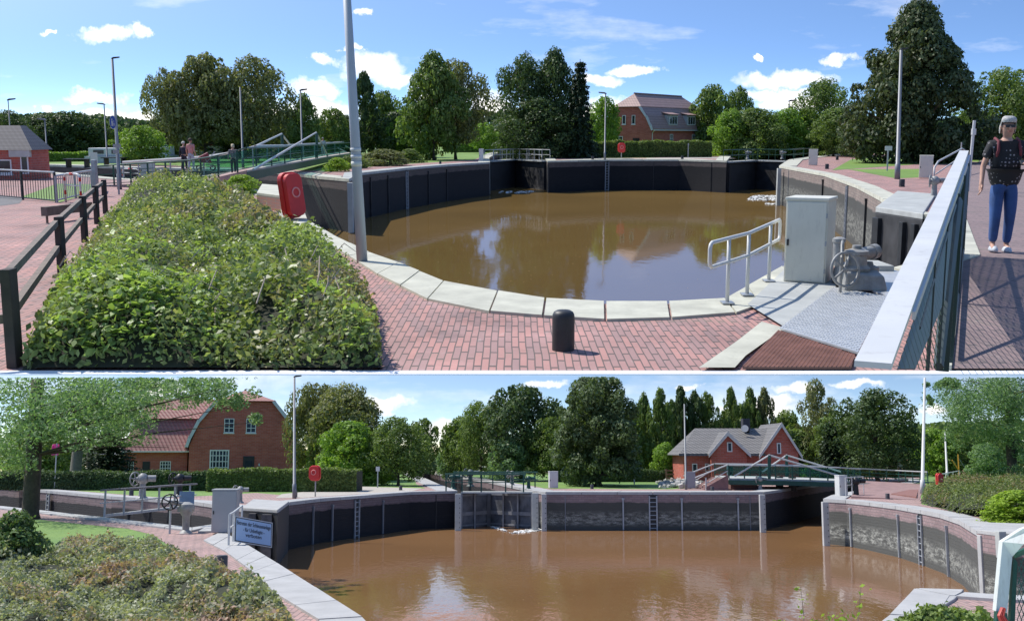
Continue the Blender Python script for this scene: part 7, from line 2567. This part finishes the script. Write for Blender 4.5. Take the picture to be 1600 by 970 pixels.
part('foliage', leafmesh('foliage', Cs - np.array(b), rg2.normal(size=Cs.shape) + np.array([0, -.6, .5]), .035, rg2, .6), lf_lime, t)
# wooden posts at the left
for x_, y0, y1, lab in ((19, 892, 843, 'grey wooden stake, tallest of the three beside the left shrub'), (27, 893, 857, 'short brown wooden stake right of the tallest grey one'), (9, 896, 862, 'leaning grey stake at the far left')):
    b = P(x_, y0); h = Q(x_, y1, b.y).z; mb = MB(); mb.lathe((0, 0, 0), [(.07, 0), (.07, h * .97), (.05, h)], 10); single('stake', lab, 'post', b, mb, woodm, group='wooden stakes by the left shrub')

# white mesh fence bottom right
t = thing('mesh_fence', 'white framed green wire mesh fence in the lower right corner', 'fence', Vector((4.6, 10, 0)))
o = Vector((4.6, 10, 0))
def fq(x, y, Y): return Q(x, y, Y)
A1, A2 = fq(1565, 955, 9.5), fq(1571, 862, 9.5)
B1, B2 = fq(1640, 965, 8.6), fq(1640, 822, 8.6)
def bar2(a, b, r, m, name, seg=4):
    mb = MB(o); mb.tube([a, b], r, seg); return part(name, mb, m, t)
mb = MB(o); mb.prism([fq(1556, 955, 9.5), fq(1574, 957, 9.5), fq(1582, 870, 9.5), fq(1600, 850, 9.3), fq(1640, 835, 9.1), fq(1640, 812, 9.1), fq(1598, 826, 9.3), fq(1566, 846, 9.5)], (0, .07, 0)); part('frame', mb, white, t, bevel=.004)
mb = MB(o); mb.prism([fq(1576, 1015, 9.52), fq(1584, 1015, 9.52), fq(1590, 878, 9.52), fq(1584, 872, 9.52)], (0, .05, 0)); mb.prism([fq(1588, 872, 9.50), fq(1640, 848, 9.2), fq(1640, 840, 9.2), fq(1586, 864, 9.50)], (0, .05, 0)); part('inner_frame', mb, greenm, t)
mb = MB(o); mb.prism([fq(1554, 1015, 9.45), fq(1578, 1015, 9.45), fq(1574, 958, 9.45), fq(1558, 956, 9.45)], (0, .06, 0)); part('lower_post', mb, greenm, t)
mb = MB(o)
pc = [(1588, 1012), (1591, 876), (1640, 852), (1640, 1012)]
for k in range(-30, 60):
    for sg in (-1, 1):
        x = 1560 + k * 6.5
        r = clipseg(pc, (x, 1012), (x + sg * 60, 850))
        if r: mb.tube([fq(r[0][0], r[0][1], 9.4), fq(r[1][0], r[1][1], 9.4)], .004, 3, cap=False)
part('wire_mesh', mb, greenm, t)
mb = MB(o); 
for dx_ in (-1, 0, 1.5): mb.tube([fq(1567 + dx_, 950, 9.3), fq(1563 + dx_ * 2, 962, 9.28), fq(1568 + dx_ * 3, 972, 9.28)], .018, 5)
part('red_ribbon', mb, reds, t)

# trees of the lower place
TL = [
 (540, 752, 598, 66, 'broad', lf_olive, 'big brownish green tree right of the house lamp', 0.9),
 (488, 751, 593, 38, 'broad', lf_olive, 'loose tall tree just behind the left street lamp', 0.9),
 (545, 758, 655, 50, 'low', lf_light, 'bright green low tree above the hedge end', 0.8),
 (622, 759, 648, 46, 'broad', lf_mid, 'dark trunked spreading tree on the left bank lawn', 1),
 (662, 748, 650, 26, 'sparse', lf_mid, 'sparse tree leaning over the far canal', 1),
 (718, 746, 650, 32, 'broad', lf_mid, 'green tree at the right bank of the far canal', 1),
 (752, 748, 622, 40, 'broad', lf_mid, 'mid green tree left of the tallest dark round tree', 1),
 (815, 751, 597, 56, 'broad', lf_dark, 'tallest dark round tree behind the centre lock gate', 1),
 (792, 752, 680, 28, 'low', lf_ash, 'pale grey green small tree behind the thin lamp', 1),
 (862, 752, 650, 40, 'broad', lf_mid, 'green tree behind the white cabinet right of the lock gate', 1),
 (935, 759, 580, 84, 'skirt', leaf_mat('leaves_lime_tree', (.035, .055, .02), (.10, .14, .06), (.2, .24, .12), .3), 'huge dense tree with low skirt behind the dark hedge', 1),
 (1008, 748, 612, 20, 'tall', lf_mid, 'thin tall tree right behind the huge dense tree', 1),
 (1034, 749, 604, 19, 'poplar', lf_mid, 'first poplar left of the thin pole', 1),
 (1066, 748, 602, 18, 'poplar', lf_dark, 'poplar directly behind the thin pole', 1),
 (1088, 748, 604, 17, 'poplar', lf_dark, 'dark poplar above the left end of the grey roof', 1),
 (1108, 748, 606, 18, 'poplar', lf_mid, 'poplar above the small gable of the grey roofed house', 1),
 (1145, 748, 603, 15, 'poplar', lf_mid, 'isolated poplar above the middle of the grey roof', 1),
 (1175, 748, 603, 17, 'poplar', lf_mid, 'poplar left of the dark chimney', 1),
 (1198, 748, 604, 16, 'poplar', lf_olive, 'poplar right of the dark chimney', 1),
 (1130, 747, 655, 60, 'low', lf_dark, 'dark woodland crown behind the grey roof', 1),
 (1230, 747, 640, 30, 'broad', lf_mid, 'bushy tree behind the right gable of the grey roofed house', 1),
 (1278, 748, 592, 38, 'sparse', lf_olive, 'tall airy pale tree left of the dark oak', 1),
 (1250, 748, 668, 34, 'low', lf_mid, 'low tree beneath the airy pale tree', 1),
 (1300, 752, 652, 34, 'conifer', lf_con, 'dark spruce between the bridge stays and dark oak', 1),
 (1372, 753, 605, 62, 'broad', lf_dark, 'big dark round oak behind the green bridge', 1),
 (1462, 744, 668, 30, 'low', lf_light, 'fresh green tree behind the tall white pole', 1),
 (1505, 744, 676, 34, 'low', lf_mid, 'green tree behind the yellow boom', 1),
 (1545, 748, 690, 30, 'low', lf_ash, 'pale low tree under the spreading ash', 1),
 (1040, 752, 690, 22, 'low', lf_light, 'pale bushy tree between the huge tree and grey roofed house', 1),
 (1062, 750, 700, 14, 'low', lf_ash, 'silvery shrub at the left corner of the grey roofed house', 1),
 (170, 757, 655, 60, 'conifer', lf_con, 'dark conifer with drooping boughs behind the grey trunk', 1),
 (60, 752, 640, 60, 'low', lf_mid, 'green tree behind the pink flag at the left', 1),
 (590, 750, 668, 34, 'low', lf_mid, 'green tree between the bright low tree and the lawn tree', 1),
 (985, 749, 640, 34, 'low', lf_mid, 'green tree tucked behind the right side of the huge dense tree', 1),
 (1052, 747, 628, 34, 'broad', lf_dark, 'dark broad tree filling between the first two poplars', 1),
 (1160, 747, 632, 40, 'broad', lf_mid, 'green crown between the two poplars left of the chimney', 1),
 (1320, 750, 640, 34, 'broad', lf_mid, 'green tree between the spruce and the dark oak', 1),
 (890, 750, 640, 36, 'broad', lf_mid, 'leafy tree touching the left side of the huge dense tree', 1),
 (510, 752, 660, 30, 'low', lf_mid, 'shrubby tree right of the gambrel house corner', 1),
 (700, 745, 690, 20, 'low', lf_ash, 'small pale tree at the end of the far canal', 1),
 (290, 746, 700, 12, 'low', lf_ash, 'small pale shrub beside the red house wing door', 1),
]
for i, (x, yb, yt, hw_, kd, lm, lab, dp) in enumerate(TL):
    if kd == 'skirt':
        tree(x, yb, yt, hw_, kd, lm, lab, None, 1, 30000, .016, .03, depth=.8)
    else:
        tree(x, yb, yt, hw_, kd, lm, lab, None, (i + 1) % 5, 13000 if hw_ > 35 else 7000, (.018, .021, .024)[i % 3] if hw_ > 35 else .028, .02, depth=.9)
wood('far_wood', -75, 85, 143, 3.2, lf_dark, 41, 30000, .26)
wood('far_trees', 18, 70, 139, 6.0, lf_mid, 42, 16000, .26)

# overhanging tree at the left and the ash at the right: big leaves, built leaf by leaf
def neartree(name, x, yb, trunk_px, xs, yrange, label, n, ls, lm, seed, bm, Y=None, ndepth=5.0, droop=True, trunk_top=590, density=None, lean=0, gaps=()):
    rng = np.random.default_rng(seed)
    b = P(x, yb); s = mpp(yb, b.y)
    t = thing(name, label, 'tree', b)
    mb = MB(b); r = trunk_px * s / 2
    zt_ = Q(x, trunk_top, b.y).z
    mb.tube([b + up * -.05, b + up * .25, b + Vector((lean * .3, 0, zt_ * .5)), b + Vector((lean, 0, zt_))], [r * 1.35, r * 1.05, r * .95, r * .8], 14)
    # branches
    cl = []
    for (cx, cy, rx, ry, w) in density:
        for k in range(int(w)):
            px_ = cx + rng.normal() * rx * .5; py_ = cy + rng.normal() * ry * .5
            Yd = b.y + rng.normal() * ndepth * .5
            c = Q(px_, py_, Yd); cl.append((c, min(rx, ry) * mpp(600, Yd) * rng.uniform(.45, 1.0)))
    rp = random.Random(seed)
    for c, rr in rp.sample(cl, min(20, len(cl))):
        if row(c) < TOPROW + 3: continue
        st = b + Vector((lean * .6, 0, min(zt_ * .93, max(zt_ * .45, c.z - abs(c.x - b.x) * .25))))
        mid = st.lerp(c, .55) + up * rp.uniform(.0, .25)
        if row(mid) < TOPROW + 3 or row(st) < TOPROW + 3: continue
        mb.tube([st, mid, c], [r * .17, r * .09, r * .03], 5, cap=False)
    part('trunk', mb, bm, t, smooth=True)
    idx_ = rng.integers(0, len(cl), n)
    cc = np.array([tuple(c[0]) for c in cl])[idx_]; rr = np.array([c[1] for c in cl])[idx_]
    d = rng.normal(size=(n, 3)); d /= np.linalg.norm(d, axis=1, keepdims=True)
    C = cc + d * (rr * rng.random(n) ** .4)[:, None] * np.array([1, 1, .75])
    C = C[rowv(C) > TOPROW + 2]
    rw, cx_ = rowv(C), 800 + C[:, 0] / C[:, 1] * FPX
    for (ga, gb, gc, gd) in gaps:
        C = C[~((cx_ > ga) & (cx_ < gb) & (rw > gc) & (rw < gd))]
        rw, cx_ = rowv(C), 800 + C[:, 0] / C[:, 1] * FPX
    N = rng.normal(size=C.shape) * .6 + np.array([0, -.3, .6])
    me = leafmesh('crown', C - np.array(b), N, ls, rng, .42)
    # drop leaves whose tips would stick up over the terrace edge
    co = np.empty(len(me.vertices) * 3, np.float32); me.vertices.foreach_get('co', co)
    W = co.reshape(-1, 3) + np.array(b, np.float32)
    keep = rowv(W).reshape(-1, 4).min(1) > TOPROW
    part('crown', quads('crown', co.reshape(-1, 4, 3)[keep]), lm, t)
    return t
neartree('overhanging_tree', 47, 811, 25, None, None, 'near dark trunked tree whose leaves overhang the left of the park', 26000, .085, lf_ash, 51, bark,
         density=[(60, 625, 80, 60, 60), (20, 700, 30, 40, 16), (150, 615, 80, 40, 46), (240, 600, 60, 22, 34), (330, 605, 70, 26, 36), (205, 650, 60, 44, 40), (110, 670, 80, 40, 40), (370, 626, 22, 12, 7), (400, 655, 12, 14, 3), (262, 690, 14, 12, 4), (65, 735, 18, 26, 5), (230, 705, 40, 10, 5)], ndepth=4.0, trunk_top=592, gaps=[(66, 102, 690, 790), (150, 420, 697, 790), (102, 150, 706, 790), (250, 300, 640, 700)])
neartree('grey_trunk_tree', 116, 759, 17, None, None, 'tree with smooth grey leaning trunk behind the left channel', 9000, .16, lf_ash, 52, barkg,
         density=[(130, 625, 60, 30, 24), (170, 660, 50, 25, 12)], ndepth=6, trunk_top=640, lean=.5, gaps=[(66, 102, 690, 790), (225, 420, 600, 790)])
neartree('dark_trunk_tree', 138, 755, 9, None, None, 'thin dark trunked tree between the grey trunk and pavilion', 3000, .16, lf_mid, 54, bark,
         density=[(150, 640, 50, 26, 14)], ndepth=5, trunk_top=640)
neartree('spreading_ash', 1583, 757, 15, None, None, 'spreading ash with pale green foliage at the right edge', 34000, .11, lf_ash, 53, bark,
         density=[(1560, 620, 60, 34, 60), (1500, 625, 34, 34, 26), (1480, 600, 30, 12, 14), (1455, 622, 9, 10, 3), (1500, 668, 20, 22, 12), (1560, 680, 40, 26, 22), (1600, 640, 50, 50, 40), (1600, 715, 26, 20, 10)], ndepth=6, trunk_top=600)
